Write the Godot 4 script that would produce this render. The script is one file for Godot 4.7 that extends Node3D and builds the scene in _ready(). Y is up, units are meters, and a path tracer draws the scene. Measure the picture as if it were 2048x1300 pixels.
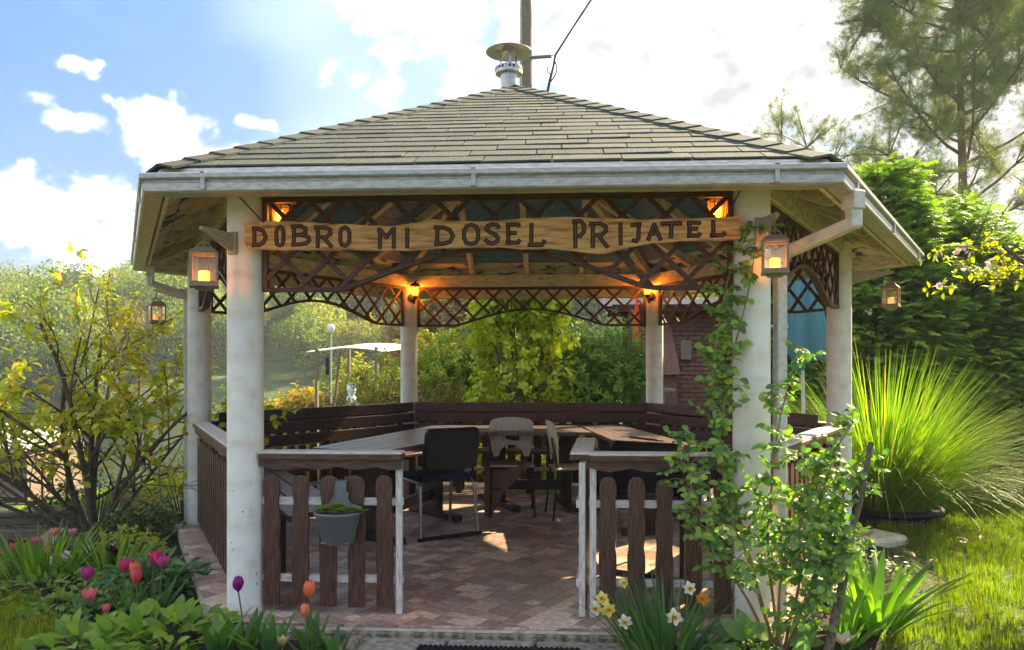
extends Node3D

var rng := RandomNumberGenerator.new()
var M := {}
var taken := {}
const SUN_DIR := Vector3(0.567, 0.530, -0.630)

# ---------------------------------------------------------------- mesh builder
class MB:
	var v := PackedVector3Array()
	var n := PackedVector3Array()
	var c := PackedColorArray()
	var u := PackedVector2Array()
	var ix := PackedInt32Array()
	var col := Color(1, 1, 1)
	var uo := Vector2.ZERO

	func vert(p: Vector3, nn: Vector3, uv: Vector2) -> int:
		v.append(p)
		n.append(nn)
		c.append(col)
		u.append(uv + uo)
		return v.size() - 1

	func tri(a: Vector3, b: Vector3, d: Vector3) -> void:
		var nn := (b - a).cross(d - a).normalized()
		var i := vert(a, nn, Vector2(a.x, a.y))
		vert(b, nn, Vector2(b.x, b.y))
		vert(d, nn, Vector2(d.x, d.y))
		ix.append_array(PackedInt32Array([i, i + 2, i + 1]))

	func quv(a: Vector3, b: Vector3, d: Vector3, e: Vector3, ua: Vector2, ub: Vector2, ud: Vector2, ue: Vector2) -> void:
		var nn := (d - a).cross(e - b).normalized()
		var i := vert(a, nn, ua)
		vert(b, nn, ub)
		vert(d, nn, ud)
		vert(e, nn, ue)
		ix.append_array(PackedInt32Array([i, i + 2, i + 1, i, i + 3, i + 2]))

	func quad(a: Vector3, b: Vector3, d: Vector3, e: Vector3) -> void:
		var w := (b - a).length()
		var h := (e - a).length()
		quv(a, b, d, e, Vector2(0, 0), Vector2(w, 0), Vector2(w, h), Vector2(0, h))

	func out_quad(a: Vector3, b: Vector3, d: Vector3, e: Vector3, o: Vector3) -> void:
		if (d - a).cross(e - b).dot(o) < 0:
			quad(e, d, b, a)
		else:
			quad(a, b, d, e)

	func box(ce: Vector3, s: Vector3, ba := Basis.IDENTITY, bev := 0.0) -> void:
		var h := s * 0.5
		var e := [ba.x, ba.y, ba.z]
		var lo := 0
		if s.y > s.x and s.y >= s.z:
			lo = 1
		elif s.z > s.x:
			lo = 2
		var b := minf(bev, minf(h.x, minf(h.y, h.z)) * 0.9)
		for i in 3:
			var j := (i + 1) % 3
			var k := (i + 2) % 3
			for sg: int in [-1, 1]:
				var pts := []
				var uvs := []
				for m: Vector2 in [Vector2(-1, -1), Vector2(1, -1), Vector2(1, 1), Vector2(-1, 1)]:
					var lj: float = m.x * (h[j] - b)
					var lk: float = m.y * (h[k] - b)
					pts.append(ce + e[i] * (sg * h[i]) + e[j] * lj + e[k] * lk)
					uvs.append(Vector2(lk, lj + i * 0.13) if k == lo else Vector2(lj, lk + i * 0.13))
				if sg > 0:
					quv(pts[0], pts[1], pts[2], pts[3], uvs[0], uvs[1], uvs[2], uvs[3])
				else:
					quv(pts[3], pts[2], pts[1], pts[0], uvs[3], uvs[2], uvs[1], uvs[0])
		if b <= 0.0:
			return
		for i in 3:
			var j := (i + 1) % 3
			var k := (i + 2) % 3
			for si: int in [-1, 1]:
				for sj: int in [-1, 1]:
					var pa: Vector3 = ce + e[i] * (si * h[i]) + e[j] * (sj * (h[j] - b))
					var pb: Vector3 = ce + e[i] * (si * (h[i] - b)) + e[j] * (sj * h[j])
					var kk: Vector3 = e[k] * (h[k] - b)
					out_quad(pa - kk, pa + kk, pb + kk, pb - kk, e[i] * si + e[j] * sj)
		for si: int in [-1, 1]:
			for sj: int in [-1, 1]:
				for sk: int in [-1, 1]:
					var pa: Vector3 = ce + e[0] * (si * h.x) + e[1] * (sj * (h.y - b)) + e[2] * (sk * (h.z - b))
					var pb: Vector3 = ce + e[0] * (si * (h.x - b)) + e[1] * (sj * h.y) + e[2] * (sk * (h.z - b))
					var pc: Vector3 = ce + e[0] * (si * (h.x - b)) + e[1] * (sj * (h.y - b)) + e[2] * (sk * h.z)
					if si * sj * sk > 0:
						tri(pa, pb, pc)
					else:
						tri(pa, pc, pb)

	# a board from a to b, w across (perpendicular to up), h along up
	func bar(a: Vector3, b: Vector3, w: float, h: float, up := Vector3.UP, bev := 0.003) -> void:
		var x := (b - a).normalized()
		var z := x.cross(up).normalized()
		var y := z.cross(x)
		box((a + b) * 0.5, Vector3((b - a).length(), h, w), Basis(x, y, z), bev)

	func tube(p: PackedVector3Array, r: PackedFloat32Array, sides := 8, caps := true) -> void:
		var m := p.size()
		var up := Vector3.UP
		var t0 := (p[1] - p[0]).normalized()
		if absf(t0.dot(up)) > 0.95:
			up = Vector3.RIGHT
		var xx := up.cross(t0).normalized()
		var first := v.size()
		var run := 0.0
		for i in m:
			var t := (p[mini(i + 1, m - 1)] - p[maxi(i - 1, 0)]).normalized()
			xx = (xx - t * xx.dot(t)).normalized()
			var yy := t.cross(xx)
			if i > 0:
				run += (p[i] - p[i - 1]).length()
			for s in sides + 1:
				var a := TAU * s / sides
				var d := xx * cos(a) + yy * sin(a)
				vert(p[i] + d * r[i], d, Vector2(run, a * r[0]))
		for i in m - 1:
			for s in sides:
				var a := first + i * (sides + 1) + s
				var b := a + sides + 1
				ix.append_array(PackedInt32Array([a, b, a + 1, a + 1, b, b + 1]))
		if caps:
			for en in [0, m - 1]:
				var t := (p[1] - p[0]).normalized() if en == 0 else (p[m - 1] - p[m - 2]).normalized()
				if en == 0:
					t = -t
				var ci := vert(p[en], t, Vector2.ZERO)
				var ring := first + int(en) * (sides + 1)
				var st := v.size()
				for s in sides + 1:
					vert(v[ring + s], t, Vector2.ZERO)
				for s in sides:
					if en == 0:
						ix.append_array(PackedInt32Array([ci, st + s, st + s + 1]))
					else:
						ix.append_array(PackedInt32Array([ci, st + s + 1, st + s]))

	func rod(a: Vector3, b: Vector3, r: float, sides := 8) -> void:
		tube(PackedVector3Array([a, b]), PackedFloat32Array([r, r]), sides)

	# polygon in the xy plane of xf, extruded d along its z (centred)
	func extrude(poly: PackedVector2Array, d: float, xf := Transform3D.IDENTITY) -> void:
		var pp := poly.duplicate()
		if Geometry2D.is_polygon_clockwise(pp):
			pp.reverse()
		var tr := Geometry2D.triangulate_polygon(pp)
		for sg: int in [1, -1]:
			var nn := xf.basis.z.normalized() * sg
			var st := v.size()
			for q in pp:
				vert(xf * Vector3(q.x, q.y, sg * d * 0.5), nn, q)
			for t in range(0, tr.size(), 3):
				var a := tr[t]
				var b := tr[t + 1]
				var e := tr[t + 2]
				if (pp[b] - pp[a]).cross(pp[e] - pp[a]) * sg > 0:
					ix.append_array(PackedInt32Array([st + a, st + e, st + b]))
				else:
					ix.append_array(PackedInt32Array([st + a, st + b, st + e]))
		for i in pp.size():
			var a := pp[i]
			var b := pp[(i + 1) % pp.size()]
			quad(xf * Vector3(a.x, a.y, d * 0.5), xf * Vector3(a.x, a.y, -d * 0.5), xf * Vector3(b.x, b.y, -d * 0.5), xf * Vector3(b.x, b.y, d * 0.5))

	# profile of (radius, height) turned round y
	func lathe(pr: PackedVector2Array, sides := 24, xf := Transform3D.IDENTITY, smooth := true) -> void:
		if smooth:
			var first := v.size()
			for i in pr.size():
				var t := pr[mini(i + 1, pr.size() - 1)] - pr[maxi(i - 1, 0)]
				var nr := Vector2(t.y, -t.x).normalized()
				for s in sides + 1:
					var a := TAU * s / sides
					var d := Vector3(cos(a), 0, -sin(a))
					vert(xf * (d * pr[i].x + Vector3(0, pr[i].y, 0)), (xf.basis * (d * nr.x + Vector3(0, nr.y, 0))).normalized(), Vector2(a * maxf(pr[i].x, 0.02), pr[i].y))
			for i in pr.size() - 1:
				for s in sides:
					var a := first + i * (sides + 1) + s
					var b := a + sides + 1
					ix.append_array(PackedInt32Array([a, b + 1, a + 1, a, b, b + 1]))
		else:
			for i in pr.size() - 1:
				for s in sides:
					var a := TAU * s / sides
					var b := TAU * (s + 1) / sides
					var da := Vector3(cos(a), 0, -sin(a))
					var db := Vector3(cos(b), 0, -sin(b))
					var y0 := Vector3(0, pr[i].y, 0)
					var y1 := Vector3(0, pr[i + 1].y, 0)
					quad(xf * (da * pr[i].x + y0), xf * (db * pr[i].x + y0), xf * (db * pr[i + 1].x + y1), xf * (da * pr[i + 1].x + y1))

	# a leaf from p along d; nn is the side it faces, le long, wd wide, bent down by be, folded by fo
	func leaf(p: Vector3, d: Vector3, nn: Vector3, le: float, wd: float, be: float, fo: float, seg := 4, shp := 0.85) -> void:
		var t := d.normalized()
		var sd := t.cross(nn).normalized()
		var fn := sd.cross(t).normalized()
		var q := p
		var st := v.size()
		for i in seg + 1:
			var k := float(i) / seg
			var w := wd * 0.5 * pow(sin(PI * pow(clampf(k, 0.015, 0.985), shp)), 0.75)
			var lift := fn * (w * fo)
			var na := (fn - sd * fo).normalized()
			var nb := (fn + sd * fo).normalized()
			vert(q - sd * w + lift, (fn + sd * fo).normalized(), Vector2(0, k))
			vert(q, fn, Vector2(0.5, k))
			vert(q + sd * w + lift, (fn - sd * fo).normalized(), Vector2(1, k))
			var ax := sd
			t = t.rotated(ax, -be / seg)
			fn = sd.cross(t).normalized()
			q += t * (le / seg)
		for i in seg:
			var a := st + i * 3
			ix.append_array(PackedInt32Array([a, a + 3, a + 1, a + 1, a + 3, a + 4, a + 1, a + 4, a + 2, a + 2, a + 4, a + 5]))

	func mesh() -> ArrayMesh:
		var m := ArrayMesh.new()
		if ix.is_empty():
			return m
		var ar := []
		ar.resize(Mesh.ARRAY_MAX)
		ar[Mesh.ARRAY_VERTEX] = v
		ar[Mesh.ARRAY_NORMAL] = n
		ar[Mesh.ARRAY_COLOR] = c
		ar[Mesh.ARRAY_TEX_UV] = u
		ar[Mesh.ARRAY_INDEX] = ix
		m.add_surface_from_arrays(Mesh.PRIMITIVE_TRIANGLES, ar)
		return m


# ---------------------------------------------------------------- nodes
func numbered(called: String) -> String:
	if not taken.has(called):
		taken[called] = 0
		return called
	taken[called] += 1
	return "%s_%03d" % [called, taken[called]]


func tag(o: Node, label: String, category := "", group := "", kind := "") -> void:
	if label:
		o.set_meta("label", label)
	if category:
		o.set_meta("category", category)
	if group:
		o.set_meta("group", group)
	if kind:
		o.set_meta("kind", kind)


func thing(called: String, label: String, category: String, at := Vector3.ZERO, turn := 0.0, group := "") -> Node3D:
	var o := Node3D.new()
	o.name = numbered(called)
	add_child(o)
	o.position = at
	o.rotation.y = turn
	tag(o, label, category, group)
	return o


func part(parent: Node, called: String, me: Mesh, ma: Material, xf := Transform3D.IDENTITY) -> MeshInstance3D:
	var o := MeshInstance3D.new()
	o.name = called if parent != self else numbered(called)
	o.mesh = me
	o.material_override = ma
	o.transform = xf
	parent.add_child(o, true)
	return o


func node_part(parent: Node, called: String) -> Node3D:
	var o := Node3D.new()
	o.name = called
	parent.add_child(o, true)
	return o


func copies(parent: Node, called: String, me: Mesh, ma: Material, xs: Array, cols := []) -> MultiMeshInstance3D:
	var mm := MultiMesh.new()
	mm.transform_format = MultiMesh.TRANSFORM_3D
	mm.use_colors = cols.size() > 0
	mm.mesh = me
	mm.instance_count = xs.size()
	for i in xs.size():
		mm.set_instance_transform(i, xs[i])
		if cols.size() > 0:
			mm.set_instance_color(i, cols[i])
	var o := MultiMeshInstance3D.new()
	o.name = called if parent != self else numbered(called)
	o.multimesh = mm
	o.set_meta("kind", "stuff")
	o.material_override = ma
	parent.add_child(o, true)
	return o


func structure(called: String, me: Mesh, ma: Material) -> MeshInstance3D:
	var o := part(self, called, me, ma)
	o.set_meta("kind", "structure")
	return o


func rr(a: float, b: float) -> float:
	return rng.randf_range(a, b)


func rdir() -> Vector3:
	while true:
		var p := Vector3(rr(-1, 1), rr(-1, 1), rr(-1, 1))
		if p.length_squared() < 1.0 and p.length_squared() > 0.01:
			return p.normalized()
	return Vector3.UP


func pv(a: Array) -> PackedVector2Array:
	var o := PackedVector2Array()
	for i in range(0, a.size(), 2):
		o.append(Vector2(a[i], a[i + 1]))
	return o


# a transform whose y runs along d and whose z leans to nn
func aim(p: Vector3, d: Vector3, nn: Vector3, sc := 1.0) -> Transform3D:
	var y := d.normalized()
	var x := y.cross(nn)
	if x.length() < 0.01:
		x = y.cross(Vector3(0.3, 0.2, 0.9))
	x = x.normalized()
	return Transform3D(Basis(x * sc, y * sc, x.cross(y) * sc), p)


# ---------------------------------------------------------------- materials
func lin(r: float, g: float, b: float) -> Color:
	return Color(r, g, b).linear_to_srgb()


func ntex(freq: float, stops: Array, sd: int, oct := 4, warp := 0.0, size := 512, kind := FastNoiseLite.TYPE_SIMPLEX_SMOOTH) -> NoiseTexture2D:
	var f := FastNoiseLite.new()
	f.seed = sd
	f.noise_type = kind
	f.frequency = freq
	f.fractal_octaves = oct
	if warp > 0.0:
		f.domain_warp_enabled = true
		f.domain_warp_amplitude = warp
		f.domain_warp_frequency = freq * 1.5
	var t := NoiseTexture2D.new()
	t.width = size
	t.height = size
	t.seamless = true
	t.noise = f
	if stops.size() > 0:
		var g := Gradient.new()
		var of := PackedFloat32Array()
		var co := PackedColorArray()
		for s: Array in stops:
			of.append(s[0])
			co.append(lin(s[1], s[2], s[3]))
		g.offsets = of
		g.colors = co
		t.color_ramp = g
	return t


func mat(called: String, al: Color, rough := 0.8) -> StandardMaterial3D:
	var m := StandardMaterial3D.new()
	m.resource_name = called
	m.albedo_color = al
	m.roughness = rough
	m.metallic_specular = 0.4
	M[called] = m
	return m


func tmat(called: String, tex: Texture2D, rough: float, sc: Vector3, tri := false, bump: Texture2D = null, bs := 0.0, world := false) -> StandardMaterial3D:
	var m := mat(called, Color.WHITE, rough)
	m.albedo_texture = tex
	m.uv1_scale = sc
	m.uv1_triplanar = tri
	m.uv1_world_triplanar = world
	if bump:
		m.heightmap_enabled = true
		m.heightmap_texture = bump
		m.heightmap_scale = bs
	return m


func leafmat(called: String, back := Color(0.8, 0.9, 0.3), rough := 0.5) -> StandardMaterial3D:
	var m := mat(called, Color.WHITE, rough)
	m.vertex_color_use_as_albedo = true
	m.backlight_enabled = true
	m.backlight = back
	m.cull_mode = BaseMaterial3D.CULL_DISABLED
	return m


func tinted(called: String, base: StandardMaterial3D, t: Color) -> StandardMaterial3D:
	var m: StandardMaterial3D = base.duplicate()
	m.resource_name = called
	m.albedo_color = t
	M[called] = m
	return m


func make_materials() -> void:
	var g1 := ntex(0.02, [], 11, 5)
	var g2 := ntex(0.06, [], 12, 4)
	var grain := ntex(0.02, [], 13, 4, 20.0)
	M["bumpfine"] = g2
	var m: StandardMaterial3D
	# cream white paint, weathered: stains and specks
	m = tmat("white_paint", ntex(0.012, [[0.0, 0.60, 0.52, 0.42], [0.3, 0.70, 0.64, 0.55], [0.5, 0.74, 0.70, 0.62], [1.0, 0.78, 0.75, 0.68]], 21, 5, 30.0), 0.62, Vector3(1.1, 1.1, 1.1), true, g1, 0.15)
	m.detail_enabled = true
	m.detail_blend_mode = BaseMaterial3D.BLEND_MODE_MUL
	m.detail_albedo = ntex(0.035, [[0.0, 0.2, 0.13, 0.07], [0.10, 0.5, 0.4, 0.3], [0.12, 1, 1, 1], [1.0, 1, 1, 1]], 22, 3, 12.0)
	m.detail_uv_layer = BaseMaterial3D.DETAIL_UV_1
	m = tmat("cream_paint", ntex(0.015, [[0.0, 0.27, 0.22, 0.13], [0.35, 0.52, 0.46, 0.31], [0.7, 0.62, 0.56, 0.40], [1.0, 0.66, 0.60, 0.45]], 23, 5, 25.0), 0.7, Vector3(0.9, 3.0, 1), false, grain, 0.1)
	m = tmat("eave_board", ntex(0.012, [[0.0, 0.035, 0.055, 0.11], [0.30, 0.04, 0.06, 0.12], [0.315, 0.36, 0.31, 0.21], [0.55, 0.55, 0.50, 0.35], [1.0, 0.62, 0.57, 0.42]], 24, 5, 40.0), 0.75, Vector3(0.55, 1.1, 1), false, grain, 0.15)
	m = tmat("white_cap", ntex(0.02, [[0.0, 0.28, 0.2, 0.15], [0.32, 0.5, 0.43, 0.37], [0.6, 0.62, 0.56, 0.5], [1.0, 0.7, 0.65, 0.6]], 25, 5, 15.0), 0.6, Vector3(0.8, 6, 1), false, grain, 0.1)
	m = tmat("brown_wood", ntex(0.018, [[0.0, 0.028, 0.013, 0.009], [0.4, 0.076, 0.033, 0.022], [0.65, 0.104, 0.047, 0.031], [1.0, 0.15, 0.073, 0.049]], 26, 5, 15.0), 0.42, Vector3(0.8, 8, 1), false, grain, 0.08)
	m = tmat("dark_wood", ntex(0.018, [[0.0, 0.014, 0.009, 0.008], [0.5, 0.04, 0.022, 0.016], [1.0, 0.085, 0.047, 0.034]], 27, 5, 15.0), 0.42, Vector3(0.8, 8, 1), false, grain, 0.08)
	m = tmat("table_wood", ntex(0.018, [[0.0, 0.045, 0.026, 0.019], [0.5, 0.13, 0.08, 0.058], [1.0, 0.26, 0.175, 0.13]], 28, 5, 15.0), 0.28, Vector3(0.6, 8, 1), false, grain, 0.1)
	m = tmat("lattice_wood", ntex(0.018, [[0.0, 0.028, 0.012, 0.007], [0.5, 0.08, 0.036, 0.02], [1.0, 0.13, 0.06, 0.035]], 29, 4, 15.0), 0.55, Vector3(0.9, 6, 1), false)
	m = tmat("sign_wood", ntex(0.014, [[0.0, 0.16, 0.055, 0.015], [0.3, 0.42, 0.195, 0.055], [0.55, 0.58, 0.30, 0.095], [0.8, 0.66, 0.37, 0.13], [1.0, 0.72, 0.45, 0.18]], 30, 5, 45.0), 0.5, Vector3(0.55, 5, 1), false, grain, 0.12)
	m = tmat("chair_wood", ntex(0.014, [[0.0, 0.45, 0.33, 0.22], [0.5, 0.6, 0.48, 0.34], [1.0, 0.68, 0.56, 0.42]], 31, 4, 30.0), 0.4, Vector3(6, 1, 1), false)
	mat("letter_burn", lin(0.032, 0.013, 0.009), 0.7)
	mat("letter_groove", lin(0.13, 0.062, 0.03), 0.7)
	m = tmat("blue_paint", ntex(0.02, [[0.0, 0.03, 0.075, 0.14], [0.4, 0.065, 0.15, 0.26], [0.7, 0.10, 0.2, 0.33], [1.0, 0.15, 0.26, 0.37]], 32, 5, 15.0), 0.6, Vector3(0.8, 6, 1), false, grain, 0.1)
	# roof shingles: mineral granules
	var gran := ntex(0.22, [[0.0, 0.06, 0.07, 0.065], [0.4, 0.15, 0.17, 0.145], [0.6, 0.22, 0.245, 0.205], [1.0, 0.42, 0.45, 0.38]], 33, 3, 0.0, 512, FastNoiseLite.TYPE_SIMPLEX)
	m = tmat("shingle", gran, 0.95, Vector3(1.6, 1.6, 1.6), true, g2, 0.3, true)
	m.detail_enabled = true
	m.detail_blend_mode = BaseMaterial3D.BLEND_MODE_MUL
	m.detail_albedo = ntex(0.01, [[0.0, 0.66, 0.66, 0.62], [0.5, 0.88, 0.9, 0.86], [1.0, 1, 1, 1]], 34, 4, 20.0)
	m.detail_uv_layer = BaseMaterial3D.DETAIL_UV_1
	for k in 5:
		var t: Array = [[0.46, 0.46, 0.46], [0.38, 0.38, 0.39], [0.52, 0.5, 0.48], [0.42, 0.43, 0.42], [0.33, 0.33, 0.34]][k]
		tinted("shingle%d" % k, M["shingle"], lin(t[0], t[1], t[2]))
	# zinc gutter
	m = tmat("zinc", ntex(0.03, [[0.0, 0.28, 0.26, 0.23], [0.5, 0.41, 0.385, 0.345], [1.0, 0.52, 0.49, 0.45]], 35, 4, 10.0), 0.42, Vector3(0.9, 2.5, 1), false)
	m.metallic = 0.35
	m = tmat("zinc_old", ntex(0.02, [[0.0, 0.16, 0.17, 0.11], [0.35, 0.36, 0.37, 0.29], [1.0, 0.56, 0.55, 0.48]], 36, 5, 20.0), 0.55, Vector3(1.2, 1.2, 1.2), true)
	m.metallic = 0.2
	tmat("zinc_pale", ntex(0.03, [[0.0, 0.36, 0.34, 0.3], [0.5, 0.52, 0.5, 0.45], [1.0, 0.62, 0.6, 0.55]], 56, 4, 10.0), 0.6, Vector3(1.5, 1.5, 1.5), true)
	m = tmat("steel", ntex(0.02, [[0.0, 0.35, 0.31, 0.27], [0.5, 0.5, 0.47, 0.44], [1.0, 0.64, 0.62, 0.6]], 37, 4, 10.0), 0.38, Vector3(3, 3, 3), true)
	m.metallic = 0.75
	m = mat("chair_steel", lin(0.3, 0.3, 0.3), 0.3)
	m.metallic = 0.9
	mat("black_metal", lin(0.012, 0.012, 0.013), 0.4)
	mat("black_plastic", lin(0.011, 0.011, 0.014), 0.45)
	mat("navy_fabric", lin(0.012, 0.014, 0.035), 0.9)
	m = tmat("grey_plastic", ntex(0.04, [[0.0, 0.10, 0.11, 0.105], [1.0, 0.15, 0.16, 0.155]], 38, 3), 0.5, Vector3(3, 3, 3), true)
	# concrete
	m = tmat("concrete", ntex(0.03, [[0.0, 0.13, 0.115, 0.09], [0.4, 0.25, 0.22, 0.18], [0.7, 0.33, 0.29, 0.24], [1.0, 0.44, 0.39, 0.33]], 39, 5, 10.0), 0.92, Vector3(1.3, 1.3, 1.3), true, g2, 0.5)
	m = tmat("mossy_concrete", ntex(0.02, [[0.0, 0.05, 0.055, 0.02], [0.3, 0.12, 0.11, 0.06], [0.5, 0.24, 0.20, 0.15], [1.0, 0.40, 0.34, 0.27]], 40, 5, 20.0), 0.95, Vector3(1.6, 1.6, 1.6), true, g2, 0.6)
	m = tmat("plaster", ntex(0.02, [[0.0, 0.36, 0.28, 0.19], [0.5, 0.55, 0.47, 0.36], [1.0, 0.62, 0.56, 0.46]], 41, 5, 20.0), 0.9, Vector3(1.2, 1.2, 1.2), true, g2, 0.4)
	tmat("soil", ntex(0.05, [[0.0, 0.008, 0.006, 0.004], [0.5, 0.026, 0.018, 0.012], [1.0, 0.07, 0.05, 0.033]], 42, 5, 10.0), 0.98, Vector3(1.5, 1.5, 1.5), true, g2, 1.5)
	tmat("ground_green", ntex(0.03, [[0.0, 0.030, 0.035, 0.012], [0.4, 0.05, 0.075, 0.016], [0.7, 0.085, 0.115, 0.022], [1.0, 0.15, 0.16, 0.04]], 43, 5, 10.0), 0.98, Vector3(0.7, 0.7, 0.7), true, g2, 1.2)
	tmat("hill_ground", ntex(0.02, [[0.0, 0.035, 0.05, 0.018], [0.5, 0.06, 0.09, 0.025], [1.0, 0.12, 0.13, 0.04]], 44, 5), 1.0, Vector3(0.03, 0.03, 0.03), true)
	tmat("bark", ntex(0.03, [[0.0, 0.06, 0.042, 0.026], [0.5, 0.17, 0.122, 0.075], [1.0, 0.32, 0.24, 0.155]], 45, 5, 10.0), 0.9, Vector3(1.5, 6, 1), false, g2, 0.6)
	tmat("pine_bark", ntex(0.03, [[0.0, 0.06, 0.03, 0.018], [0.5, 0.17, 0.088, 0.05], [1.0, 0.3, 0.17, 0.1]], 46, 5, 10.0), 0.9, Vector3(1.2, 4, 1), false, g2, 0.8)
	tmat("pole_wood", ntex(0.03, [[0.0, 0.10, 0.075, 0.05], [0.5, 0.2, 0.155, 0.11], [1.0, 0.3, 0.24, 0.18]], 47, 5, 10.0), 0.9, Vector3(0.5, 8, 1), false, g2, 0.3)
	tmat("brick_red", ntex(0.04, [[0.0, 0.22, 0.09, 0.065], [0.5, 0.46, 0.22, 0.155], [1.0, 0.6, 0.35, 0.26]], 48, 4, 10.0), 0.92, Vector3(2, 2, 2), true, g2, 0.4, true)
	tmat("roof_clay", ntex(0.03, [[0.0, 0.25, 0.10, 0.075], [0.5, 0.42, 0.2, 0.155], [1.0, 0.52, 0.28, 0.22]], 49, 4, 10.0), 0.9, Vector3(1.5, 1.5, 1.5), true, g2, 0.3, true)
	tmat("pine_post", ntex(0.03, [[0.0, 0.12, 0.05, 0.035], [1.0, 0.3, 0.15, 0.11]], 55, 4, 8.0), 0.8, Vector3(1, 6, 1))
	mat("teal_cloth", lin(0.07, 0.2, 0.24), 0.85)
	mat("teal_trim", lin(0.02, 0.24, 0.18), 0.85)
	mat("orange_cloth", lin(0.75, 0.075, 0.012), 0.8)
	mat("brown_cloth", lin(0.3, 0.12, 0.06), 0.9)
	mat("white_plastic", lin(0.74, 0.74, 0.72), 0.4)
	m = mat("white_cloth", lin(0.78, 0.76, 0.72), 0.85)
	m.backlight_enabled = true
	m.backlight = Color(0.9, 0.9, 0.88)
	mat("rubber", lin(0.012, 0.012, 0.013), 0.65)
	mat("wire", lin(0.06, 0.045, 0.035), 0.7)
	tmat("cork_cushion", ntex(0.05, [[0.0, 0.09, 0.045, 0.025], [0.5, 0.2, 0.11, 0.065], [1.0, 0.32, 0.2, 0.12]], 50, 4, 15.0), 0.95, Vector3(3, 3, 3), true)
	tmat("green_cushion", ntex(0.08, [[0.0, 0.012, 0.06, 0.008], [1.0, 0.05, 0.16, 0.02]], 51, 3), 0.95, Vector3(4, 4, 4), true)
	m = mat("glass", Color(0.95, 0.97, 0.95, 0.06), 0.03)
	m.transparency = BaseMaterial3D.TRANSPARENCY_ALPHA
	m = mat("candle", lin(0.8, 0.5, 0.2), 0.6)
	m.emission_enabled = true
	m.emission = Color(1.0, 0.62, 0.16)
	m.emission_energy_multiplier = 0.45
	m = mat("candle_out", lin(0.8, 0.62, 0.35), 0.6)
	m.emission_enabled = true
	m.emission = Color(1.0, 0.7, 0.3)
	m.emission_energy_multiplier = 0.06
	m = mat("bulb", lin(0.9, 0.7, 0.3), 0.4)
	m.emission_enabled = true
	m.emission = Color(1.0, 0.66, 0.16)
	m.emission_energy_multiplier = 1.5
	m = mat("amber_glass", Color(1.0, 0.75, 0.35, 0.18), 0.1)
	m.transparency = BaseMaterial3D.TRANSPARENCY_ALPHA
	tmat("old_brass", ntex(0.04, [[0.0, 0.11, 0.06, 0.03], [0.5, 0.25, 0.17, 0.1], [1.0, 0.42, 0.34, 0.25]], 52, 4, 8.0), 0.5, Vector3(6, 6, 6), true)
	tmat("pale_timber", ntex(0.03, [[0.0, 0.3, 0.23, 0.15], [1.0, 0.5, 0.42, 0.31]], 53, 4, 8.0), 0.75, Vector3(1, 6, 1))
	tmat("yard_concrete", ntex(0.03, [[0.0, 0.45, 0.44, 0.42], [1.0, 0.62, 0.61, 0.59]], 54, 4, 8.0), 0.9, Vector3(0.3, 0.3, 0.3), true)
	for q: Array in [["leaf_lime", Color(1.0, 1.0, 0.2)], ["leaf_green", Color(0.85, 1.0, 0.3)], ["leaf_dark", Color(0.6, 0.75, 0.2)], ["leaf_far", Color(0.95, 1.0, 0.35)], ["needle", Color(0.8, 0.8, 0.3)], ["petal", Color(0.8, 0.7, 0.7)]]:
		leafmat(q[0], q[1], 0.52 if q[0] == "leaf_green" or q[0] == "leaf_dark" else 0.55)
	mat("pollen", lin(0.7, 0.38, 0.02), 0.8)


# ---------------------------------------------------------------- sky
var cn := FastNoiseLite.new()
var cn2 := FastNoiseLite.new()
# clouds in the direction of the view: bearing from -z towards +x, height, half sizes (degrees), strength
var CLOUDS := [
	[-26.9, 15.7, 3.6, 2.0, 1.0], [-24.5, 14.2, 3.0, 1.4, 1.0], [-34.5, 9.8, 7.5, 2.4, 1.0], [-30.5, 8.6, 4.5, 2.2, 1.0], [-43, 10.5, 7.0, 3.0, 1.0],
	[-11.4, 25.2, 5.2, 2.6, 1.0], [-8.0, 23.8, 3.2, 2.0, 0.9], [-16, 29, 5.0, 3.0, 0.9], [-5.5, 20.5, 2.6, 2.6, 0.95], [3.5, 24.0, 8.0, 6.5, 1.4], [12, 20.0, 9.0, 7.0, 1.5], [21, 22.0, 10.0, 8.0, 1.6], [30, 18.0, 9.0, 8.0, 1.5], [38, 24, 10, 9, 1.3], [5, 14, 9, 4.5, 1.2], [16, 12, 11, 4.5, 1.2], [30, 10, 10, 4, 1.1],
	[-32.4, 18.8, 1.2, 0.42, 0.62], [-34.6, 16.8, 1.5, 0.5, 0.75], [-32.0, 15.6, 2.2, 0.7, 0.75], [-30.9, 17.2, 0.5, 0.28, 0.6], [-16.3, 20.5, 0.9, 0.75, 0.7], [-14.3, 20.0, 0.9, 0.4, 0.65], [-12.6, 19.4, 1.2, 0.7, 0.65], [-21.8, 25.0, 1.0, 0.5, 0.6], [-22.2, 16.8, 0.9, 0.3, 0.5], [-20.6, 16.7, 0.6, 0.25, 0.5]]


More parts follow.
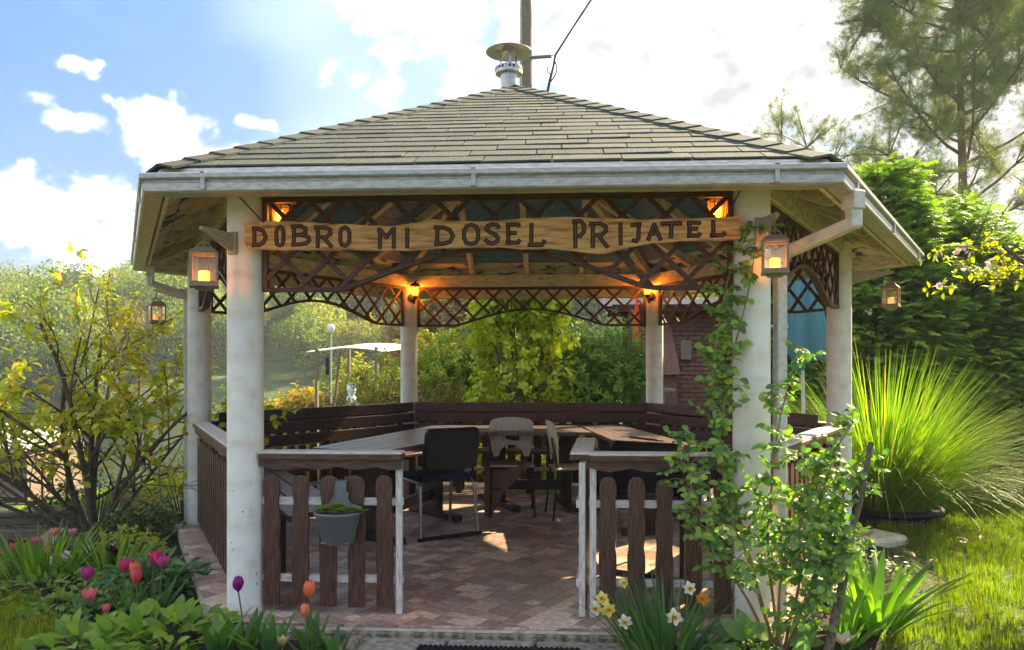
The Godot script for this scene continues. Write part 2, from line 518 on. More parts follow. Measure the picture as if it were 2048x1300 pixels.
func sky_color(az: float, el: float) -> Color:
	var d := Vector3(sin(az) * cos(el), sin(el), -cos(az) * cos(el))
	var up := maxf(d.y, 0.0)
	# air
	var t := pow(1.0 - up, 4.0)
	var s := maxf(d.dot(SUN_DIR), 0.0)
	var blue := Vector3(0.0128, 0.0435, 0.104).lerp(Vector3(0.064, 0.088, 0.114), t)
	blue = blue.lerp(Vector3(0.25, 0.26, 0.26), 0.5 * pow(s, 3.0))
	var veil := cn2.get_noise_3d(d.x * 30.0 + d.y * 50.0, d.y * 55.0 - d.x * 40.0, d.z * 22.0)
	blue = blue.lerp(Vector3(0.2, 0.22, 0.25), clampf(veil * 0.5 + 0.03, 0.0, 0.3))
	# clouds: the same field all round, thickened where the list says
	var w := cn.get_noise_3d(d.x * 340.0, d.y * 480.0, d.z * 340.0)
	var f := cn.get_noise_3d(d.x * 1100.0 + 31.0, d.y * 1400.0, d.z * 1100.0)
	var cover := -0.62 + 0.95 * clampf(cn2.get_noise_3d(d.x * 14.0 + 7.0, d.y * 20.0, d.z * 14.0) + 0.28, 0.0, 0.6)
	var inview := clampf((absf(rad_to_deg(az) + 3.0) - 36.0) / 10.0, 0.0, 1.0)
	inview = maxf(inview, clampf((rad_to_deg(el) - 30.0) / 10.0, 0.0, 1.0))
	cover = lerpf(-0.75, cover + 0.35, inview)
	var da := rad_to_deg(az)
	var de := rad_to_deg(el)
	var low := 0.0
	for c: Array in CLOUDS:
		var x: float = (da - c[0]) / c[2]
		if absf(x) > 1.7:
			continue
		var y: float = (de - c[1]) / c[3]
		if y < 0:
			y *= 0.85
		var q: float = c[4] * (1.15 - sqrt(x * x + y * y))
		if q > cover:
			cover = q
			low = clampf(-y * 0.5 + 0.4, 0.0, 1.0)
	var k := cover + w * 0.75 + f * 0.4
	var a := pow(smoothstep(-0.08, 0.75, k), 1.35)
	if a <= 0.0:
		return Color(blue.x, blue.y, blue.z)
	var shade := clampf(0.6 + 0.2 * f + 0.85 * w - 0.35 * low * smoothstep(0.25, 0.9, k), 0.0, 1.0)
	# clouds across from the sun, behind the camera, brightened as added fill on the gazebo front
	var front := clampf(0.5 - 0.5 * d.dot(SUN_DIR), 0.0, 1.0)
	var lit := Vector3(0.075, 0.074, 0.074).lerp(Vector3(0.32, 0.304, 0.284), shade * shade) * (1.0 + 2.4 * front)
	var o := blue.lerp(lit, a * 0.97)
	return Color(o.x, o.y, o.z)


func make_sky() -> ImageTexture:
	cn.seed = 5
	cn.frequency = 0.04
	cn.fractal_octaves = 5
	cn.noise_type = FastNoiseLite.TYPE_SIMPLEX_SMOOTH
	cn2.seed = 9
	cn2.frequency = 0.05
	cn2.fractal_octaves = 3
	cn2.noise_type = FastNoiseLite.TYPE_SIMPLEX_SMOOTH
	var W := 4096
	var H := 2048
	var small := Image.create(512, 256, false, Image.FORMAT_RGBF)
	small.fill(Color(0.08, 0.085, 0.065))
	for y in 128:
		for x in 512:
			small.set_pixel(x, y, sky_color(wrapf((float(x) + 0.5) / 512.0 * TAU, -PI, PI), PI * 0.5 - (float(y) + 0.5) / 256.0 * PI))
	small.resize(W, H, Image.INTERPOLATE_CUBIC)
	# the part in view, finer
	var x0 := int(W * -44.0 / 360.0)
	var x1 := int(W * 38.0 / 360.0)
	var y0 := int(H * (0.5 - 33.0 / 180.0))
	for y in range(y0, H / 2):
		for x in range(x0, x1):
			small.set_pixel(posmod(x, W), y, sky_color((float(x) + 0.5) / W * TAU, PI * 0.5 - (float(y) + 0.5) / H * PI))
	return ImageTexture.create_from_image(small)


func _ready() -> void:
	rng.seed = 20
	var cam := Camera3D.new()
	cam.name = "camera"
	add_child(cam)
	cam.position = Vector3(0.338, 1.317, 6.499)
	cam.rotation_degrees = Vector3(0, 3.263, 0)
	cam.projection = Camera3D.PROJECTION_FRUSTUM
	cam.near = 0.05
	cam.far = 900.0
	cam.size = 0.05 * 1300.0 / 1556.66
	cam.frustum_offset = Vector2(0, 0.05 * 88.84 / 1556.66)
	cam.current = true
	var we := WorldEnvironment.new()
	we.name = "environment"
	var env := Environment.new()
	env.background_mode = Environment.BG_SKY
	var pm := PanoramaSkyMaterial.new()
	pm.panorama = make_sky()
	var sky := Sky.new()
	sky.sky_material = pm
	env.sky = sky
	env.tonemap_mode = Environment.TONE_MAPPER_LINEAR
	env.tonemap_exposure = 9.0
	env.fog_enabled = true
	env.fog_density = 0.0009
	env.fog_light_color = Color(0.86, 0.9, 0.95)
	env.sdfgi_enabled = true
	env.ssao_enabled = true
	env.ssil_enabled = true
	we.environment = env
	add_child(we)
	var sun := DirectionalLight3D.new()
	sun.name = "sun"
	add_child(sun)
	sun.look_at_from_position(SUN_DIR * 30.0, Vector3.ZERO)
	sun.light_energy = 0.88
	sun.light_color = Color(1.0, 0.91, 0.74)
	sun.light_angular_distance = 0.6
	sun.shadow_enabled = true
	make_materials()
	print("materials ", Time.get_ticks_msec())
	make_gazebo()
	make_ground()
	print("ground ", Time.get_ticks_msec())
	make_hut()
	make_pole()
	make_hedge()
	make_pine()
	make_valley()
	print("back ", Time.get_ticks_msec())
	hill_trees()
	print("hill ", Time.get_ticks_msec())
	make_sign()
	make_lamps()
	make_furniture()
	make_planter()
	make_parasol()
	make_apple()
	left_shrub()
	rose_bush()
	grass_clump()
	make_flowers()
	make_lawn()
	print("plants ", Time.get_ticks_msec())


# ---------------------------------------------------------------- gazebo
const COLS := [Vector3(-1.357, 0, 2.338), Vector3(1.363, 0, 2.338), Vector3(2.643, 0, 0), Vector3(1.441, 0, -2.338), Vector3(-1.348, 0, -2.338), Vector3(-2.712, 0, 0)]
const APEX := 3.675
const SLOPE := 0.4928
const EAVE := 2.765
var gz: Node3D


func cdir(i: int) -> Vector3:
	var a := deg_to_rad(120.0 - 60.0 * i)
	return Vector3(cos(a), 0, sin(a))


func fdir(i: int) -> Vector3:
	return (cdir(i) + cdir(i + 1)).normalized()


func tdir(i: int) -> Vector3:
	return (cdir(i + 1) - cdir(i)).normalized()


# a point on roof slope i: s along the eave, a out from the axis, lifted o above the plane
func rp(i: int, s: float, a: float, o := 0.0) -> Vector3:
	var nn := (fdir(i) * SLOPE + Vector3.UP).normalized()
	return fdir(i) * a + tdir(i) * s + Vector3(0, APEX - SLOPE * a, 0) + nn * o


func shingle(mb: MB, i: int, s0: float, s1: float, al: float, ah: float, lift: float) -> bool:
	var k := 0.57735
	var l0 := clampf(s0, -al * k, al * k)
	var l1 := clampf(s1, -al * k, al * k)
	var h0 := clampf(s0, -ah * k, ah * k)
	var h1 := clampf(s1, -ah * k, ah * k)
	if l1 - l0 < 0.01:
		return false
	var j := rr(-0.006, 0.006)
	var a := rp(i, l0, al + j, lift)
	var b := rp(i, l1, al + j + rr(-0.005, 0.005), lift + rr(-0.002, 0.003))
	var d := rp(i, h1, ah, 0.004)
	var e := rp(i, h0, ah, 0.004)
	mb.quad(a, b, d, e)
	var dn := Vector3(0, -0.008, 0)
	mb.quad(a + dn, b + dn, b, a)
	mb.quad(e + dn, a + dn, a, e)
	mb.quad(b + dn, d + dn, d, b)
	return true


func shingles(i: int, roof: Node3D, single: bool) -> void:
	var ex := 0.128
	var rows := int(EAVE / ex)
	var all := MB.new()
	for r in rows:
		var al := EAVE - r * ex
		var ah := al - ex * 1.25
		if ah < 0.02:
			ah = 0.02
		var w := 0.335
		var off := fmod(r * 0.5 + (0.13 if r % 3 == 1 else 0.0), 1.0) * w + rr(-0.03, 0.03)
		var s := -2.0 + off
		while s < 2.0:
			var mb := all
			if single:
				mb = MB.new()
			if shingle(mb, i, s + 0.003, s + w - 0.003, al, ah, 0.009 + rr(0.0, 0.003)) and single:
				part(roof, "shingle", mb.mesh(), M["shingle%d" % rng.randi_range(0, 4)])
			s += w
	if not single:
		var o := part(roof, "shingle_slope", all.mesh(), M["shingle1"])
		o.set_meta("kind", "stuff")


func hip_caps(i: int, roof: Node3D, single: bool) -> void:
	# hip at corner i between slopes i-1 and i
	var n1 := (fdir(i + 5) * SLOPE + Vector3.UP).normalized()
	var n2 := (fdir(i) * SLOPE + Vector3.UP).normalized()
	var top := Vector3(0, APEX, 0)
	var foot := cdir(i) * (EAVE / 0.866) + Vector3(0, APEX - SLOPE * EAVE, 0)
	var h := (top - foot).normalized()
	var len := (top - foot).length()
	var e1 := n1.cross(h).normalized()
	if e1.dot(tdir(i + 5)) > 0:
		e1 = -e1
	var e2 := n2.cross(h).normalized()
	if e2.dot(tdir(i)) < 0:
		e2 = -e2
	var na := (n1 + n2).normalized()
	var all := MB.new()
	var t := -0.03
	while t < len - 0.1:
		var mb := all
		if single:
			mb = MB.new()
		var wd := 0.115 + rr(-0.008, 0.008)
		var lo := foot + h * t + na * (0.024 + rr(0, 0.003))
		var hi := foot + h * minf(t + 0.22, len) + na * 0.015
		var a := lo + e1 * wd - na * 0.004
		var b := lo + e2 * wd - na * 0.004
		var a2 := hi + e1 * wd - na * 0.004
		var b2 := hi + e2 * wd - na * 0.004
		mb.out_quad(a, lo, hi, a2, n1)
		mb.out_quad(lo, b, b2, hi, n2)
		var dn := -na * 0.012
		mb.out_quad(a, lo, lo + dn, a + dn, -h)
		mb.out_quad(lo, b, b + dn, lo + dn, -h)
		mb.out_quad(a, a2, a2 + dn, a + dn, e1)
		mb.out_quad(b, b2, b2 + dn, b + dn, e2)
		if single:
			part(roof, "hip_cap", mb.mesh(), M["shingle%d" % rng.randi_range(0, 4)])
		t += 0.165
	if not single:
		var o := part(roof, "hip_cap_row", all.mesh(), M["shingle1"])
		o.set_meta("kind", "stuff")


func make_roof() -> void:
	# waterproof deck under the shingles
	var mb := MB.new()
	for i in 6:
		var a := rp(i, -EAVE * 0.577, EAVE, -0.008)
		var b := rp(i, EAVE * 0.577, EAVE, -0.008)
		mb.tri(a, b, Vector3(0, APEX - 0.008, 0))
	var roof := part(gz, "roof", mb.mesh(), M["rubber"])
	for i in 6:
		shingles(i, roof, i == 0)
		hip_caps(i, roof, i < 2)
	# ceiling boards, seen from below: painted blue inside, cream beyond the beams
	for i in range(1, 6):
		var a := EAVE - 0.01
		while a > 0.15:
			var w := 0.118
			var b := MB.new()
			b.uo = Vector2(rr(0, 9), rr(0, 9))
			var nn := -(fdir(i) * SLOPE + Vector3.UP).normalized()
			var h0 := a * 0.577 - 0.004
			var h1 := (a - w + 0.006) * 0.577 - 0.004
			var o := -0.014 - rr(0, 0.003)
			var p0 := rp(i, -h0, a, o)
			var p1 := rp(i, h0, a, o)
			var p2 := rp(i, h1, a - w + 0.006, o)
			var p3 := rp(i, -h1, a - w + 0.006, o)
			var d := nn * 0.018
			b.quv(p0 + d, p3 + d, p2 + d, p1 + d, Vector2(-h0, 0), Vector2(-h1, w), Vector2(h1, w), Vector2(h0, 0))
			b.out_quad(p0, p1, p1 + d, p0 + d, fdir(i))
			b.out_quad(p3, p2, p2 + d, p3 + d, -fdir(i))
			part(roof, "ceiling_board", b.mesh(), M["eave_board"] if a > 2.36 else M["blue_paint"])
			a -= w
	# rafters
	for i in 6:
		var b := MB.new()
		b.uo = Vector2(rr(0, 9), rr(0, 9))
		var d := cdir(i)
		var sl := SLOPE * 0.866
		var off := 0.09
		b.bar(d * 0.12 + Vector3(0, APEX - sl * 0.12 - off, 0), d * 3.08 + Vector3(0, APEX - sl * 3.08 - off, 0), 0.07, 0.09, Vector3.UP, 0.006)
		part(roof, "hip_rafter", b.mesh(), M["cream_paint"])
		for s: float in [0.0, -0.62, 0.62]:
			var r := MB.new()
			r.uo = Vector2(rr(0, 9), rr(0, 9))
			var a0 := 0.14 if s == 0.0 else absf(s) / 0.577 + 0.06
			var p := rp(i, s, 2.6, -0.075)
			var q := rp(i, s, a0, -0.075)
			r.bar(q, p, 0.055, 0.085, Vector3.UP, 0.005)
			# rounded tail
			var g := Transform3D(Basis(fdir(i), Vector3.UP, tdir(i)).orthonormalized(), p)
			var po := PackedVector2Array()
			for k in 9:
				var an := -PI * 0.5 + PI * k / 8.0
				po.append(Vector2(cos(an) * 0.07, sin(an) * 0.042))
			var gb := Basis(Vector3(fdir(i).x, -SLOPE, fdir(i).z).normalized(), Vector3.UP, tdir(i))
			gb.y = gb.z.cross(gb.x).normalized()
			r.extrude(po, 0.054, Transform3D(gb, p))
			part(roof, "rafter", r.mesh(), M["cream_paint"])
	# fascia, drip edge and gutter along each eave
	for i in 6:
		var f := MB.new()
		f.uo = Vector2(rr(0, 9), rr(0, 9))
		ring(f, i, [2.735, 2.285, 2.735, 2.17, 2.757, 2.17, 2.757, 2.285])
		part(gz, "fascia_board", f.mesh(), M["cream_paint"])
		var dr := MB.new()
		dr.uo = Vector2(rr(0, 9), rr(0, 9))
		ring(dr, i, [2.66, 2.357, 2.66, 2.353, 2.775, 2.296, 2.8, 2.262, 2.804, 2.266, 2.779, 2.302])
		part(gz, "drip_edge", dr.mesh(), M["zinc"])
		var gu := MB.new()
		gu.uo = Vector2(rr(0, 9), rr(0, 9))
		ring(gu, i, [2.762, 2.262, 2.762, 2.176, 2.772, 2.168, 2.852, 2.168, 2.860, 2.176, 2.862, 2.212, 2.852, 2.218, 2.852, 2.226, 2.870, 2.230, 2.876, 2.236, 2.876, 2.256, 2.868, 2.262, 2.862, 2.258, 2.862, 2.236, 2.846, 2.228, 2.846, 2.214, 2.852, 2.208, 2.850, 2.178, 2.774, 2.178, 2.768, 2.184, 2.768, 2.262])
		var go := part(gz, "gutter", gu.mesh(), M["zinc"])
		for s: float in [-1.35, -0.05, 1.35]:
			var k := MB.new()
			var bb := Basis(tdir(i), Vector3.UP, fdir(i))
			k.box(fdir(i) * 2.868 + tdir(i) * s + Vector3(0, 2.214, 0), Vector3(0.022, 0.075, 0.012), bb, 0.002)
			k.box(fdir(i) * 2.822 + tdir(i) * s + Vector3(0, 2.262, 0), Vector3(0.022, 0.005, 0.11), bb, 0.001)
			part(go, "gutter_clip", k.mesh(), M["zinc"])
	# chimney pipe with its rain cap
	var ch := MB.new()
	var cx := Transform3D(Basis.IDENTITY, Vector3(-0.058, 0, 0))
	ch.lathe(pv([0.0, 3.55, 0.072, 3.55, 0.072, 3.86, 0.066, 3.86, 0.066, 3.6]), 28, cx)
	var co := part(gz, "chimney", ch.mesh(), M["steel"])
	ch = MB.new()
	ch.lathe(pv([0.072, 3.775, 0.112, 3.785, 0.112, 3.84, 0.106, 3.84, 0.106, 3.79, 0.072, 3.78]), 28, cx, false)
	part(co, "collar", ch.mesh(), M["steel"])
	for k in 22:
		var a := TAU * k / 22.0
		var sl := MB.new()
		sl.box(Vector3(-0.058 + cos(a) * 0.113, 3.822, sin(a) * 0.113), Vector3(0.004, 0.02, 0.018), Basis(Vector3.UP, -a), 0.0)
		part(co, "vent_slot", sl.mesh(), M["black_metal"] if k % 3 else M["zinc_old"])
	for k in 3:
		var a := TAU * k / 3.0 + 1.4
		var st := MB.new()
		st.box(Vector3(-0.058 + cos(a) * 0.075, 3.91, sin(a) * 0.075), Vector3(0.004, 0.14, 0.02), Basis(Vector3.UP, -a))
		part(co, "cap_strut", st.mesh(), M["steel"])
	ch = MB.new()
	ch.lathe(pv([0.0, 3.99, 0.05, 3.985, 0.11, 3.94, 0.19, 3.965, 0.194, 3.968, 0.192, 3.973, 0.10, 4.015, 0.0, 4.03]), 32, cx)
	part(co, "rain_cap", ch.mesh(), M["steel"])


# profile of (out, height) run along eave i with mitred ends
func ring(mb: MB, i: int, pr: Array) -> void:
	var m := pr.size() / 2
	var run := 0.0
	for k in m:
		var r0: float = pr[k * 2]
		var y0: float = pr[k * 2 + 1]
		var r1: float = pr[(k + 1) % m * 2]
		var y1: float = pr[(k + 1) % m * 2 + 1]
		var dl := Vector2(r1 - r0, y1 - y0).length()
		var c0 := fdir(i) * r0 + Vector3(0, y0, 0)
		var c1 := fdir(i) * r1 + Vector3(0, y1, 0)
		var t := tdir(i)
		var h0 := r0 * 0.57735 - 0.001
		var h1 := r1 * 0.57735 - 0.001
		mb.quv(c0 + t * h0, c0 - t * h0, c1 - t * h1, c1 + t * h1, Vector2(h0, run), Vector2(-h0, run), Vector2(-h1, run + dl), Vector2(h1, run + dl))
		run += dl


func lattice(i: int, yb: float, rise: float) -> void:
	var a: Vector3 = COLS[i]
	var b: Vector3 = COLS[(i + 1) % 6]
	var x := (b - a).normalized()
	var z := x.cross(Vector3.UP)
	var o := (a + b) * 0.5
	var hl := (b - a).length() * 0.5 - 0.098
	var xf := Transform3D(Basis(x, Vector3.UP, z), o)
	var yt := 2.252
	var arch := PackedVector2Array()
	var lower := PackedVector2Array()
	var N := 40
	for k in N + 1:
		var u := float(k) / N
		var q := clampf((u - 0.17) / 0.66, 0.0, 1.0)
		var y := yb + rise * pow(sin(PI * q), 1.15)
		arch.append(Vector2(lerpf(-hl, hl, u), y))
	var region := arch.duplicate()
	region.append(Vector2(hl, yt))
	region.append(Vector2(-hl, yt))
	var fr := MB.new()
	fr.uo = Vector2(rr(0, 9), rr(0, 9))
	fr.box(xf * Vector3(0, yt - 0.014, 0), Vector3(hl * 2, 0.028, 0.034), xf.basis, 0.002)
	for s: int in [-1, 1]:
		var h := yt - 0.03 - yb
		fr.box(xf * Vector3(s * (hl - 0.014), yb + h * 0.5, 0), Vector3(0.028, h, 0.034), xf.basis, 0.002)
	for k in N:
		var p := arch[k]
		var q := arch[k + 1]
		if k == 0:
			p.x += 0.03
		if k == N - 1:
			q.x -= 0.03
		var d := (q - p).normalized()
		var nn := Vector2(-d.y, d.x)
		fr.extrude(PackedVector2Array([p, q, q + nn * 0.022, p + nn * 0.022]), 0.05, xf)
	var panel := part(gz, "lattice_panel", fr.mesh(), M["lattice_wood"])
	var dx := 0.228
	var inner := PackedVector2Array()
	for p in arch:
		inner.append(p + Vector2(0, 0.01))
	inner.append(Vector2(hl - 0.02, yt - 0.02))
	inner.append(Vector2(-hl + 0.02, yt - 0.02))
	for s: int in [-1, 1]:
		var c := -hl - 0.9
		while c < hl + 0.9:
			var w := 0.013
			var p0 := Vector2(c - 0.6 * s, yt - 0.6)
			var p1 := Vector2(c + 0.05 * s, yt + 0.05)
			var d := (p1 - p0).normalized()
			var nn := Vector2(-d.y, d.x) * w
			var strip := PackedVector2Array([p0 - nn, p1 - nn, p1 + nn, p0 + nn])
			for po in Geometry2D.intersect_polygons(strip, inner):
				if po.size() < 3:
					continue
				var sm := MB.new()
				sm.extrude(po, 0.013, xf.translated_local(Vector3(0, 0, s * 0.0072)))
				part(panel, "slat", sm.mesh(), M["lattice_wood"])
			c += dx


var bal_mesh: Array = []


func baluster_profile() -> PackedVector2Array:
	var ys := [0.0, 0.02, 0.09, 0.16, 0.23, 0.29, 0.33, 0.36, 0.40, 0.46, 0.52, 0.56, 0.60, 0.64, 0.67, 0.69, 0.70]
	var ws := [0.045, 0.0455, 0.042, 0.043, 0.0475, 0.046, 0.040, 0.041, 0.045, 0.0465, 0.041, 0.0375, 0.043, 0.046, 0.042, 0.034, 0.018]
	var l := PackedVector2Array()
	for k in ys.size():
		l.append(Vector2(ws[k], ys[k]))
	for k in range(ys.size() - 1, -1, -1):
		l.append(Vector2(-ws[k], ys[k]))
	return l


func railing(called: String, a: Vector3, b: Vector3, nb: int, post_a := 0.0, post_b := 0.0, face := 1.0) -> Node3D:
	if bal_mesh.is_empty():
		for k in 4:
			var m := MB.new()
			m.uo = Vector2(rr(0, 9), rr(0, 9))
			var po := baluster_profile()
			for q in po.size():
				po[q] += Vector2(rr(-0.0015, 0.0015), 0)
			# grain runs up: swap the texture axes
			m.extrude(po, 0.022)
			for q in m.u.size():
				m.u[q] = Vector2(m.u[q].y, m.u[q].x)
			bal_mesh.append(m.mesh())
	var x := (b - a).normalized()
	var z := x.cross(Vector3.UP) * face
	var ba := Basis(x, Vector3.UP, z)
	var L := (b - a).length()
	var mid := (a + b) * 0.5
	var ro := node_part(gz, called)
	var mb := MB.new()
	mb.uo = Vector2(rr(0, 9), rr(0, 9))
	mb.box(mid + Vector3(0, 0.848, 0), Vector3(L, 0.03, 0.125), ba, 0.004)
	part(ro, "handrail", mb.mesh(), M["brown_wood"])
	mb = MB.new()
	mb.uo = Vector2(rr(0, 9), rr(0, 9))
	mb.box(mid + Vector3(0, 0.8702, 0), Vector3(L, 0.014, 0.118), ba, 0.003)
	part(ro, "cap_board", mb.mesh(), M["white_cap"])
	# scalloped apron
	var po := PackedVector2Array([Vector2(-L * 0.5, 0.833), Vector2(L * 0.5, 0.833)])
	var ns := int(L / 0.02)
	for k in ns + 1:
		var xx := L * 0.5 - L * k / ns
		po.append(Vector2(xx, 0.798 - 0.018 * absf(sin(PI * (xx + L * 0.5) / 0.21))))
	mb = MB.new()
	mb.uo = Vector2(rr(0, 9), rr(0, 9))
	mb.extrude(po, 0.02, Transform3D(ba, mid + z * 0.035))
	part(ro, "apron", mb.mesh(), M["brown_wood"])
	for y: float in [0.602, 0.184]:
		mb = MB.new()
		mb.uo = Vector2(rr(0, 9), rr(0, 9))
		mb.box(mid + Vector3(0, y, 0) - z * 0.012, Vector3(L, 0.04, 0.03), ba, 0.003)
		part(ro, "cross_rail", mb.mesh(), M["white_cap"])
	var lo := -L * 0.5 + 0.06 + post_a
	var hi := L * 0.5 - 0.06 - post_b
	for k in nb:
		var xx := lerpf(lo, hi, float(k) / maxf(nb - 1, 1))
		part(ro, "baluster", bal_mesh[rng.randi_range(0, 3)], M["brown_wood"], Transform3D(ba.rotated(z, rr(-0.008, 0.008)), mid + x * xx + z * 0.0145 + Vector3(0, 0.04 + rr(-0.006, 0.006), 0)))
	if post_a > 0 or post_b > 0:
		for e in 2:
			if [post_a, post_b][e] <= 0:
				continue
			mb = MB.new()
			mb.uo = Vector2(rr(0, 9), rr(0, 9))
			mb.box(mid + x * (L * 0.5 - 0.02) * (1 if e == 1 else -1) + Vector3(0, 0.413, 0) + z * 0.004, Vector3(0.034, 0.82, 0.034), ba, 0.003)
			part(ro, "post", mb.mesh(), M["white_cap"])
	return ro


func tile_textures() -> Array:
	var out := []
	for t in 6:
		var im := Image.create(128, 128, false, Image.FORMAT_RGB8)
		var nz := FastNoiseLite.new()
		nz.seed = 70 + t
		nz.frequency = 0.05
		nz.fractal_octaves = 4
		# a print of small rectangles: each block 2x2 cells of a 4x4 layout, some joined
		var cell := []
		for k in 16:
			cell.append(-1)
		var tones := []
		for y in 4:
			for x in 4:
				if cell[y * 4 + x] >= 0:
					continue
				var w := 1
				var h := 1
				var r := rng.randf()
				if r < 0.35:
					w = 2
				elif r < 0.5:
					h = 2
				elif r < 0.68:
					w = 2
					h = 2
				for yy in h:
					for xx in w:
						if x + xx < 4 and y + yy < 4 and cell[(y + yy) * 4 + x + xx] < 0:
							cell[(y + yy) * 4 + x + xx] = tones.size()
				var b: Array = [[0.45, 0.285, 0.205], [0.34, 0.205, 0.15], [0.55, 0.41, 0.31], [0.41, 0.285, 0.22], [0.29, 0.2, 0.155], [0.5, 0.33, 0.24]][rng.randi_range(0, 5)]
				var k := rr(0.85, 1.12)
				tones.append(Vector3(b[0] * k, b[1] * k, b[2] * k))
		for y in 128:
			for x in 128:
				var id: int = cell[(y / 32) * 4 + x / 32]
				var col: Vector3 = tones[id]
				var edge := false
				var xl: int = (x - 2) / 32 if x >= 2 else 0
				var yl: int = (y - 2) / 32 if y >= 2 else 0
				if cell[(y / 32) * 4 + xl] != id or cell[yl * 4 + x / 32] != id:
					edge = true
				var f := 1.0 + 0.45 * nz.get_noise_2d(x, y) + rr(-0.05, 0.05)
				if edge:
					f *= 0.72
				im.set_pixel(x, y, lin(clampf(col.x * f, 0, 1), clampf(col.y * f, 0, 1), clampf(col.z * f, 0, 1)))
		out.append(ImageTexture.create_from_image(im))
	return out


func make_floor() -> void:
	var hexp := PackedVector2Array()
	var RP := 2.925
	for i in 6:
		hexp.append(Vector2(cdir(i).x, cdir(i).z) * RP)
	var mb := MB.new()
	var flat := Transform3D(Basis(Vector3(1, 0, 0), Vector3(0, 0, 1), Vector3(0, -1, 0)), Vector3(0, -0.36, 0))
	mb.extrude(hexp, 0.69, flat)
	var fl := part(gz, "plinth", mb.mesh(), M["plaster"])
	var tt := tile_textures()
	var tm := []
	for k in 6:
		var m := mat("tile%d" % k, Color.WHITE, 0.34)
		m.albedo_texture = tt[k]
		m.uv1_scale = Vector3(3, 3, 1)
		m.heightmap_enabled = true
		m.heightmap_texture = M["bumpfine"]
		m.heightmap_scale = 0.04
		tm.append(m)
	# square tiles laid along the slanting sides, cut at the edge
	var hx2 := PackedVector2Array()
	for p in hexp:
		hx2.append(p * 0.999)
	var ang := deg_to_rad(-60.0)
	var ux := Vector2(cos(ang), sin(ang))
	var uy := Vector2(-ux.y, ux.x)
	var T := 0.333
	for a in range(-10, 11):
		for b in range(-10, 11):
			var c := ux * (a * T + 0.07) + uy * (b * T + 0.11)
			if c.length() > 3.4:
				continue
			var g := T * 0.5 - 0.0022
			var sq := PackedVector2Array([c - ux * g - uy * g, c + ux * g - uy * g, c + ux * g + uy * g, c - ux * g + uy * g])
			for po in Geometry2D.intersect_polygons(sq, hx2):
				var ar := 0.0
				for q in po.size():
					ar += po[q].cross(po[(q + 1) % po.size()])
				if absf(ar) < 0.002:
					continue
				var m := MB.new()
				var ht := -0.0055 + rr(-0.001, 0.001)
				m.extrude(po, 0.013, Transform3D(flat.basis, Vector3(0, ht, 0)))
				var rot := rng.randi_range(0, 3)
				for q in m.u.size():
					var l := m.u[q] - c
					var uv := Vector2(l.dot(ux), l.dot(uy)).rotated(rot * PI * 0.5) + Vector2(T, T) * 0.5
					m.u[q] = uv / (T * 3.0)
				part(fl, "floor_tile", m.mesh(), tm[rng.randi_range(0, 5)])


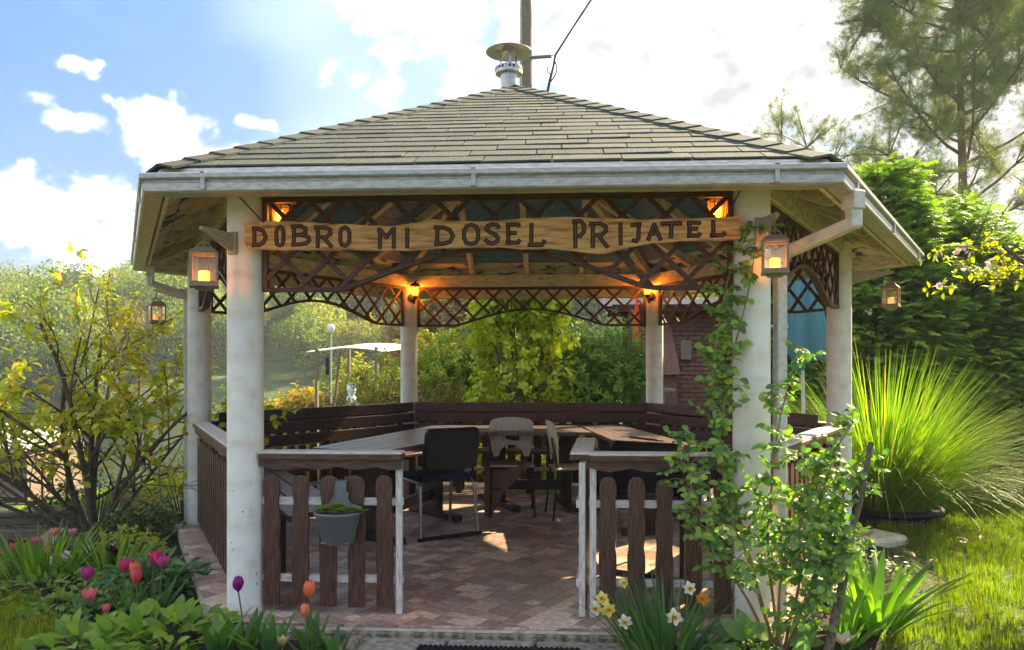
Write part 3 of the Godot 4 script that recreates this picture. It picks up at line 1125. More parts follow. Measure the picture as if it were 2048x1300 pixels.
func make_gazebo() -> void:
	gz = thing("gazebo", "hexagonal open garden pavilion with white columns, lattice panels and grey shingle roof", "gazebo")
	make_floor()
	make_roof()
	# columns
	for i in 6:
		var mb := MB.new()
		var pr := PackedVector2Array()
		for k in 12:
			pr.append(Vector2(0.096 + rr(-0.0003, 0.0003), 0.004 + 2.34 * k / 11.0))
		mb.lathe(pr, 36)
		part(gz, "column", mb.mesh(), M["white_paint"], Transform3D(Basis(Vector3.UP, rr(0, 6)), COLS[i]))
	# flaked paint on the two front columns
	for i in 2:
		for k in 8:
			var y := 0.05 + 1.0 * rng.randf() * rng.randf()
			var a := deg_to_rad(rr(25.0, 155.0))
			var ch := PackedVector2Array()
			var w := rr(0.002, 0.008)
			var h := rr(0.003, 0.016)
			var m := rng.randi_range(6, 9)
			for q in m:
				var b := TAU * q / m
				ch.append(Vector2(cos(b) * w * rr(0.6, 1.1), sin(b) * h * rr(0.6, 1.1)))
			var out := Vector3(cos(a), 0, sin(a))
			var cm := MB.new()
			cm.extrude(ch, 0.0016, Transform3D(Basis(Vector3.UP.cross(out), Vector3.UP, out), COLS[i] + out * 0.0962 + Vector3(0, y, 0)))
			part(gz, "paint_flake", cm.mesh(), M["bark"] if k % 2 else M["concrete"])
	# ring beams
	for i in 6:
		var a: Vector3 = COLS[i] + Vector3(0, 2.322, 0)
		var b: Vector3 = COLS[(i + 1) % 6] + Vector3(0, 2.322, 0)
		var d := (b - a).normalized()
		var mb := MB.new()
		mb.uo = Vector2(rr(0, 9), rr(0, 9))
		mb.bar(a + d * 0.03, b - d * 0.03, 0.095, 0.13 + (i % 2) * 0.004, Vector3.UP, 0.006)
		part(gz, "ring_beam", mb.mesh(), M["cream_paint"])
	lattice(0, 1.738, 0.215)
	for i in range(1, 6):
		lattice(i, 1.805, 0.185)
	# railings
	for i in range(1, 6):
		var a: Vector3 = COLS[i]
		var b: Vector3 = COLS[(i + 1) % 6]
		var d := (b - a).normalized()
		railing("railing", a + d * 0.088, b - d * 0.088, 18, 0.0, 0.0, 1.0)
	railing("railing", Vector3(-1.262, 0, 2.345), Vector3(-0.486, 0, 2.345), 5, 0.0, 0.035)
	railing("railing", Vector3(0.512, 0, 2.345), Vector3(1.268, 0, 2.345), 5, 0.035, 0.0)
	railing("gate", Vector3(0.47, 0, 2.36), Vector3(0.532, 0, 1.46), 6, 0.03, 0.03)
	# lantern arms, one outside each of four columns
	for q: Array in [[0, Vector3(-1.449, 2.012, 2.64)], [1, Vector3(1.415, 2.058, 2.59)], [5, Vector3(-3.08, 1.975, 0.02)], [2, Vector3(3.048, 2.085, 0.02)]]:
		var c: Vector3 = COLS[q[0]]
		var e: Vector3 = q[1]
		var d := Vector3(e.x - c.x, 0, e.z - c.z)
		var L := d.length()
		d = d.normalized()
		var mb := MB.new()
		mb.extrude(PackedVector2Array([Vector2(0.09, -0.075), Vector2(0.09, 0.03), Vector2(L + 0.02, 0.03), Vector2(L + 0.025, 0.012)]), 0.022, Transform3D(Basis(d, Vector3.UP, d.cross(Vector3.UP)), Vector3(c.x, e.y, c.z)))
		mb.box(Vector3(c.x, e.y - 0.022, c.z) + d * 0.103, Vector3(0.02, 0.12, 0.055), Basis(d, Vector3.UP, d.cross(Vector3.UP)), 0.003)
		part(gz, "lantern_arm", mb.mesh(), M["pale_timber"])
	# downpipes with their slanting necks
	pipe([Vector3(1.783, 2.17, 2.62), Vector3(1.783, 2.03, 2.62), Vector3(1.535, 1.93, 2.25), Vector3(1.535, -0.2, 2.245)], 0.03)
	pipe([Vector3(-3.05, 2.17, 0.18), Vector3(-3.05, 2.04, 0.18), Vector3(-2.832, 1.95, -0.02), Vector3(-2.832, -0.3, -0.03)], 0.026)


func pipe(pts: Array, r: float) -> void:
	var p := PackedVector3Array(pts)
	# square-section pipe, its pieces let into one another at the bends
	var mb := MB.new()
	for k in p.size() - 1:
		var dd := (p[k + 1] - p[k]).normalized()
		mb.bar(p[k] - dd * r * 0.7, p[k + 1] + dd * r * 0.7, r * (2.0 - k * 0.03), r * (2.0 - k * 0.03), Vector3.UP if absf(dd.y) < 0.9 else Vector3(0.3, 0, 1).normalized(), 0.006)
	var o := part(gz, "downpipe", mb.mesh(), M["zinc_pale"])
	var e: Vector3 = p[p.size() - 1]
	for y: float in [1.55, 0.6]:
		var k := MB.new()
		k.box(Vector3(e.x, y, e.z), Vector3(r * 2.15, 0.024, r * 2.15), Basis(Vector3.UP, atan2(0.3, 1.0)), 0.002)
		k.bar(Vector3(e.x, y, e.z), Vector3(e.x, y, e.z) + Vector3(-signf(e.x) * 0.09, 0, 0), 0.012, 0.012)
		part(o, "pipe_clip", k.mesh(), M["steel"])
	var n := MB.new()
	n.box(p[0] + Vector3(0, -0.03, 0), Vector3(r * 2.6, 0.09, r * 2.6), Basis(Vector3.UP, 0.5), 0.004)
	part(o, "outlet", n.mesh(), M["zinc_pale"])


# ---------------------------------------------------------------- the sign
const LETTERS := {
	"D": [[0.12, 0, 0.12, 1], [0, 1, 0.45, 1, 0.8, 0.85, 1, 0.5, 0.8, 0.14, 0.45, 0, 0, 0]],
	"O": [[0.5, 0, 0.16, 0.08, 0, 0.3, 0, 0.7, 0.16, 0.92, 0.5, 1, 0.84, 0.92, 1, 0.7, 1, 0.3, 0.84, 0.08, 0.5, 0]],
	"B": [[0.12, 0, 0.12, 1], [0, 1, 0.55, 1, 0.8, 0.88, 0.78, 0.66, 0.5, 0.54, 0.2, 0.54], [0.5, 0.54, 0.9, 0.44, 1, 0.24, 0.85, 0.06, 0.5, 0, 0, 0]],
	"R": [[0.15, 0, 0.15, 1], [0, 1, 0.6, 1, 0.9, 0.88, 0.92, 0.66, 0.65, 0.5, 0.2, 0.5], [0.5, 0.5, 0.75, 0.22, 1, 0]],
	"M": [[0.08, 0, 0.1, 0.96], [0.0, 0.96, 0.12, 0.96, 0.5, 0.55, 0.88, 0.98, 1, 0.98], [0.92, 0, 0.92, 0.96]],
	"I": [[0.5, 0, 0.5, 1]],
	"S": [[1, 0.82, 0.8, 0.97, 0.45, 1, 0.14, 0.9, 0.06, 0.72, 0.25, 0.58, 0.7, 0.46, 0.95, 0.3, 0.9, 0.1, 0.55, 0, 0.2, 0.03, 0, 0.16]],
	"E": [[0.12, 0, 0.12, 1], [0, 1, 0.9, 1, 0.95, 0.9], [0.12, 0.52, 0.72, 0.52], [0, 0, 0.85, 0, 1, 0.12]],
	"L": [[0.15, 1, 0.15, 0], [0, 0, 0.85, 0, 1, 0.18]],
	"P": [[0.15, 0, 0.15, 1], [0, 1, 0.65, 1, 0.95, 0.85, 0.95, 0.6, 0.65, 0.44, 0.2, 0.44]],
	"J": [[0, 0.95, 0.95, 0.98], [0.8, 0.98, 0.75, 0.2, 0.5, 0, 0.15, 0.05]],
	"A": [[0, 0, 0.48, 1], [0.48, 1, 1, 0], [0.22, 0.4, 0.8, 0.4]],
	"T": [[0, 0.98, 1, 1], [0.5, 0, 0.5, 0.98]]}


func stroke(mb: MB, pts: PackedVector2Array, w: float, z: float) -> void:
	for k in pts.size() - 1:
		var a := pts[k]
		var b := pts[k + 1]
		var d := (b - a).normalized()
		a -= d * w * 0.3
		b += d * w * 0.3
		var nn := Vector2(-d.y, d.x) * w * 0.5
		var zz := z + k * 0.00012
		mb.quad(Vector3(a.x + nn.x, a.y + nn.y, zz), Vector3(a.x - nn.x, a.y - nn.y, zz), Vector3(b.x - nn.x, b.y - nn.y, zz), Vector3(b.x + nn.x, b.y + nn.y, zz))


func make_sign() -> void:
	var o := thing("welcome_sign", "long wavy wooden plank with burnt lettering hung across the front opening", "sign", Vector3(0, 2.0, 2.47))
	var ou := pv([-1.306,2.091,-1.117,2.097,-0.903,2.084,-0.743,2.075,-0.597,2.068,-0.505,2.064,-0.412,2.079,-0.299,2.096,-0.163,2.084,0.046,2.087,0.202,2.098,0.382,2.104,0.562,2.094,0.818,2.084,1.071,2.089,1.263,2.094,1.273,1.977,1.172,1.975,1.071,1.974,0.970,1.972,0.869,1.968,0.716,1.944,0.575,1.911,0.498,1.917,0.434,1.928,0.305,1.940,0.150,1.936,0.046,1.950,-0.084,1.951,-0.215,1.947,-0.425,1.938,-0.584,1.937,-0.743,1.944,-0.903,1.940,-1.010,1.946,-1.117,1.944,-1.287,1.956,-1.306,2.001,-1.295,2.028])
	# finer, uneven outline
	var fine := PackedVector2Array()
	for k in ou.size():
		var a := ou[k]
		var b := ou[(k + 1) % ou.size()]
		var m := maxi(1, int((b - a).length() / 0.035))
		for q in m:
			fine.append(a.lerp(b, float(q) / m) + Vector2(rr(-0.0015, 0.0015), rr(-0.003, 0.003)) - Vector2(0, 2.0))
	var mb := MB.new()
	mb.uo = Vector2(3.3, 1.7)
	mb.extrude(fine, 0.028)
	part(o, "board", mb.mesh(), M["sign_wood"])
	for l: Array in [["D",-1.268,-1.179,1.961,2.069],["O",-1.142,-1.082,1.957,2.076],["B",-1.058,-0.946,1.962,2.078],["R",-0.935,-0.826,1.950,2.071],["O",-0.802,-0.732,1.954,2.070],["M",-0.600,-0.491,1.942,2.060],["I",-0.452,-0.420,1.944,2.058],["D",-0.302,-0.186,1.957,2.064],["O",-0.150,-0.056,1.956,2.076],["S",-0.037,0.051,1.960,2.080],["E",0.072,0.158,1.962,2.076],["L",0.186,0.287,1.948,2.075],["P",0.416,0.493,1.936,2.088],["R",0.503,0.608,1.935,2.077],["I",0.655,0.680,1.949,2.075],["J",0.713,0.780,1.964,2.072],["A",0.795,0.881,1.971,2.068],["T",0.864,0.983,1.983,2.073],["E",0.998,1.079,1.989,2.076],["L",1.114,1.203,1.988,2.083]]:
		var dk := MB.new()
		var gr := MB.new()
		var ins := 0.0105
		for st: Array in LETTERS[l[0]]:
			var pts := PackedVector2Array()
			for k in range(0, st.size(), 2):
				pts.append(Vector2(lerpf(l[1] + ins, l[2] - ins, st[k]), lerpf(l[3] + ins, l[4] - ins, st[k + 1]) - 2.0) + Vector2(rr(-0.0015, 0.0015), rr(-0.0015, 0.0015)))
			stroke(dk, pts, 0.0225, 0.0148)
			stroke(gr, pts, 0.0062, 0.0172)
		var le := part(o, "letter", dk.mesh(), M["letter_burn"])
		part(le, "groove", gr.mesh(), M["letter_groove"])
	# hanging cords at both ends
	for s: Array in [[-1.2, -1.42], [1.2, 1.32]]:
		var c := MB.new()
		c.rod(Vector3(s[0], 0.09, 0.017), Vector3(s[1], 0.31, -0.04), 0.004, 6)
		part(o, "cord", c.mesh(), M["wire"])


# ---------------------------------------------------------------- lanterns and lamps
func lantern(at: Vector3, turn: float, w: float, h: float, label: String, glow: float) -> void:
	# at: the hook point it hangs from
	var o := thing("candle_lantern", label, "lantern", at, turn, "candle lanterns hung on arms outside the columns")
	var drop := 0.085
	var yt := -drop
	var yb := -drop - h
	var hw := w * 0.5
	var ch := MB.new()
	for k in 4:
		var p := PackedVector3Array()
		var ra := PackedFloat32Array()
		for q in 9:
			var a := TAU * q / 8.0
			var y := 0.008 - 0.0155 * k - 0.012
			p.append(Vector3(cos(a) * 0.006, y + sin(a) * 0.011, 0) if k % 2 else Vector3(0, y + sin(a) * 0.011, cos(a) * 0.006))
			ra.append(0.0016)
		ch.tube(p, ra, 5, false)
	part(o, "hook_chain", ch.mesh(), M["old_brass"])
	var hd := MB.new()
	var hp := PackedVector3Array()
	var hr := PackedFloat32Array()
	for q in 9:
		var a := PI * q / 8.0
		hp.append(Vector3(cos(a) * w * 0.24, yt + 0.012 + sin(a) * 0.028, 0))
		hr.append(0.004)
	hd.tube(hp, hr, 6)
	part(o, "handle", hd.mesh(), M["old_brass"])
	var top := MB.new()
	var f := hw * 0.55
	var b := [Vector3(-hw, yt - 0.012, hw), Vector3(hw, yt - 0.012, hw), Vector3(hw, yt - 0.012, -hw), Vector3(-hw, yt - 0.012, -hw)]
	var t := [Vector3(-f, yt + 0.012, f), Vector3(f, yt + 0.012, f), Vector3(f, yt + 0.012, -f), Vector3(-f, yt + 0.012, -f)]
	for k in 4:
		top.quad(b[k], b[(k + 1) % 4], t[(k + 1) % 4], t[k])
	top.quad(t[0], t[1], t[2], t[3])
	top.quad(b[3], b[2], b[1], b[0])
	part(o, "top", top.mesh(), M["old_brass"])
	var base := MB.new()
	base.box(Vector3(0, yb + 0.008, 0), Vector3(w * 1.04, 0.014, w * 1.04), Basis.IDENTITY, 0.002)
	base.lathe(pv([0.0, yb - 0.012, w * 0.3, yb - 0.012, w * 0.36, yb]), 16)
	part(o, "base", base.mesh(), M["old_brass"])
	var fr := MB.new()
	var pw := w * 0.09
	for sx: int in [-1, 1]:
		for sz: int in [-1, 1]:
			fr.box(Vector3(sx * (hw - pw * 0.5), (yt + yb) * 0.5, sz * (hw - pw * 0.5)), Vector3(pw, h - 0.03, pw), Basis.IDENTITY, 0.0015)
	for y: float in [yt - 0.019, yb + 0.021]:
		for s: int in [-1, 1]:
			fr.box(Vector3(0, y, s * (hw - pw * 0.5)), Vector3(w - pw * 2.05, pw, pw * 0.9), Basis.IDENTITY, 0.001)
			fr.box(Vector3(s * (hw - pw * 0.5), y, 0), Vector3(pw * 0.9, pw, w - pw * 2.05), Basis.IDENTITY, 0.001)
	part(o, "frame", fr.mesh(), M["old_brass"])
	for k in 4:
		var g := MB.new()
		var ba := Basis(Vector3.UP, k * PI * 0.5)
		var c := ba * Vector3(0, (yt + yb) * 0.5, hw - pw * 0.5)
		var x := ba.x * (hw - pw)
		var y := Vector3(0, h * 0.5 - 0.03, 0)
		g.quad(c - x - y, c + x - y, c + x + y, c - x + y)
		part(o, "pane", g.mesh(), M["glass"])
	var ca := MB.new()
	var cr := w * 0.2
	var cy := yb + 0.016
	ca.lathe(pv([0.0, cy, cr, cy, cr, cy + h * 0.34, cr * 0.75, cy + h * 0.36, 0.0, cy + h * 0.33]), 18)
	part(o, "candle", ca.mesh(), M["candle"] if glow > 0.003 else M["candle_out"])
	var li := OmniLight3D.new()
	li.name = "candle_light"
	li.position = Vector3(0, cy + h * 0.2, 0)
	li.light_color = Color(1.0, 0.6, 0.22)
	li.light_energy = glow
	li.light_size = 0.02
	li.omni_range = 4.0
	li.omni_attenuation = 2.0
	li.shadow_enabled = true
	o.add_child(li)


func wall_lamp(col: Vector3, dirv: Vector3, y: float, label: String, energy: float) -> void:
	var at := col + Vector3(0, y, 0)
	var d := Vector3(dirv.x, 0, dirv.z).normalized()
	var o := thing("wall_lamp", label, "lamp", at, atan2(d.x, d.z), "small lit carriage lamps on the inside of the columns")
	# local +z is away from the column
	var p := MB.new()
	p.lathe(pv([0.0, 0.006, 0.045, 0.004, 0.05, -0.008, 0.0, -0.012]), 16, Transform3D(Basis(Vector3.RIGHT, PI * 0.5), Vector3(0, 0.0, 0.104)))
	part(o, "back_plate", p.mesh(), M["black_metal"])
	var a := MB.new()
	var ps := PackedVector3Array()
	var ra := PackedFloat32Array()
	for k in 11:
		var t := k / 10.0
		ps.append(Vector3(0, -0.075 * sin(PI * t), 0.108 + 0.072 * t))
		ra.append(0.006)
	a.tube(ps, ra, 8)
	part(o, "arm", a.mesh(), M["black_metal"])
	var zc := 0.18
	var b := MB.new()
	b.lathe(pv([0.0, -0.02, 0.02, -0.02, 0.026, 0.0, 0.042, 0.004, 0.042, 0.012, 0.0, 0.012]), 6, Transform3D(Basis.IDENTITY, Vector3(0, 0, zc)), false)
	part(o, "base", b.mesh(), M["black_metal"])
	var cg := MB.new()
	for k in 6:
		var an := TAU * k / 6.0
		cg.rod(Vector3(cos(an) * 0.042, 0.01, zc + sin(an) * 0.042), Vector3(cos(an) * 0.056, 0.125, zc + sin(an) * 0.056), 0.003, 5)
	part(o, "cage", cg.mesh(), M["black_metal"])
	for k in 6:
		var g := MB.new()
		var a0 := TAU * k / 6.0
		var a1 := TAU * (k + 1) / 6.0
		g.quad(Vector3(cos(a1) * 0.04, 0.012, zc + sin(a1) * 0.04), Vector3(cos(a0) * 0.04, 0.012, zc + sin(a0) * 0.04), Vector3(cos(a0) * 0.054, 0.123, zc + sin(a0) * 0.054), Vector3(cos(a1) * 0.054, 0.123, zc + sin(a1) * 0.054))
		part(o, "pane", g.mesh(), M["amber_glass"])
	var r := MB.new()
	r.lathe(pv([0.066, 0.123, 0.066, 0.128, 0.05, 0.148, 0.022, 0.162, 0.012, 0.164, 0.012, 0.178, 0.0, 0.186]), 6, Transform3D(Basis.IDENTITY, Vector3(0, 0, zc)), false)
	part(o, "roof_cap", r.mesh(), M["black_metal"])
	var u := MB.new()
	u.lathe(pv([0.0, 0.03, 0.012, 0.03, 0.022, 0.055, 0.024, 0.075, 0.016, 0.098, 0.0, 0.108]), 14, Transform3D(Basis.IDENTITY, Vector3(0, 0, zc)))
	part(o, "bulb", u.mesh(), M["bulb"])
	var li := OmniLight3D.new()
	li.name = "bulb_light"
	li.position = Vector3(0, 0.07, zc)
	li.light_color = Color(1.0, 0.5, 0.12)
	li.light_energy = energy
	li.light_size = 0.03
	li.omni_range = 8.0
	li.omni_attenuation = 2.0
	li.shadow_enabled = true
	o.add_child(li)


func make_lamps() -> void:
	lantern(Vector3(-1.449, 2.008, 2.64), 0.42, 0.135, 0.19, "copper framed candle lantern hanging off the front column nearest the wide yellow shrub", 0.005)
	lantern(Vector3(1.415, 2.050, 2.59), -0.22, 0.125, 0.18, "square candle lantern hanging before the column with the climbing rose", 0.004)
	lantern(Vector3(-3.08, 1.97, 0.02), 0.75, 0.125, 0.175, "small lantern hanging against the wooded hill, beside the thin grey downpipe", 0.0015)
	lantern(Vector3(3.048, 2.08, 0.02), -0.55, 0.125, 0.175, "pale lantern hanging before the dark evergreen hedge, above the tall grass clump", 0.0006)
	wall_lamp(COLS[4], Vector3(0.55, 0, 0.83), 2.13, "glowing lamp on the rear column beside the white garden canopy", 0.028)
	wall_lamp(COLS[3], Vector3(-0.55, 0, 0.83), 2.13, "glowing lamp on the rear column in front of the brick barbecue", 0.028)
	wall_lamp(COLS[0], Vector3(0.9, 0, -0.45), 2.10, "glowing lamp behind the lattice above the first letters of the sign", 0.009)
	wall_lamp(COLS[1], Vector3(-0.9, 0, -0.45), 2.10, "glowing lamp behind the lattice above the last letters of the sign", 0.009)


# ---------------------------------------------------------------- furniture
func bench(i: int, label: String, back: bool) -> void:
	var a: Vector3 = COLS[i]
	var b: Vector3 = COLS[(i + 1) % 6]
	var x := (b - a).normalized()
	var inn := -x.cross(Vector3.UP)
	if inn.dot(a) > 0:
		inn = -inn
	var L := (b - a).length()
	var o := thing("bench", label, "bench", (a + b) * 0.5, 0.0, "built-in brown benches round the inside")
	var ba := Basis(x, Vector3.UP, x.cross(Vector3.UP))
	for k in 3:
		var m := MB.new()
		m.uo = Vector2(rr(0, 9), rr(0, 9))
		var d := 0.33 + k * 0.135
		var hl := L * 0.5 - d * 0.577 - 0.02
		m.box(inn * d + Vector3(0, 0.44, 0), Vector3(hl * 2, 0.032, 0.122), ba, 0.004)
		part(o, "seat_plank", m.mesh(), M["brown_wood"])
	for s: float in [-0.75, 0.0, 0.75]:
		var m := MB.new()
		m.uo = Vector2(rr(0, 9), rr(0, 9))
		m.box(x * s + inn * 0.57 + Vector3(0, 0.212, 0), Vector3(0.06, 0.422, 0.05), ba, 0.004)
		m.box(x * s + inn * 0.30 + Vector3(0, 0.212, 0), Vector3(0.06, 0.422, 0.05), ba, 0.004)
		m.box(x * s + inn * 0.435 + Vector3(0, 0.40, 0), Vector3(0.045, 0.045, 0.21), ba, 0.003)
		part(o, "leg", m.mesh(), M["dark_wood"])
	if back:
		for k in 3:
			var m := MB.new()
			m.uo = Vector2(rr(0, 9), rr(0, 9))
			var d := 0.165 - k * 0.012
			var hl := L * 0.5 - d * 0.577 - 0.01
			m.box(inn * d + Vector3(0, 0.66 + k * 0.119, 0), Vector3(hl * 2, 0.1, 0.022), ba, 0.004)
			part(o, "back_slat", m.mesh(), M["brown_wood"] if i != 4 else M["dark_wood"])
		for s: float in [-0.85, 0.0, 0.85]:
			var m := MB.new()
			m.box(x * s + inn * 0.117 + Vector3(0, 0.47, 0), Vector3(0.05, 0.94, 0.035), ba, 0.003)
			part(o, "back_post", m.mesh(), M["dark_wood"])


func table(q: Array, label: String, nlegs: Array) -> void:
	# q: corners on the floor plan a0 a1 (outer edge), b0 b1 (inner edge)
	var c: Vector3 = (q[0] + q[1] + q[2] + q[3]) * 0.25
	var o := thing("table", label, "table", c, 0.0, "dark plank tables set in a horseshoe")
	var N := 6
	for k in N:
		var m := MB.new()
		m.uo = Vector2(rr(0, 9), rr(0, 9))
		var t0 := (k + 0.025) / N
		var t1 := (k + 0.975) / N
		var p := [q[0].lerp(q[2], t0) - c, q[1].lerp(q[3], t0) - c, q[1].lerp(q[3], t1) - c, q[0].lerp(q[2], t1) - c]
		var po := PackedVector2Array()
		for r: Vector3 in p:
			po.append(Vector2(r.x, r.z))
		m.extrude(po, 0.03, Transform3D(Basis(Vector3(1, 0, 0), Vector3(0, 0, 1), Vector3(0, -1, 0)), Vector3(0, 0.725 + rr(-0.001, 0.001), 0)))
		# grain along the plank
		var d: Vector3 = (p[1] - p[0]).normalized()
		for w in m.u.size():
			var uv := m.u[w] - m.uo
			m.u[w] = Vector2(uv.x * d.x + uv.y * d.z, -uv.x * d.z + uv.y * d.x) + m.uo
		part(o, "plank", m.mesh(), M["table_wood"])
	for t: float in nlegs:
		var a: Vector3 = q[0].lerp(q[1], t) - c
		var b: Vector3 = q[2].lerp(q[3], t) - c
		var d := (b - a).normalized()
		var m := MB.new()
		m.uo = Vector2(rr(0, 9), rr(0, 9))
		m.bar(a + d * 0.06 + Vector3(0, 0.685, 0), b - d * 0.06 + Vector3(0, 0.685, 0), 0.07, 0.046)
		m.bar(a + d * 0.1 + Vector3(0, 0.03, 0), b - d * 0.04 + Vector3(0, 0.03, 0), 0.08, 0.055)
		var mid := (a + b) * 0.5
		m.box(mid + Vector3(0, 0.36, 0), Vector3(0.24, 0.60, 0.07), Basis(d, Vector3.UP, d.cross(Vector3.UP)), 0.004)
		part(o, "trestle", m.mesh(), M["dark_wood"])
	var s := MB.new()
	var l0: Vector3 = (q[0].lerp(q[1], nlegs[0]) + q[2].lerp(q[3], nlegs[0])) * 0.5 - c
	var l1: Vector3 = (q[0].lerp(q[1], nlegs[1]) + q[2].lerp(q[3], nlegs[1])) * 0.5 - c
	s.bar(l0 + Vector3(0, 0.2, 0), l1 + Vector3(0, 0.2, 0), 0.04, 0.09)
	part(o, "stretcher", s.mesh(), M["dark_wood"])


func wood_chair(at: Vector3, turn: float, label: String, cushion: bool) -> void:
	# faces local +z
	var o := thing("cafe_chair", label, "chair", at, turn, "stacking chairs with pale plywood backs")
	var leg := func(p: Array, r := 0.0095) -> void:
		var m := MB.new()
		var ra := PackedFloat32Array()
		for k in p.size():
			ra.append(r)
		m.tube(PackedVector3Array(p), ra, 8)
		part(o, "leg", m.mesh(), M["black_metal"])
	for s: int in [-1, 1]:
		leg.call([Vector3(s * 0.20, 0.0, 0.21), Vector3(s * 0.185, 0.435, 0.17)])
		leg.call([Vector3(s * 0.20, 0.0, -0.23), Vector3(s * 0.185, 0.40, -0.185), Vector3(s * 0.18, 0.46, -0.19), Vector3(s * 0.165, 0.72, -0.235)])
	var f := MB.new()
	f.rod(Vector3(-0.185, 0.43, 0.17), Vector3(0.185, 0.43, 0.17), 0.009)
	f.rod(Vector3(-0.185, 0.43, -0.185), Vector3(0.185, 0.43, -0.185), 0.009)
	f.rod(Vector3(-0.19, 0.25, 0.187), Vector3(0.19, 0.25, 0.187), 0.006)
	for s: int in [-1, 1]:
		f.rod(Vector3(s * 0.185, 0.43, -0.185), Vector3(s * 0.185, 0.43, 0.17), 0.009)
	part(o, "seat_frame", f.mesh(), M["black_metal"])
	var se := MB.new()
	se.uo = Vector2(rr(0, 9), rr(0, 9))
	se.box(Vector3(0, 0.448, -0.005), Vector3(0.40, 0.014, 0.40), Basis(Vector3.RIGHT, -0.03), 0.006)
	part(o, "seat", se.mesh(), M["chair_wood"])
	# back: rounded ply shell with an arched cut-out at its foot, gently curved
	var po := PackedVector2Array()
	for k in 13:
		var a := PI * k / 12.0
		po.append(Vector2(cos(a) * 0.205, 0.80 + pow(sin(a), 0.6) * 0.065))
	po.append(Vector2(-0.205, 0.70))
	po.append(Vector2(-0.185, 0.56))
	po.append(Vector2(-0.165, 0.5))
	po.append(Vector2(-0.125, 0.5))
	for k in 11:
		var a := PI - PI * k / 10.0
		po.append(Vector2(cos(a) * 0.115, 0.505 + sin(a) * 0.105))
	po.append(Vector2(0.125, 0.5))
	po.append(Vector2(0.165, 0.5))
	po.append(Vector2(0.185, 0.56))
	po.append(Vector2(0.205, 0.70))
	var b := MB.new()
	b.uo = Vector2(rr(0, 9), rr(0, 9))
	b.extrude(po, 0.014)
	for k in b.v.size():
		var p := b.v[k]
		b.v[k] = Vector3(p.x, p.y, p.z - 0.20 - (p.y - 0.5) * 0.13 + p.x * p.x * 0.7)
	part(o, "backrest", b.mesh(), M["chair_wood"])
	if cushion:
		var cu := thing("seat_cushion", "brown seat pad with green underside drooping off the pale chair", "cushion", at + Vector3(-0.05, 0.456, 0.06).rotated(Vector3.UP, turn), turn)
		for l in 2:
			var m := MB.new()
			var N := 12
			var W := 0.40
			var st := m.v.size()
			for j in N + 1:
				for i in N + 1:
					var u := float(i) / N - 0.5
					var w := float(j) / N - 0.5
					var x := u * W
					var z := w * W + 0.03
					# the front corner sags over the edge of the seat
					var ov := maxf(0.0, z - 0.06 - u * 0.2)
					var y := 0.02 - 1.1 * ov * ov * 7.0 - maxf(0.0, u * -0.05) + 0.012 * sin(i * 1.1 + j * 0.7)
					y += 0.03 * absf(u) * (1.0 if z > 0.1 else 0.0)
					m.vert(Vector3(x, y - l * 0.014, z - ov * 0.45), Vector3.UP if l == 0 else Vector3.DOWN, Vector2(x, z))
			for j in N:
				for i in N:
					var a := st + j * (N + 1) + i
					if l == 0:
						m.ix.append_array(PackedInt32Array([a, a + 1, a + N + 1, a + 1, a + N + 2, a + N + 1]))
					else:
						m.ix.append_array(PackedInt32Array([a, a + N + 1, a + 1, a + 1, a + N + 1, a + N + 2]))
			var sf := SurfaceTool.new()
			sf.create_from(m.mesh(), 0)
			sf.generate_normals()
			part(cu, "top_cover" if l == 0 else "underside", sf.commit(), M["cork_cushion"] if l == 0 else M["green_cushion"])


func black_chair(at: Vector3, turn: float, label: String, arms := false) -> void:
	# faces local +z; a bent-tube frame with a black foot bar
	var o := thing("office_chair", label, "chair", at, turn, "black padded chairs on grey tube frames")
	for s: int in [-1, 1]:
		var m := MB.new()
		var p := PackedVector3Array([Vector3(s * 0.25, 0.012, -0.24), Vector3(s * 0.235, 0.40, -0.20), Vector3(s * 0.232, 0.435, -0.16), Vector3(s * 0.232, 0.44, 0.14), Vector3(s * 0.235, 0.41, 0.185), Vector3(s * 0.25, 0.012, 0.24)])
		m.tube(p, PackedFloat32Array([0.0125, 0.0125, 0.0125, 0.0125, 0.0125, 0.0125]), 10)
		part(o, "leg", m.mesh(), M["chair_steel"])
		var u := MB.new()
		u.tube(PackedVector3Array([Vector3(s * 0.21, 0.43, -0.15), Vector3(s * 0.205, 0.5, -0.235), Vector3(s * 0.2, 0.6, -0.255), Vector3(s * 0.195, 0.78, -0.285)]), PackedFloat32Array([0.011, 0.011, 0.011, 0.011]), 8)
		part(o, "back_tube", u.mesh(), M["black_metal"])
		if arms:
			var r := MB.new()
			r.tube(PackedVector3Array([Vector3(s * 0.255, 0.43, 0.16), Vector3(s * 0.27, 0.64, 0.14), Vector3(s * 0.27, 0.655, 0.1), Vector3(s * 0.265, 0.665, -0.25)]), PackedFloat32Array([0.011, 0.011, 0.013, 0.013]), 8)
			part(o, "armrest", r.mesh(), M["chair_steel"])
	var bar := MB.new()
	bar.box(Vector3(0, 0.016, -0.245), Vector3(0.56, 0.03, 0.034), Basis.IDENTITY, 0.006)
	part(o, "foot_bar", bar.mesh(), M["black_plastic"])
	# seat pad and back shell with soft corners
	var se := MB.new()
	rounded(se, 0.45, 0.43, 0.06, 0.05, Transform3D(Basis(Vector3.RIGHT, Vector3(0, 0, 1), Vector3.DOWN), Vector3(0, 0.465, 0.0)), 0.0)
	part(o, "seat", se.mesh(), M["navy_fabric"])
	var b := MB.new()
	rounded(b, 0.47, 0.33, 0.05, 0.04, Transform3D(Basis(Vector3.RIGHT, -0.14), Vector3(0, 0.70, -0.285)), 0.35)
	part(o, "backrest", b.mesh(), M["black_plastic"])


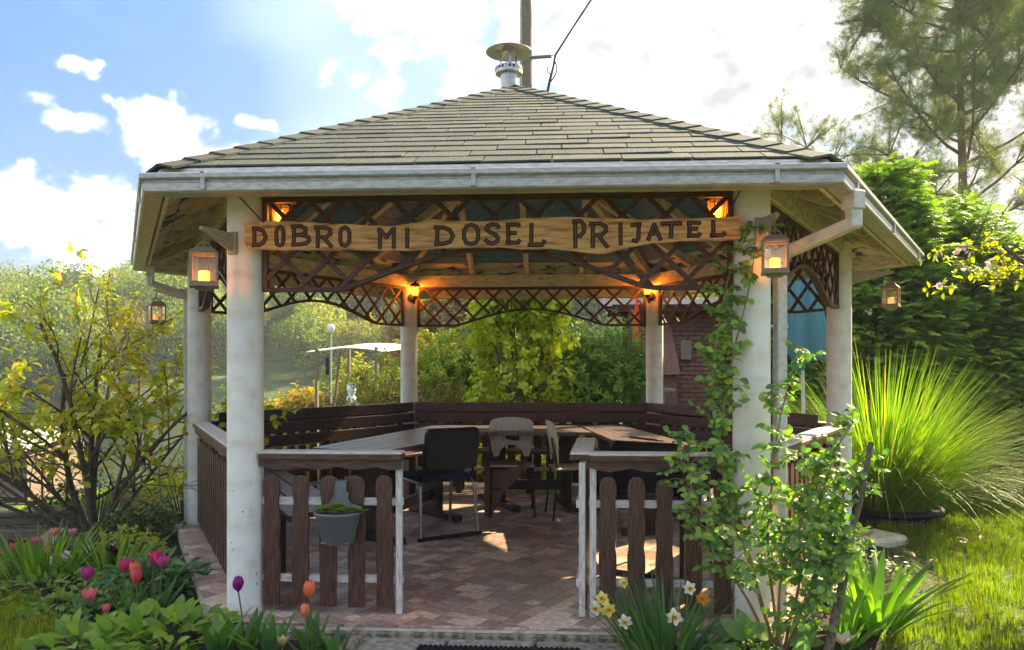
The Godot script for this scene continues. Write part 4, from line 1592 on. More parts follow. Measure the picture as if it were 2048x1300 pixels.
# a soft-cornered slab in xy, d thick, curved across x
func rounded(mb: MB, w: float, h: float, r: float, d: float, xf: Transform3D, curve: float) -> void:
	var ou := []
	for q in 4:
		var cx := (w * 0.5 - r) * (1 if q == 0 or q == 3 else -1)
		var cy := (h * 0.5 - r) * (1 if q < 2 else -1)
		for k in 7:
			var a := PI * 0.5 * q + PI * 0.5 * k / 6.0
			ou.append([Vector2(cx, cy), Vector2(cos(a), sin(a))])
	var ring_at := []
	var pr := [[-0.5, 0.72], [-0.42, 0.9], [-0.25, 1.0], [0.25, 1.0], [0.42, 0.9], [0.5, 0.72]]
	var st := mb.v.size()
	for k in pr.size():
		for e: Array in ou:
			var cc: Vector2 = e[0]
			var dd: Vector2 = e[1]
			var kk: float = pr[k][1]
			var p: Vector2 = cc + dd * (r * kk)
			var z: float = pr[k][0] * d
			var nz := 0.0
			if k < 2:
				nz = -1.2 + k * 0.5
			elif k > 3:
				nz = 0.7 + (k - 4) * 0.5
			var zz := z + curve * p.x * p.x
			mb.vert(xf * Vector3(p.x, p.y, zz), (xf.basis * Vector3(dd.x, dd.y, nz)).normalized(), p)
	var m := ou.size()
	for k in pr.size() - 1:
		for s in m:
			var a := st + k * m + s
			var b := st + k * m + (s + 1) % m
			mb.ix.append_array(PackedInt32Array([a, a + m, b, b, a + m, b + m]))
	for k: int in [0, pr.size() - 1]:
		var sg := -1.0 if k == 0 else 1.0
		var nn := (xf.basis * Vector3(0, 0, sg)).normalized()
		var first := mb.v.size()
		var N := 8
		# filled as strips across x so the curve is kept
		for j in N + 1:
			var x := lerpf(-w * 0.5 + r * 0.28, w * 0.5 - r * 0.28, float(j) / N)
			var ex := maxf(0.0, absf(x) - (w * 0.5 - r)) / r
			var hh := h * 0.5 - r + r * 0.72 * sqrt(maxf(0.0, 1.0 - ex * ex))
			for t: int in [-1, 1]:
				mb.vert(xf * Vector3(x, hh * t, sg * d * 0.5 + curve * x * x), nn, Vector2(x, hh * t))
		for j in N:
			var a := first + j * 2
			if sg > 0:
				mb.ix.append_array(PackedInt32Array([a, a + 1, a + 2, a + 2, a + 1, a + 3]))
			else:
				mb.ix.append_array(PackedInt32Array([a, a + 2, a + 1, a + 2, a + 3, a + 1]))


func make_furniture() -> void:
	bench(3, "bench along the back side, behind the pale chairs", true)
	bench(4, "bench with near-black backrest below the white canopy view", true)
	bench(2, "bench along the side before the brick barbecue", true)
	bench(5, "bench without backrest behind the hanging flower pot", false)
	bench(1, "bench without backrest behind the climbing rose bush", false)
	table([Vector3(-1.465, 0, 0.85), Vector3(-0.93, 0, -1.45), Vector3(-0.895, 0, 1.1), Vector3(-0.31, 0, -0.62)], "glossy plank table behind the hanging flower pot", [0.2, 0.72])
	table([Vector3(-0.9, 0, -1.47), Vector3(0.55, 0, -1.5), Vector3(-0.29, 0, -0.62), Vector3(0.66, 0, -0.66)], "plank table along the back bench, behind the pale chairs", [0.3, 0.85])
	table([Vector3(1.432, 0, 0.613), Vector3(1.03, 0, -1.53), Vector3(0.873, 0, 0.754), Vector3(0.585, 0, -1.5)], "sun-streaked plank table beside the climbing rose, a dark bar on it", [0.2, 0.8])
	black_chair(Vector3(-0.63, 0, 0.27), 0.62 + PI, "black chair turned away, its back to the entrance", false)
	wood_chair(Vector3(-0.07, 0, -0.62), 0.08, "pale plywood chair facing the entrance with a seat pad", true)
	wood_chair(Vector3(0.50, 0, -0.50), 1.75, "pale plywood chair seen edge-on beside the open gate", false)
	black_chair(Vector3(1.03, 0, 1.35), -0.5 + PI, "black chair with steel armrests behind the balusters near the rose", true)
	var t := thing("dark_bar", "thin dark metal bar lying on the table by the rose", "bar", Vector3(1.06, 0.748, 0.02), -1.0)
	var m := MB.new()
	m.box(Vector3(0, 0, 0), Vector3(0.36, 0.014, 0.03), Basis.IDENTITY, 0.003)
	part(t, "bar", m.mesh(), M["black_metal"])
	m = MB.new()
	m.rod(Vector3(0.18, 0, 0), Vector3(0.24, 0, 0), 0.007)
	part(t, "handle", m.mesh(), M["steel"])


func make_planter() -> void:
	var o := thing("hanging_planter", "grey plastic half-round flower pot hooked over the front railing", "flower pot", Vector3(-0.812, 0.4, 2.40))
	# a half-round bowl: flat towards the railing
	var mb := MB.new()
	var pr := [[0.075, 0.0], [0.082, 0.006], [0.118, 0.150], [0.128, 0.156], [0.128, 0.170], [0.120, 0.170], [0.112, 0.145], [0.07, 0.03]]
	var S := 28
	var st := mb.v.size()
	for k in pr.size():
		for s in S + 1:
			var a := TAU * s / S
			var zz := sin(a)
			var p := Vector3(cos(a) * pr[k][0], pr[k][1], maxf(zz, -0.35) * pr[k][0] * 0.9)
			var up := Vector3(0, 0.035, 0) * maxf(0.0, -zz) if k > 1 and k < 7 else Vector3.ZERO
			mb.vert(p + up + Vector3(0, 0, 0.05), Vector3(cos(a), 0.1, zz) * (1.0 if k < 5 else -1.0), Vector2(a, pr[k][1]))
	for k in pr.size() - 1:
		for s in S:
			var a := st + k * (S + 1) + s
			var b := a + S + 1
			mb.ix.append_array(PackedInt32Array([a, a + 1, b, a + 1, b + 1, b]))
	mb.extrude(PackedVector2Array([Vector2(-0.078, -0.06), Vector2(0.078, -0.06), Vector2(0.078, 0.06), Vector2(-0.078, 0.06)]), 0.006, Transform3D(Basis(Vector3.RIGHT, Vector3(0, 0, 1), Vector3.DOWN), Vector3(0, 0.012, 0.055)))
	var sf := SurfaceTool.new()
	sf.create_from(mb.mesh(), 0)
	sf.generate_normals()
	part(o, "pot", sf.commit(), M["grey_plastic"])
	# the tall hook: a tapered strap going up and over the rail
	var h := MB.new()
	var pts := [[0.055, 0.165, 0.012], [0.045, 0.20, 0.01], [0.03, 0.24, 0.008], [0.027, 0.29, 0.004], [0.026, 0.315, -0.005], [0.026, 0.322, -0.03], [0.026, 0.30, -0.058], [0.026, 0.26, -0.06]]
	pts[0][0] = 0.1
	pts[1][0] = 0.055
	for k in pts.size() - 1:
		var p: Array = pts[k]
		var q: Array = pts[k + 1]
		h.quad(Vector3(-p[0], p[1], p[2]), Vector3(p[0], p[1], p[2]), Vector3(q[0], q[1], q[2]), Vector3(-q[0], q[1], q[2]))
		h.quad(Vector3(p[0], p[1], p[2] - 0.006), Vector3(-p[0], p[1], p[2] - 0.006), Vector3(-q[0], q[1], q[2] - 0.006), Vector3(q[0], q[1], q[2] - 0.006))
		for s: int in [-1, 1]:
			h.bar(Vector3(s * p[0], p[1], p[2]), Vector3(s * q[0], q[1], q[2]), 0.009, 0.009, Vector3(0, 0.1, 1), 0.002)
	part(o, "hook", h.mesh(), M["grey_plastic"])
	var so := MB.new()
	so.lathe(pv([0.0, 0.148, 0.112, 0.142]), 20, Transform3D(Basis.from_scale(Vector3(1, 1, 0.85)), Vector3(0, 0, 0.052)))
	part(o, "soil", so.mesh(), M["soil"])
	var pl := thing("succulents", "small yellow-green succulents filling the grey hanging pot", "plant", Vector3(-0.812, 0.560, 2.452))
	var lv := MB.new()
	for k in 90:
		var a := rr(0, TAU)
		var r := sqrt(rng.randf()) * 0.112
		if k > 82:
			a = 0.15 + rr(-0.2, 0.2)
			r = rr(0.11, 0.15)
		var c := Vector3(cos(a) * r, 0.006 + rr(0, 0.02) + 0.02 * (1.0 - r / 0.112), sin(a) * r * 0.8)
		lv.col = Color(rr(0.14, 0.3), rr(0.24, 0.4), rr(0.01, 0.04)) if k % 9 else Color(0.5, 0.2, 0.03)
		for q in 6:
			var b := TAU * q / 6.0 + k
			var dv := Vector3(cos(b), 0.75, sin(b))
			lv.leaf(c, dv, Vector3.UP, 0.024, 0.016, 0.5, 0.25, 2)
	part(pl, "rosettes", lv.mesh(), M["leaf_green"])


# ---------------------------------------------------------------- ground
var gn := FastNoiseLite.new()
const BED_A := [-0.72, 2.5, -0.72, 3.6, -2.15, 3.3, -2.3, 2.5, -2.65, 2.0, -3.1, 1.72, -4.6, 1.5, -4.8, -0.4, -2.9, -0.5, -2.6, 0.3, -1.4, 2.5]
const BED_B := [0.72, 2.5, 0.72, 3.6, 1.65, 3.4, 1.85, 2.75, 2.1, 2.2, 2.6, 1.2, 2.9, 0.4, 2.7, 0.0, 1.4, 2.5]


func gh(x: float, z: float) -> float:
	var y := -0.10 + 0.02 * gn.get_noise_2d(x * 25.0, z * 25.0)
	var l := maxf(0.0, -x - 2.9)
	y -= minf(0.11 * l + 0.010 * l * l, 4.0 + 0.02 * l)
	y += clampf((x - 2.6) * 0.035, 0.0, 0.12)
	var wl := smoothstep(4.5, -4.0, x)
	var b := maxf(0.0, -z - 5.0)
	y -= wl * minf(0.09 * b, 3.5)
	var D := -z
	if D > 44.0:
		var t := clampf((D - 44.0) / 120.0, 0.0, 1.2)
		y = lerpf(y, -4.0, smoothstep(44.0, 56.0, D)) + 22.0 * sin(minf(t, 1.0) * PI * 0.5) * (0.85 + 0.15 * sin(x * 0.03 + 1.0)) + 1.5 * gn.get_noise_2d(x * 1.5, z * 1.5)
	return y


func sheet(x0: float, x1: float, z0: float, z1: float, nx: int, nz: int, lift := 0.0) -> ArrayMesh:
	var mb := MB.new()
	for j in nz + 1:
		for i in nx + 1:
			var x := lerpf(x0, x1, float(i) / nx)
			var z := lerpf(z0, z1, float(j) / nz)
			mb.vert(Vector3(x, gh(x, z) + lift, z), Vector3.UP, Vector2(x, z))
	for j in nz:
		for i in nx:
			var a := j * (nx + 1) + i
			mb.ix.append_array(PackedInt32Array([a, a + 1, a + nx + 1, a + 1, a + nx + 2, a + nx + 1]))
	var sf := SurfaceTool.new()
	sf.create_from(mb.mesh(), 0)
	sf.generate_normals()
	return sf.commit()


# a patch of ground with an outline of its own, following the terrain
func patch(called: String, ou: Array, ma: Material, lift: float) -> void:
	var po := pv(ou)
	var lo := po[0]
	var hi := po[0]
	for p in po:
		lo = lo.min(p)
		hi = hi.max(p)
	var mb := MB.new()
	var s := 0.22
	var x := lo.x
	while x < hi.x:
		var z := lo.y
		while z < hi.y:
			for c in Geometry2D.intersect_polygons(PackedVector2Array([Vector2(x, z), Vector2(x + s, z), Vector2(x + s, z + s), Vector2(x, z + s)]), po):
				var tr := Geometry2D.triangulate_polygon(c)
				for t in range(0, tr.size(), 3):
					var q := []
					for k in 3:
						var v := c[tr[t + k]]
						q.append(Vector3(v.x, gh(v.x, v.y) + lift, v.y))
					if (q[1] - q[0]).cross(q[2] - q[0]).y < 0:
						mb.tri(q[0], q[2], q[1])
					else:
						mb.tri(q[0], q[1], q[2])
			z += s
		x += s
	structure(called, mb.mesh(), ma)


func make_ground() -> void:
	gn.seed = 3
	gn.frequency = 0.02
	gn.fractal_octaves = 3
	var o := structure("ground", sheet(-60, 50, -48, 16, 150, 100), M["ground_green"])
	o = structure("hills", sheet(-190, 130, -230, -47.5, 80, 50, -0.01), M["hill_ground"])
	# soil beds round the plinth
	patch("soil_bed", BED_A, M["soil"], 0.03)
	patch("soil_bed", BED_B, M["soil"], 0.03)
	# paving slabs before the step, a stone edging and the rubber mat
	var pa := node_part(self, "paving")
	pa.set_meta("kind", "structure")
	var base := MB.new()
	base.box(Vector3(0, -0.16, 3.2), Vector3(1.36, 0.16, 1.35), Basis.IDENTITY, 0.0)
	part(pa, "bedding", base.mesh(), M["soil"])
	for j in 3:
		for i in 3:
			var m := MB.new()
			m.box(Vector3((i - 1) * 0.445 + 0.01, -0.082 + rr(-0.003, 0.003), 2.755 + j * 0.43), Vector3(0.43, 0.05, 0.415), Basis(Vector3.UP, rr(-0.01, 0.01)), 0.006)
			part(pa, "paving_slab", m.mesh(), M["concrete"])
	for s: int in [-1, 1]:
		var e := thing("edging_stone", "long rough edging stone beside the doormat, near the %s" % ("orange tulips" if s < 0 else "daffodils"), "stone", Vector3(s * 0.70 + 0.01, -0.1, 3.1), s * 0.03)
		var m := MB.new()
		m.box(Vector3.ZERO, Vector3(0.075, 0.17, 1.0), Basis.IDENTITY, 0.012)
		part(e, "stone", m.mesh(), M["mossy_concrete"])
	# front edge of the plinth: bare mossy concrete step
	var st := MB.new()
	st.box(Vector3(0, -0.16, 2.546), Vector3(2.86, 0.262, 0.03), Basis.IDENTITY, 0.006)
	var so := structure("step_edge", st.mesh(), M["mossy_concrete"])
	var mt := thing("doormat", "black rubber ring doormat on the paving before the step", "doormat", Vector3(0.055, -0.056, 2.93))
	var mm := MB.new()
	mm.box(Vector3(0, 0.006, 0), Vector3(0.80, 0.006, 0.5), Basis.IDENTITY, 0.001)
	part(mt, "mat_base", mm.mesh(), M["rubber"])
	var lu := MB.new()
	for j in 20:
		for i in 32:
			lu.tube(PackedVector3Array([Vector3(-0.385 + i * 0.0248 + (j % 2) * 0.0124, 0.009, -0.236 + j * 0.0248), Vector3(-0.385 + i * 0.0248 + (j % 2) * 0.0124, 0.0175, -0.236 + j * 0.0248)]), PackedFloat32Array([0.0095, 0.0075]), 6)
	var ri := part(mt, "rubber_studs", lu.mesh(), M["rubber"])
	ri.set_meta("kind", "stuff")
	# broken brick by the mat
	var bk := thing("brick_shard", "orange shard of brick lying on the paving by the doormat", "brick", Vector3(0.53, -0.045, 2.76), 0.3)
	var bm := MB.new()
	bm.box(Vector3.ZERO, Vector3(0.085, 0.022, 0.03), Basis(Vector3.FORWARD, 0.06), 0.008)
	part(bk, "shard", bm.mesh(), M["roof_clay"])
	# rough foundation stone outside the corner on the lawn side
	var fs := thing("foundation_block", "rough pale concrete block at the foot of the column by the lawn", "stone", Vector3(2.9, -0.06, 0.06), 0.5)
	var fm := MB.new()
	fm.box(Vector3(0, -0.05, 0), Vector3(0.42, 0.2, 0.34), Basis.IDENTITY, 0.03)
	part(fs, "block", fm.mesh(), M["plaster"])


func tuft_mesh(nb: int, h: float, w: float, spread: float, c0: Color, c1: Color) -> ArrayMesh:
	var mb := MB.new()
	for k in nb:
		var a := rr(0, TAU)
		var d := Vector3(cos(a) * spread * rng.randf(), 1.0, sin(a) * spread * rng.randf()).normalized()
		mb.col = c0.lerp(c1, rng.randf())
		mb.leaf(Vector3(rr(-0.02, 0.02), 0, rr(-0.02, 0.02)), d, Vector3(cos(a), 0.3, sin(a)), h * rr(0.6, 1.2), w, rr(0.2, 0.9), 0.2, 2, 0.6)
	return mb.mesh()


func make_lawn() -> void:
	var g := tuft_mesh(8, 0.07, 0.005, 0.6, Color(0.17135, 0.252, 0.022), Color(0.4025, 0.4368, 0.042))
	var xs := []
	var cs := []
	var pb := pv(BED_B)
	var pl := pv(BED_A)
	for k in 46000:
		var x := rr(1.7, 9.5)
		var z := rr(-4.6, 3.6)
		# nearer ground gets more
		if rng.randf() > clampf(0.25 + (z + 4.6) / 7.0, 0.25, 1.0):
			continue
		if Vector2(x, z).length() < 3.1 or (x < 1.7) or Geometry2D.is_point_in_polygon(Vector2(x, z), pb):
			continue
		xs.append(Transform3D(Basis(Vector3.UP, rr(0, TAU)).scaled(Vector3.ONE * rr(0.6, 1.25)), Vector3(x, gh(x, z) - 0.004, z)))
		var t := 0.75 + 0.5 * gn.get_noise_2d(x * 60.0, z * 60.0) + rr(-0.15, 0.15)
		cs.append(Color(t * rr(0.9, 1.25), t, t * 0.9))
	for k in 14000:
		var x := rr(-6.0, -1.9)
		var z := rr(1.2, 4.0)
		if Geometry2D.is_point_in_polygon(Vector2(x, z), pl) or x > -2.05:
			continue
		xs.append(Transform3D(Basis(Vector3.UP, rr(0, TAU)).scaled(Vector3.ONE * rr(0.5, 1.1)), Vector3(x, gh(x, z) + 0.004, z)))
		var t := rr(0.7, 1.2)
		cs.append(Color(t * rr(1.0, 1.4), t, t * 0.8))
	for k in 9000:
		var x := rr(-9.0, 3.0)
		var z := rr(-9.0, -3.0)
		if Vector2(x, z).length() < 3.1:
			continue
		xs.append(Transform3D(Basis(Vector3.UP, rr(0, TAU)).scaled(Vector3.ONE * rr(1.0, 2.2)), Vector3(x, gh(x, z), z)))
		var t := rr(0.7, 1.2)
		cs.append(Color(t, t, t))
	var o := copies(self, "grass", g, M["leaf_green"], xs, cs)
	tag(o, "short green lawn grass round the pavilion", "grass", "", "stuff")
	# daisies
	var db := MB.new()
	for q in 11:
		var a := TAU * q / 11.0
		db.col = Color(0.8, 0.8, 0.78)
		db.leaf(Vector3(cos(a) * 0.003, 0.05, sin(a) * 0.003), Vector3(cos(a), 0.15, sin(a)), Vector3.UP, 0.012, 0.006, 0.2, 0.0, 2)
	db.col = Color(0.7, 0.42, 0.03)
	db.lathe(pv([0.005, 0.05, 0.0035, 0.054, 0.0, 0.055]), 8)
	db.col = Color(0.08, 0.14, 0.02)
	db.tube(PackedVector3Array([Vector3(0.004, 0, 0), Vector3(0, 0.05, 0)]), PackedFloat32Array([0.0012, 0.0012]), 4)
	var dm := db.mesh()
	var nd := 0
	while nd < 170:
		var c := Vector2(rr(3.3, 7.5), rr(-3.8, 2.6))
		for q in rng.randi_range(1, 8):
			var p := c + Vector2(rr(-0.35, 0.35), rr(-0.3, 0.3))
			if p.length() < 3.3 or p.x < 2.9 or nd >= 170:
				continue
			var s := rr(1.7, 2.6)
			var e := part(self, "daisy", dm, M["petal"], Transform3D(Basis(Vector3.UP, rr(0, TAU)).rotated(Vector3.RIGHT, rr(-0.25, 0.25)).scaled(Vector3.ONE * s), Vector3(p.x, gh(p.x, p.y), p.y)))
			tag(e, "tiny white daisy growing in the lawn by the hedge", "flower", "daisies dotted over the lawn")
			nd += 1
	# dry leaves
	var n := 0
	for p: Array in [[3.19, -0.13], [3.33, -0.4], [3.5, -0.34], [3.45, -0.02], [3.52, 0.1], [3.62, -0.45], [3.75, 0.05], [3.78, -0.2], [3.8, -0.6], [3.2, -0.75], [2.95, 0.55], [3.05, 0.8], [4.3, 0.35], [4.0, 0.9], [4.6, -0.9], [3.35, 0.5]]:
		var m := MB.new()
		m.col = [Color(0.32, 0.14, 0.05), Color(0.42, 0.2, 0.08), Color(0.24, 0.1, 0.04)][n % 3]
		var a := rr(0, TAU)
		m.leaf(Vector3.ZERO, Vector3(cos(a), 0.12, sin(a)), Vector3.UP, rr(0.09, 0.15), rr(0.04, 0.065), rr(0.3, 1.4), rr(0.1, 0.5), 5)
		var e := part(self, "dry_leaf", m.mesh(), M["petal"], Transform3D(Basis.IDENTITY, Vector3(p[0], gh(p[0], p[1]) + 0.045, p[1])))
		tag(e, "curled brown dry leaf lying on the grass near the tall grass clump", "leaf", "dry leaves on the lawn")
		n += 1


# ---------------------------------------------------------------- plants
# wood: grows a branch and its side branches into mb, noting leaf places in ends
func grow(mb: MB, p: Vector3, d: Vector3, le: float, r: float, depth: int, ends: Array, o: Dictionary) -> void:
	var n := 6
	var pts := PackedVector3Array([p])
	var ra := PackedFloat32Array([r])
	var q := p
	var t := d.normalized()
	var w := rdir()
	var up: float = o.get("up", 0.1)
	for k in n:
		t = (t + w * float(o.get("wob", 0.12)) + Vector3(0, up, 0) * 0.5 + rdir() * float(o.get("jit", 0.06))).normalized()
		q += t * (le / n)
		pts.append(q)
		ra.append(r * lerpf(1.0, float(o.get("taper", 0.45)), float(k + 1) / n))
		if depth <= int(o.get("leafy", 1)) and k >= int(o.get("from", 1)):
			ends.append([q, t, depth])
	mb.tube(pts, ra, 7 if r > 0.012 else 5, false)
	if depth > 0:
		var kids := int(o.get("kids", 4))
		for k in kids:
			var s := lerpf(float(o.get("low", 0.35)), 1.0, (k + rng.randf() * 0.6) / kids)
			var i := clampi(int(s * n), 1, n)
			var side := t.cross(rdir()).normalized()
			var nd := (t * float(o.get("fwd", 0.7)) + side * float(o.get("out", 0.8))).normalized()
			grow(mb, pts[i], nd, le * float(o.get("ratio", 0.55)) * rr(0.75, 1.2), ra[i] * 0.62, depth - 1, ends, o)


func leaf_set(n: int, w: float, be0: float, be1: float, fo: float, seg := 4, shp := 0.85) -> Array:
	var out := []
	for k in n:
		var m := MB.new()
		m.leaf(Vector3.ZERO, Vector3.UP, Vector3(0, 0, 1), 1.0, w * rr(0.9, 1.1), rr(be0, be1), fo, seg, shp)
		out.append(m.mesh())
	return out


var tone_mats := {}


# leaf materials in a few fixed tones (a separate leaf carries no vertex tint of its own)
func tone(base: String, c: Color) -> StandardMaterial3D:
	var key := "%s %.2f %.2f %.2f" % [base, c.r, c.g, c.b]
	if not tone_mats.has(key):
		var m: StandardMaterial3D = M[base].duplicate()
		m.albedo_color = c.linear_to_srgb()
		tone_mats[key] = m
	return tone_mats[key]


# the largest 300 as parts, the rest as one mass
func put_leaves(o: Node3D, lv: Array, meshes: Array, base: String, cols: Array, most := 300) -> void:
	var rest := []
	var rc := []
	for k in lv.size():
		var c: Color = cols[rng.randi_range(0, cols.size() - 1)]
		if k < most:
			part(o, "leaf", meshes[k % meshes.size()], tone(base, c), lv[k])
		else:
			rest.append(lv[k])
			rc.append(c)
	if rest.size() > 0:
		var per := ceili(float(rest.size()) / meshes.size())
		for k in mini(meshes.size(), 3):
			var a := []
			var b := []
			for q in range(k, rest.size(), mini(meshes.size(), 3)):
				a.append(rest[q])
				b.append(rc[q])
			var f := copies(o, "foliage", meshes[k], M[base], a, b)
			f.set_meta("kind", "stuff")


func left_shrub() -> void:
	var at := Vector3(-3.58, gh(-3.58, 0.08) + 0.02, 0.08)
	var o := thing("lime_shrub", "tall multi-stemmed shrub with yellow-green leaves beside the pavilion", "shrub", at)
	var mb := MB.new()
	var ends := []
	var op := {"up": 0.10, "wob": 0.14, "jit": 0.05, "kids": 5, "low": 0.3, "out": 0.75, "fwd": 0.75, "ratio": 0.5, "leafy": 1, "taper": 0.45, "from": 2}
	for s: Array in [[-0.5, 1.0, 0.15, 1.35, 0.032], [-0.28, 1.0, -0.2, 1.6, 0.028], [-0.02, 1.0, 0.1, 1.75, 0.028], [0.25, 1.0, -0.1, 1.35, 0.024], [0.5, 1.0, 0.1, 1.2, 0.02], [-0.85, 0.9, 0.1, 1.4, 0.024], [-1.2, 0.8, 0.3, 1.3, 0.022], [0.4, 0.9, 0.4, 1.0, 0.017], [-0.7, 0.8, 0.55, 1.15, 0.02], [-1.5, 0.7, 0.0, 1.2, 0.02], [-0.15, 1.0, 0.0, 1.9, 0.026], [0.35, 0.8, -0.4, 1.25, 0.02], [-1.0, 0.7, -0.5, 1.2, 0.02]]:
		grow(mb, Vector3(s[0] * 0.06, 0, s[2] * 0.06), Vector3(s[0], s[1], s[2]), s[3] * 1.1, s[4], 2, ends, op)
	part(o, "stems", mb.mesh(), M["bark"])
	var lv := []
	for e: Array in ends:
		var p: Vector3 = e[0]
		if p.y < 0.55 or (p.y < 0.95 and rng.randf() < 0.6):
			continue
		for k in rng.randi_range(2, 4):
			var d: Vector3 = ((e[1] as Vector3) * 0.4 + rdir() + Vector3(0, 0.1, 0)).normalized()
			lv.append(aim(p + rdir() * 0.02, d, Vector3(0, 1, 0.3) + rdir() * 0.6, rr(0.055, 0.10)))
	put_leaves(o, lv, leaf_set(5, 0.55, 0.3, 1.1, 0.25), "leaf_lime", [Color(0.58, 0.56, 0.04), Color(0.46, 0.52, 0.035), Color(0.62, 0.58, 0.06), Color(0.34, 0.44, 0.03), Color(0.62, 0.42, 0.04), Color(0.52, 0.56, 0.05)])


func rose_bush() -> void:
	var o := thing("climbing_rose", "climbing rose bush with oval green leaves scrambling up the front column", "rose bush", Vector3(1.42, -0.08, 2.58))
	var mb := MB.new()
	var ends := []
	var canes := [
		[[0.0, 0, 0], [-0.12, 0.45, 0.0], [-0.22, 0.85, 0.0], [-0.30, 1.25, -0.04], [-0.24, 1.7, -0.12], [-0.16, 2.02, -0.14]],
		[[0.02, 0, 0], [-0.05, 0.5, 0.05], [-0.02, 0.85, 0.02], [0.02, 1.15, 0.0], [0.12, 1.5, -0.02]],
		[[0.03, 0, 0.02], [0.1, 0.4, 0.08], [0.18, 0.75, 0.1], [0.26, 1.0, 0.08], [0.36, 1.14, 0.05]],
		[[0.0, 0, 0.03], [-0.2, 0.35, 0.12], [-0.36, 0.65, 0.12], [-0.44, 0.9, 0.08], [-0.42, 1.05, 0.05]],
		[[0.05, 0, 0.0], [0.15, 0.35, 0.1], [0.25, 0.62, 0.08], [0.33, 0.82, 0.03], [0.42, 0.93, -0.02]],
		[[0.0, 0, 0.05], [-0.02, 0.4, 0.16], [0.08, 0.7, 0.18], [0.12, 0.95, 0.14]],
		[[0.0, 0, 0.0], [-0.15, 0.5, 0.03], [-0.27, 0.95, 0.0], [-0.20, 1.4, -0.09], [-0.10, 1.8, -0.13], [-0.06, 2.12, -0.13]],
		[[0.02, 0, 0.04], [0.15, 0.3, 0.14], [0.22, 0.5, 0.16], [0.32, 0.62, 0.14]]]
	for ci in canes.size():
		var c := Curve3D.new()
		for q: Array in canes[ci]:
			c.add_point(Vector3(q[0], q[1], q[2]))
		for k in c.point_count:
			if k > 0 and k < c.point_count - 1:
				var tg := (c.get_point_position(k + 1) - c.get_point_position(k - 1)) * 0.16
				c.set_point_in(k, -tg)
				c.set_point_out(k, tg)
		var L := c.get_baked_length()
		var pts := PackedVector3Array()
		var ra := PackedFloat32Array()
		for k in 19:
			var t := k / 18.0
			pts.append(c.sample_baked(L * t, true) + rdir() * 0.004)
			ra.append(lerpf(0.0085, 0.003, t))
		mb.tube(pts, ra, 6, false)
		# side shoots
		for k in range(5, 19):
			var p := pts[k]
			if p.y < 0.38 and ci != 7:
				continue
			for q in (4 if p.y < 1.0 else (3 if ci == 0 or ci == 6 else 2)):
				var d := (Vector3(rr(-1, 0.8), rr(-0.25, 0.7), rr(-0.35, 0.8))).normalized()
				var le := rr(0.05, 0.17) * (1.0 if p.y < 1.15 else 0.8)
				var e := p + d * le
				var mp := PackedVector3Array([p, p + d * le * 0.5 + Vector3(0, 0.015, 0), e])
				mb.tube(mp, PackedFloat32Array([0.0028, 0.002, 0.0014]), 5, false)
				ends.append([p + d * le * 0.55, d])
				ends.append([e, d])
	part(o, "canes", mb.mesh(), tone("leaf_dark", Color(0.32, 0.208, 0.096)))
	var lv := []
	for e: Array in ends:
		var p: Vector3 = e[0]
		var d: Vector3 = e[1]
		var sd := d.cross(Vector3.UP).normalized()
		var s := rr(0.036, 0.062)
		# five leaflets, facing the light above and the open side
		for k in 5:
			var dd := d
			var bp := p
			if k > 0:
				var sg := 1.0 if k % 2 else -1.0
				dd = (sd * sg + d * 0.35).normalized()
				bp = p - d * (0.018 + 0.03 * float((k - 1) / 2))
			if rng.randf() < 0.18:
				continue
			lv.append(aim(bp, (dd + rdir() * 0.3).normalized(), Vector3(0, 0.75, 0.75) + rdir() * 0.45, s * (1.0 if k == 0 else 0.85)))
	# the ones nearest the open side first
	lv.sort_custom(func(a: Transform3D, b: Transform3D) -> bool: return a.origin.z > b.origin.z)
	put_leaves(o, lv, leaf_set(8, 0.66, 0.1, 1.3, 0.3, 4, 0.95), "leaf_green", [Color(0.193, 0.336, 0.07), Color(0.149, 0.266, 0.077), Color(0.263, 0.406, 0.077), Color(0.131, 0.224, 0.077), Color(0.315, 0.448, 0.098), Color(0.42, 0.532, 0.063)])


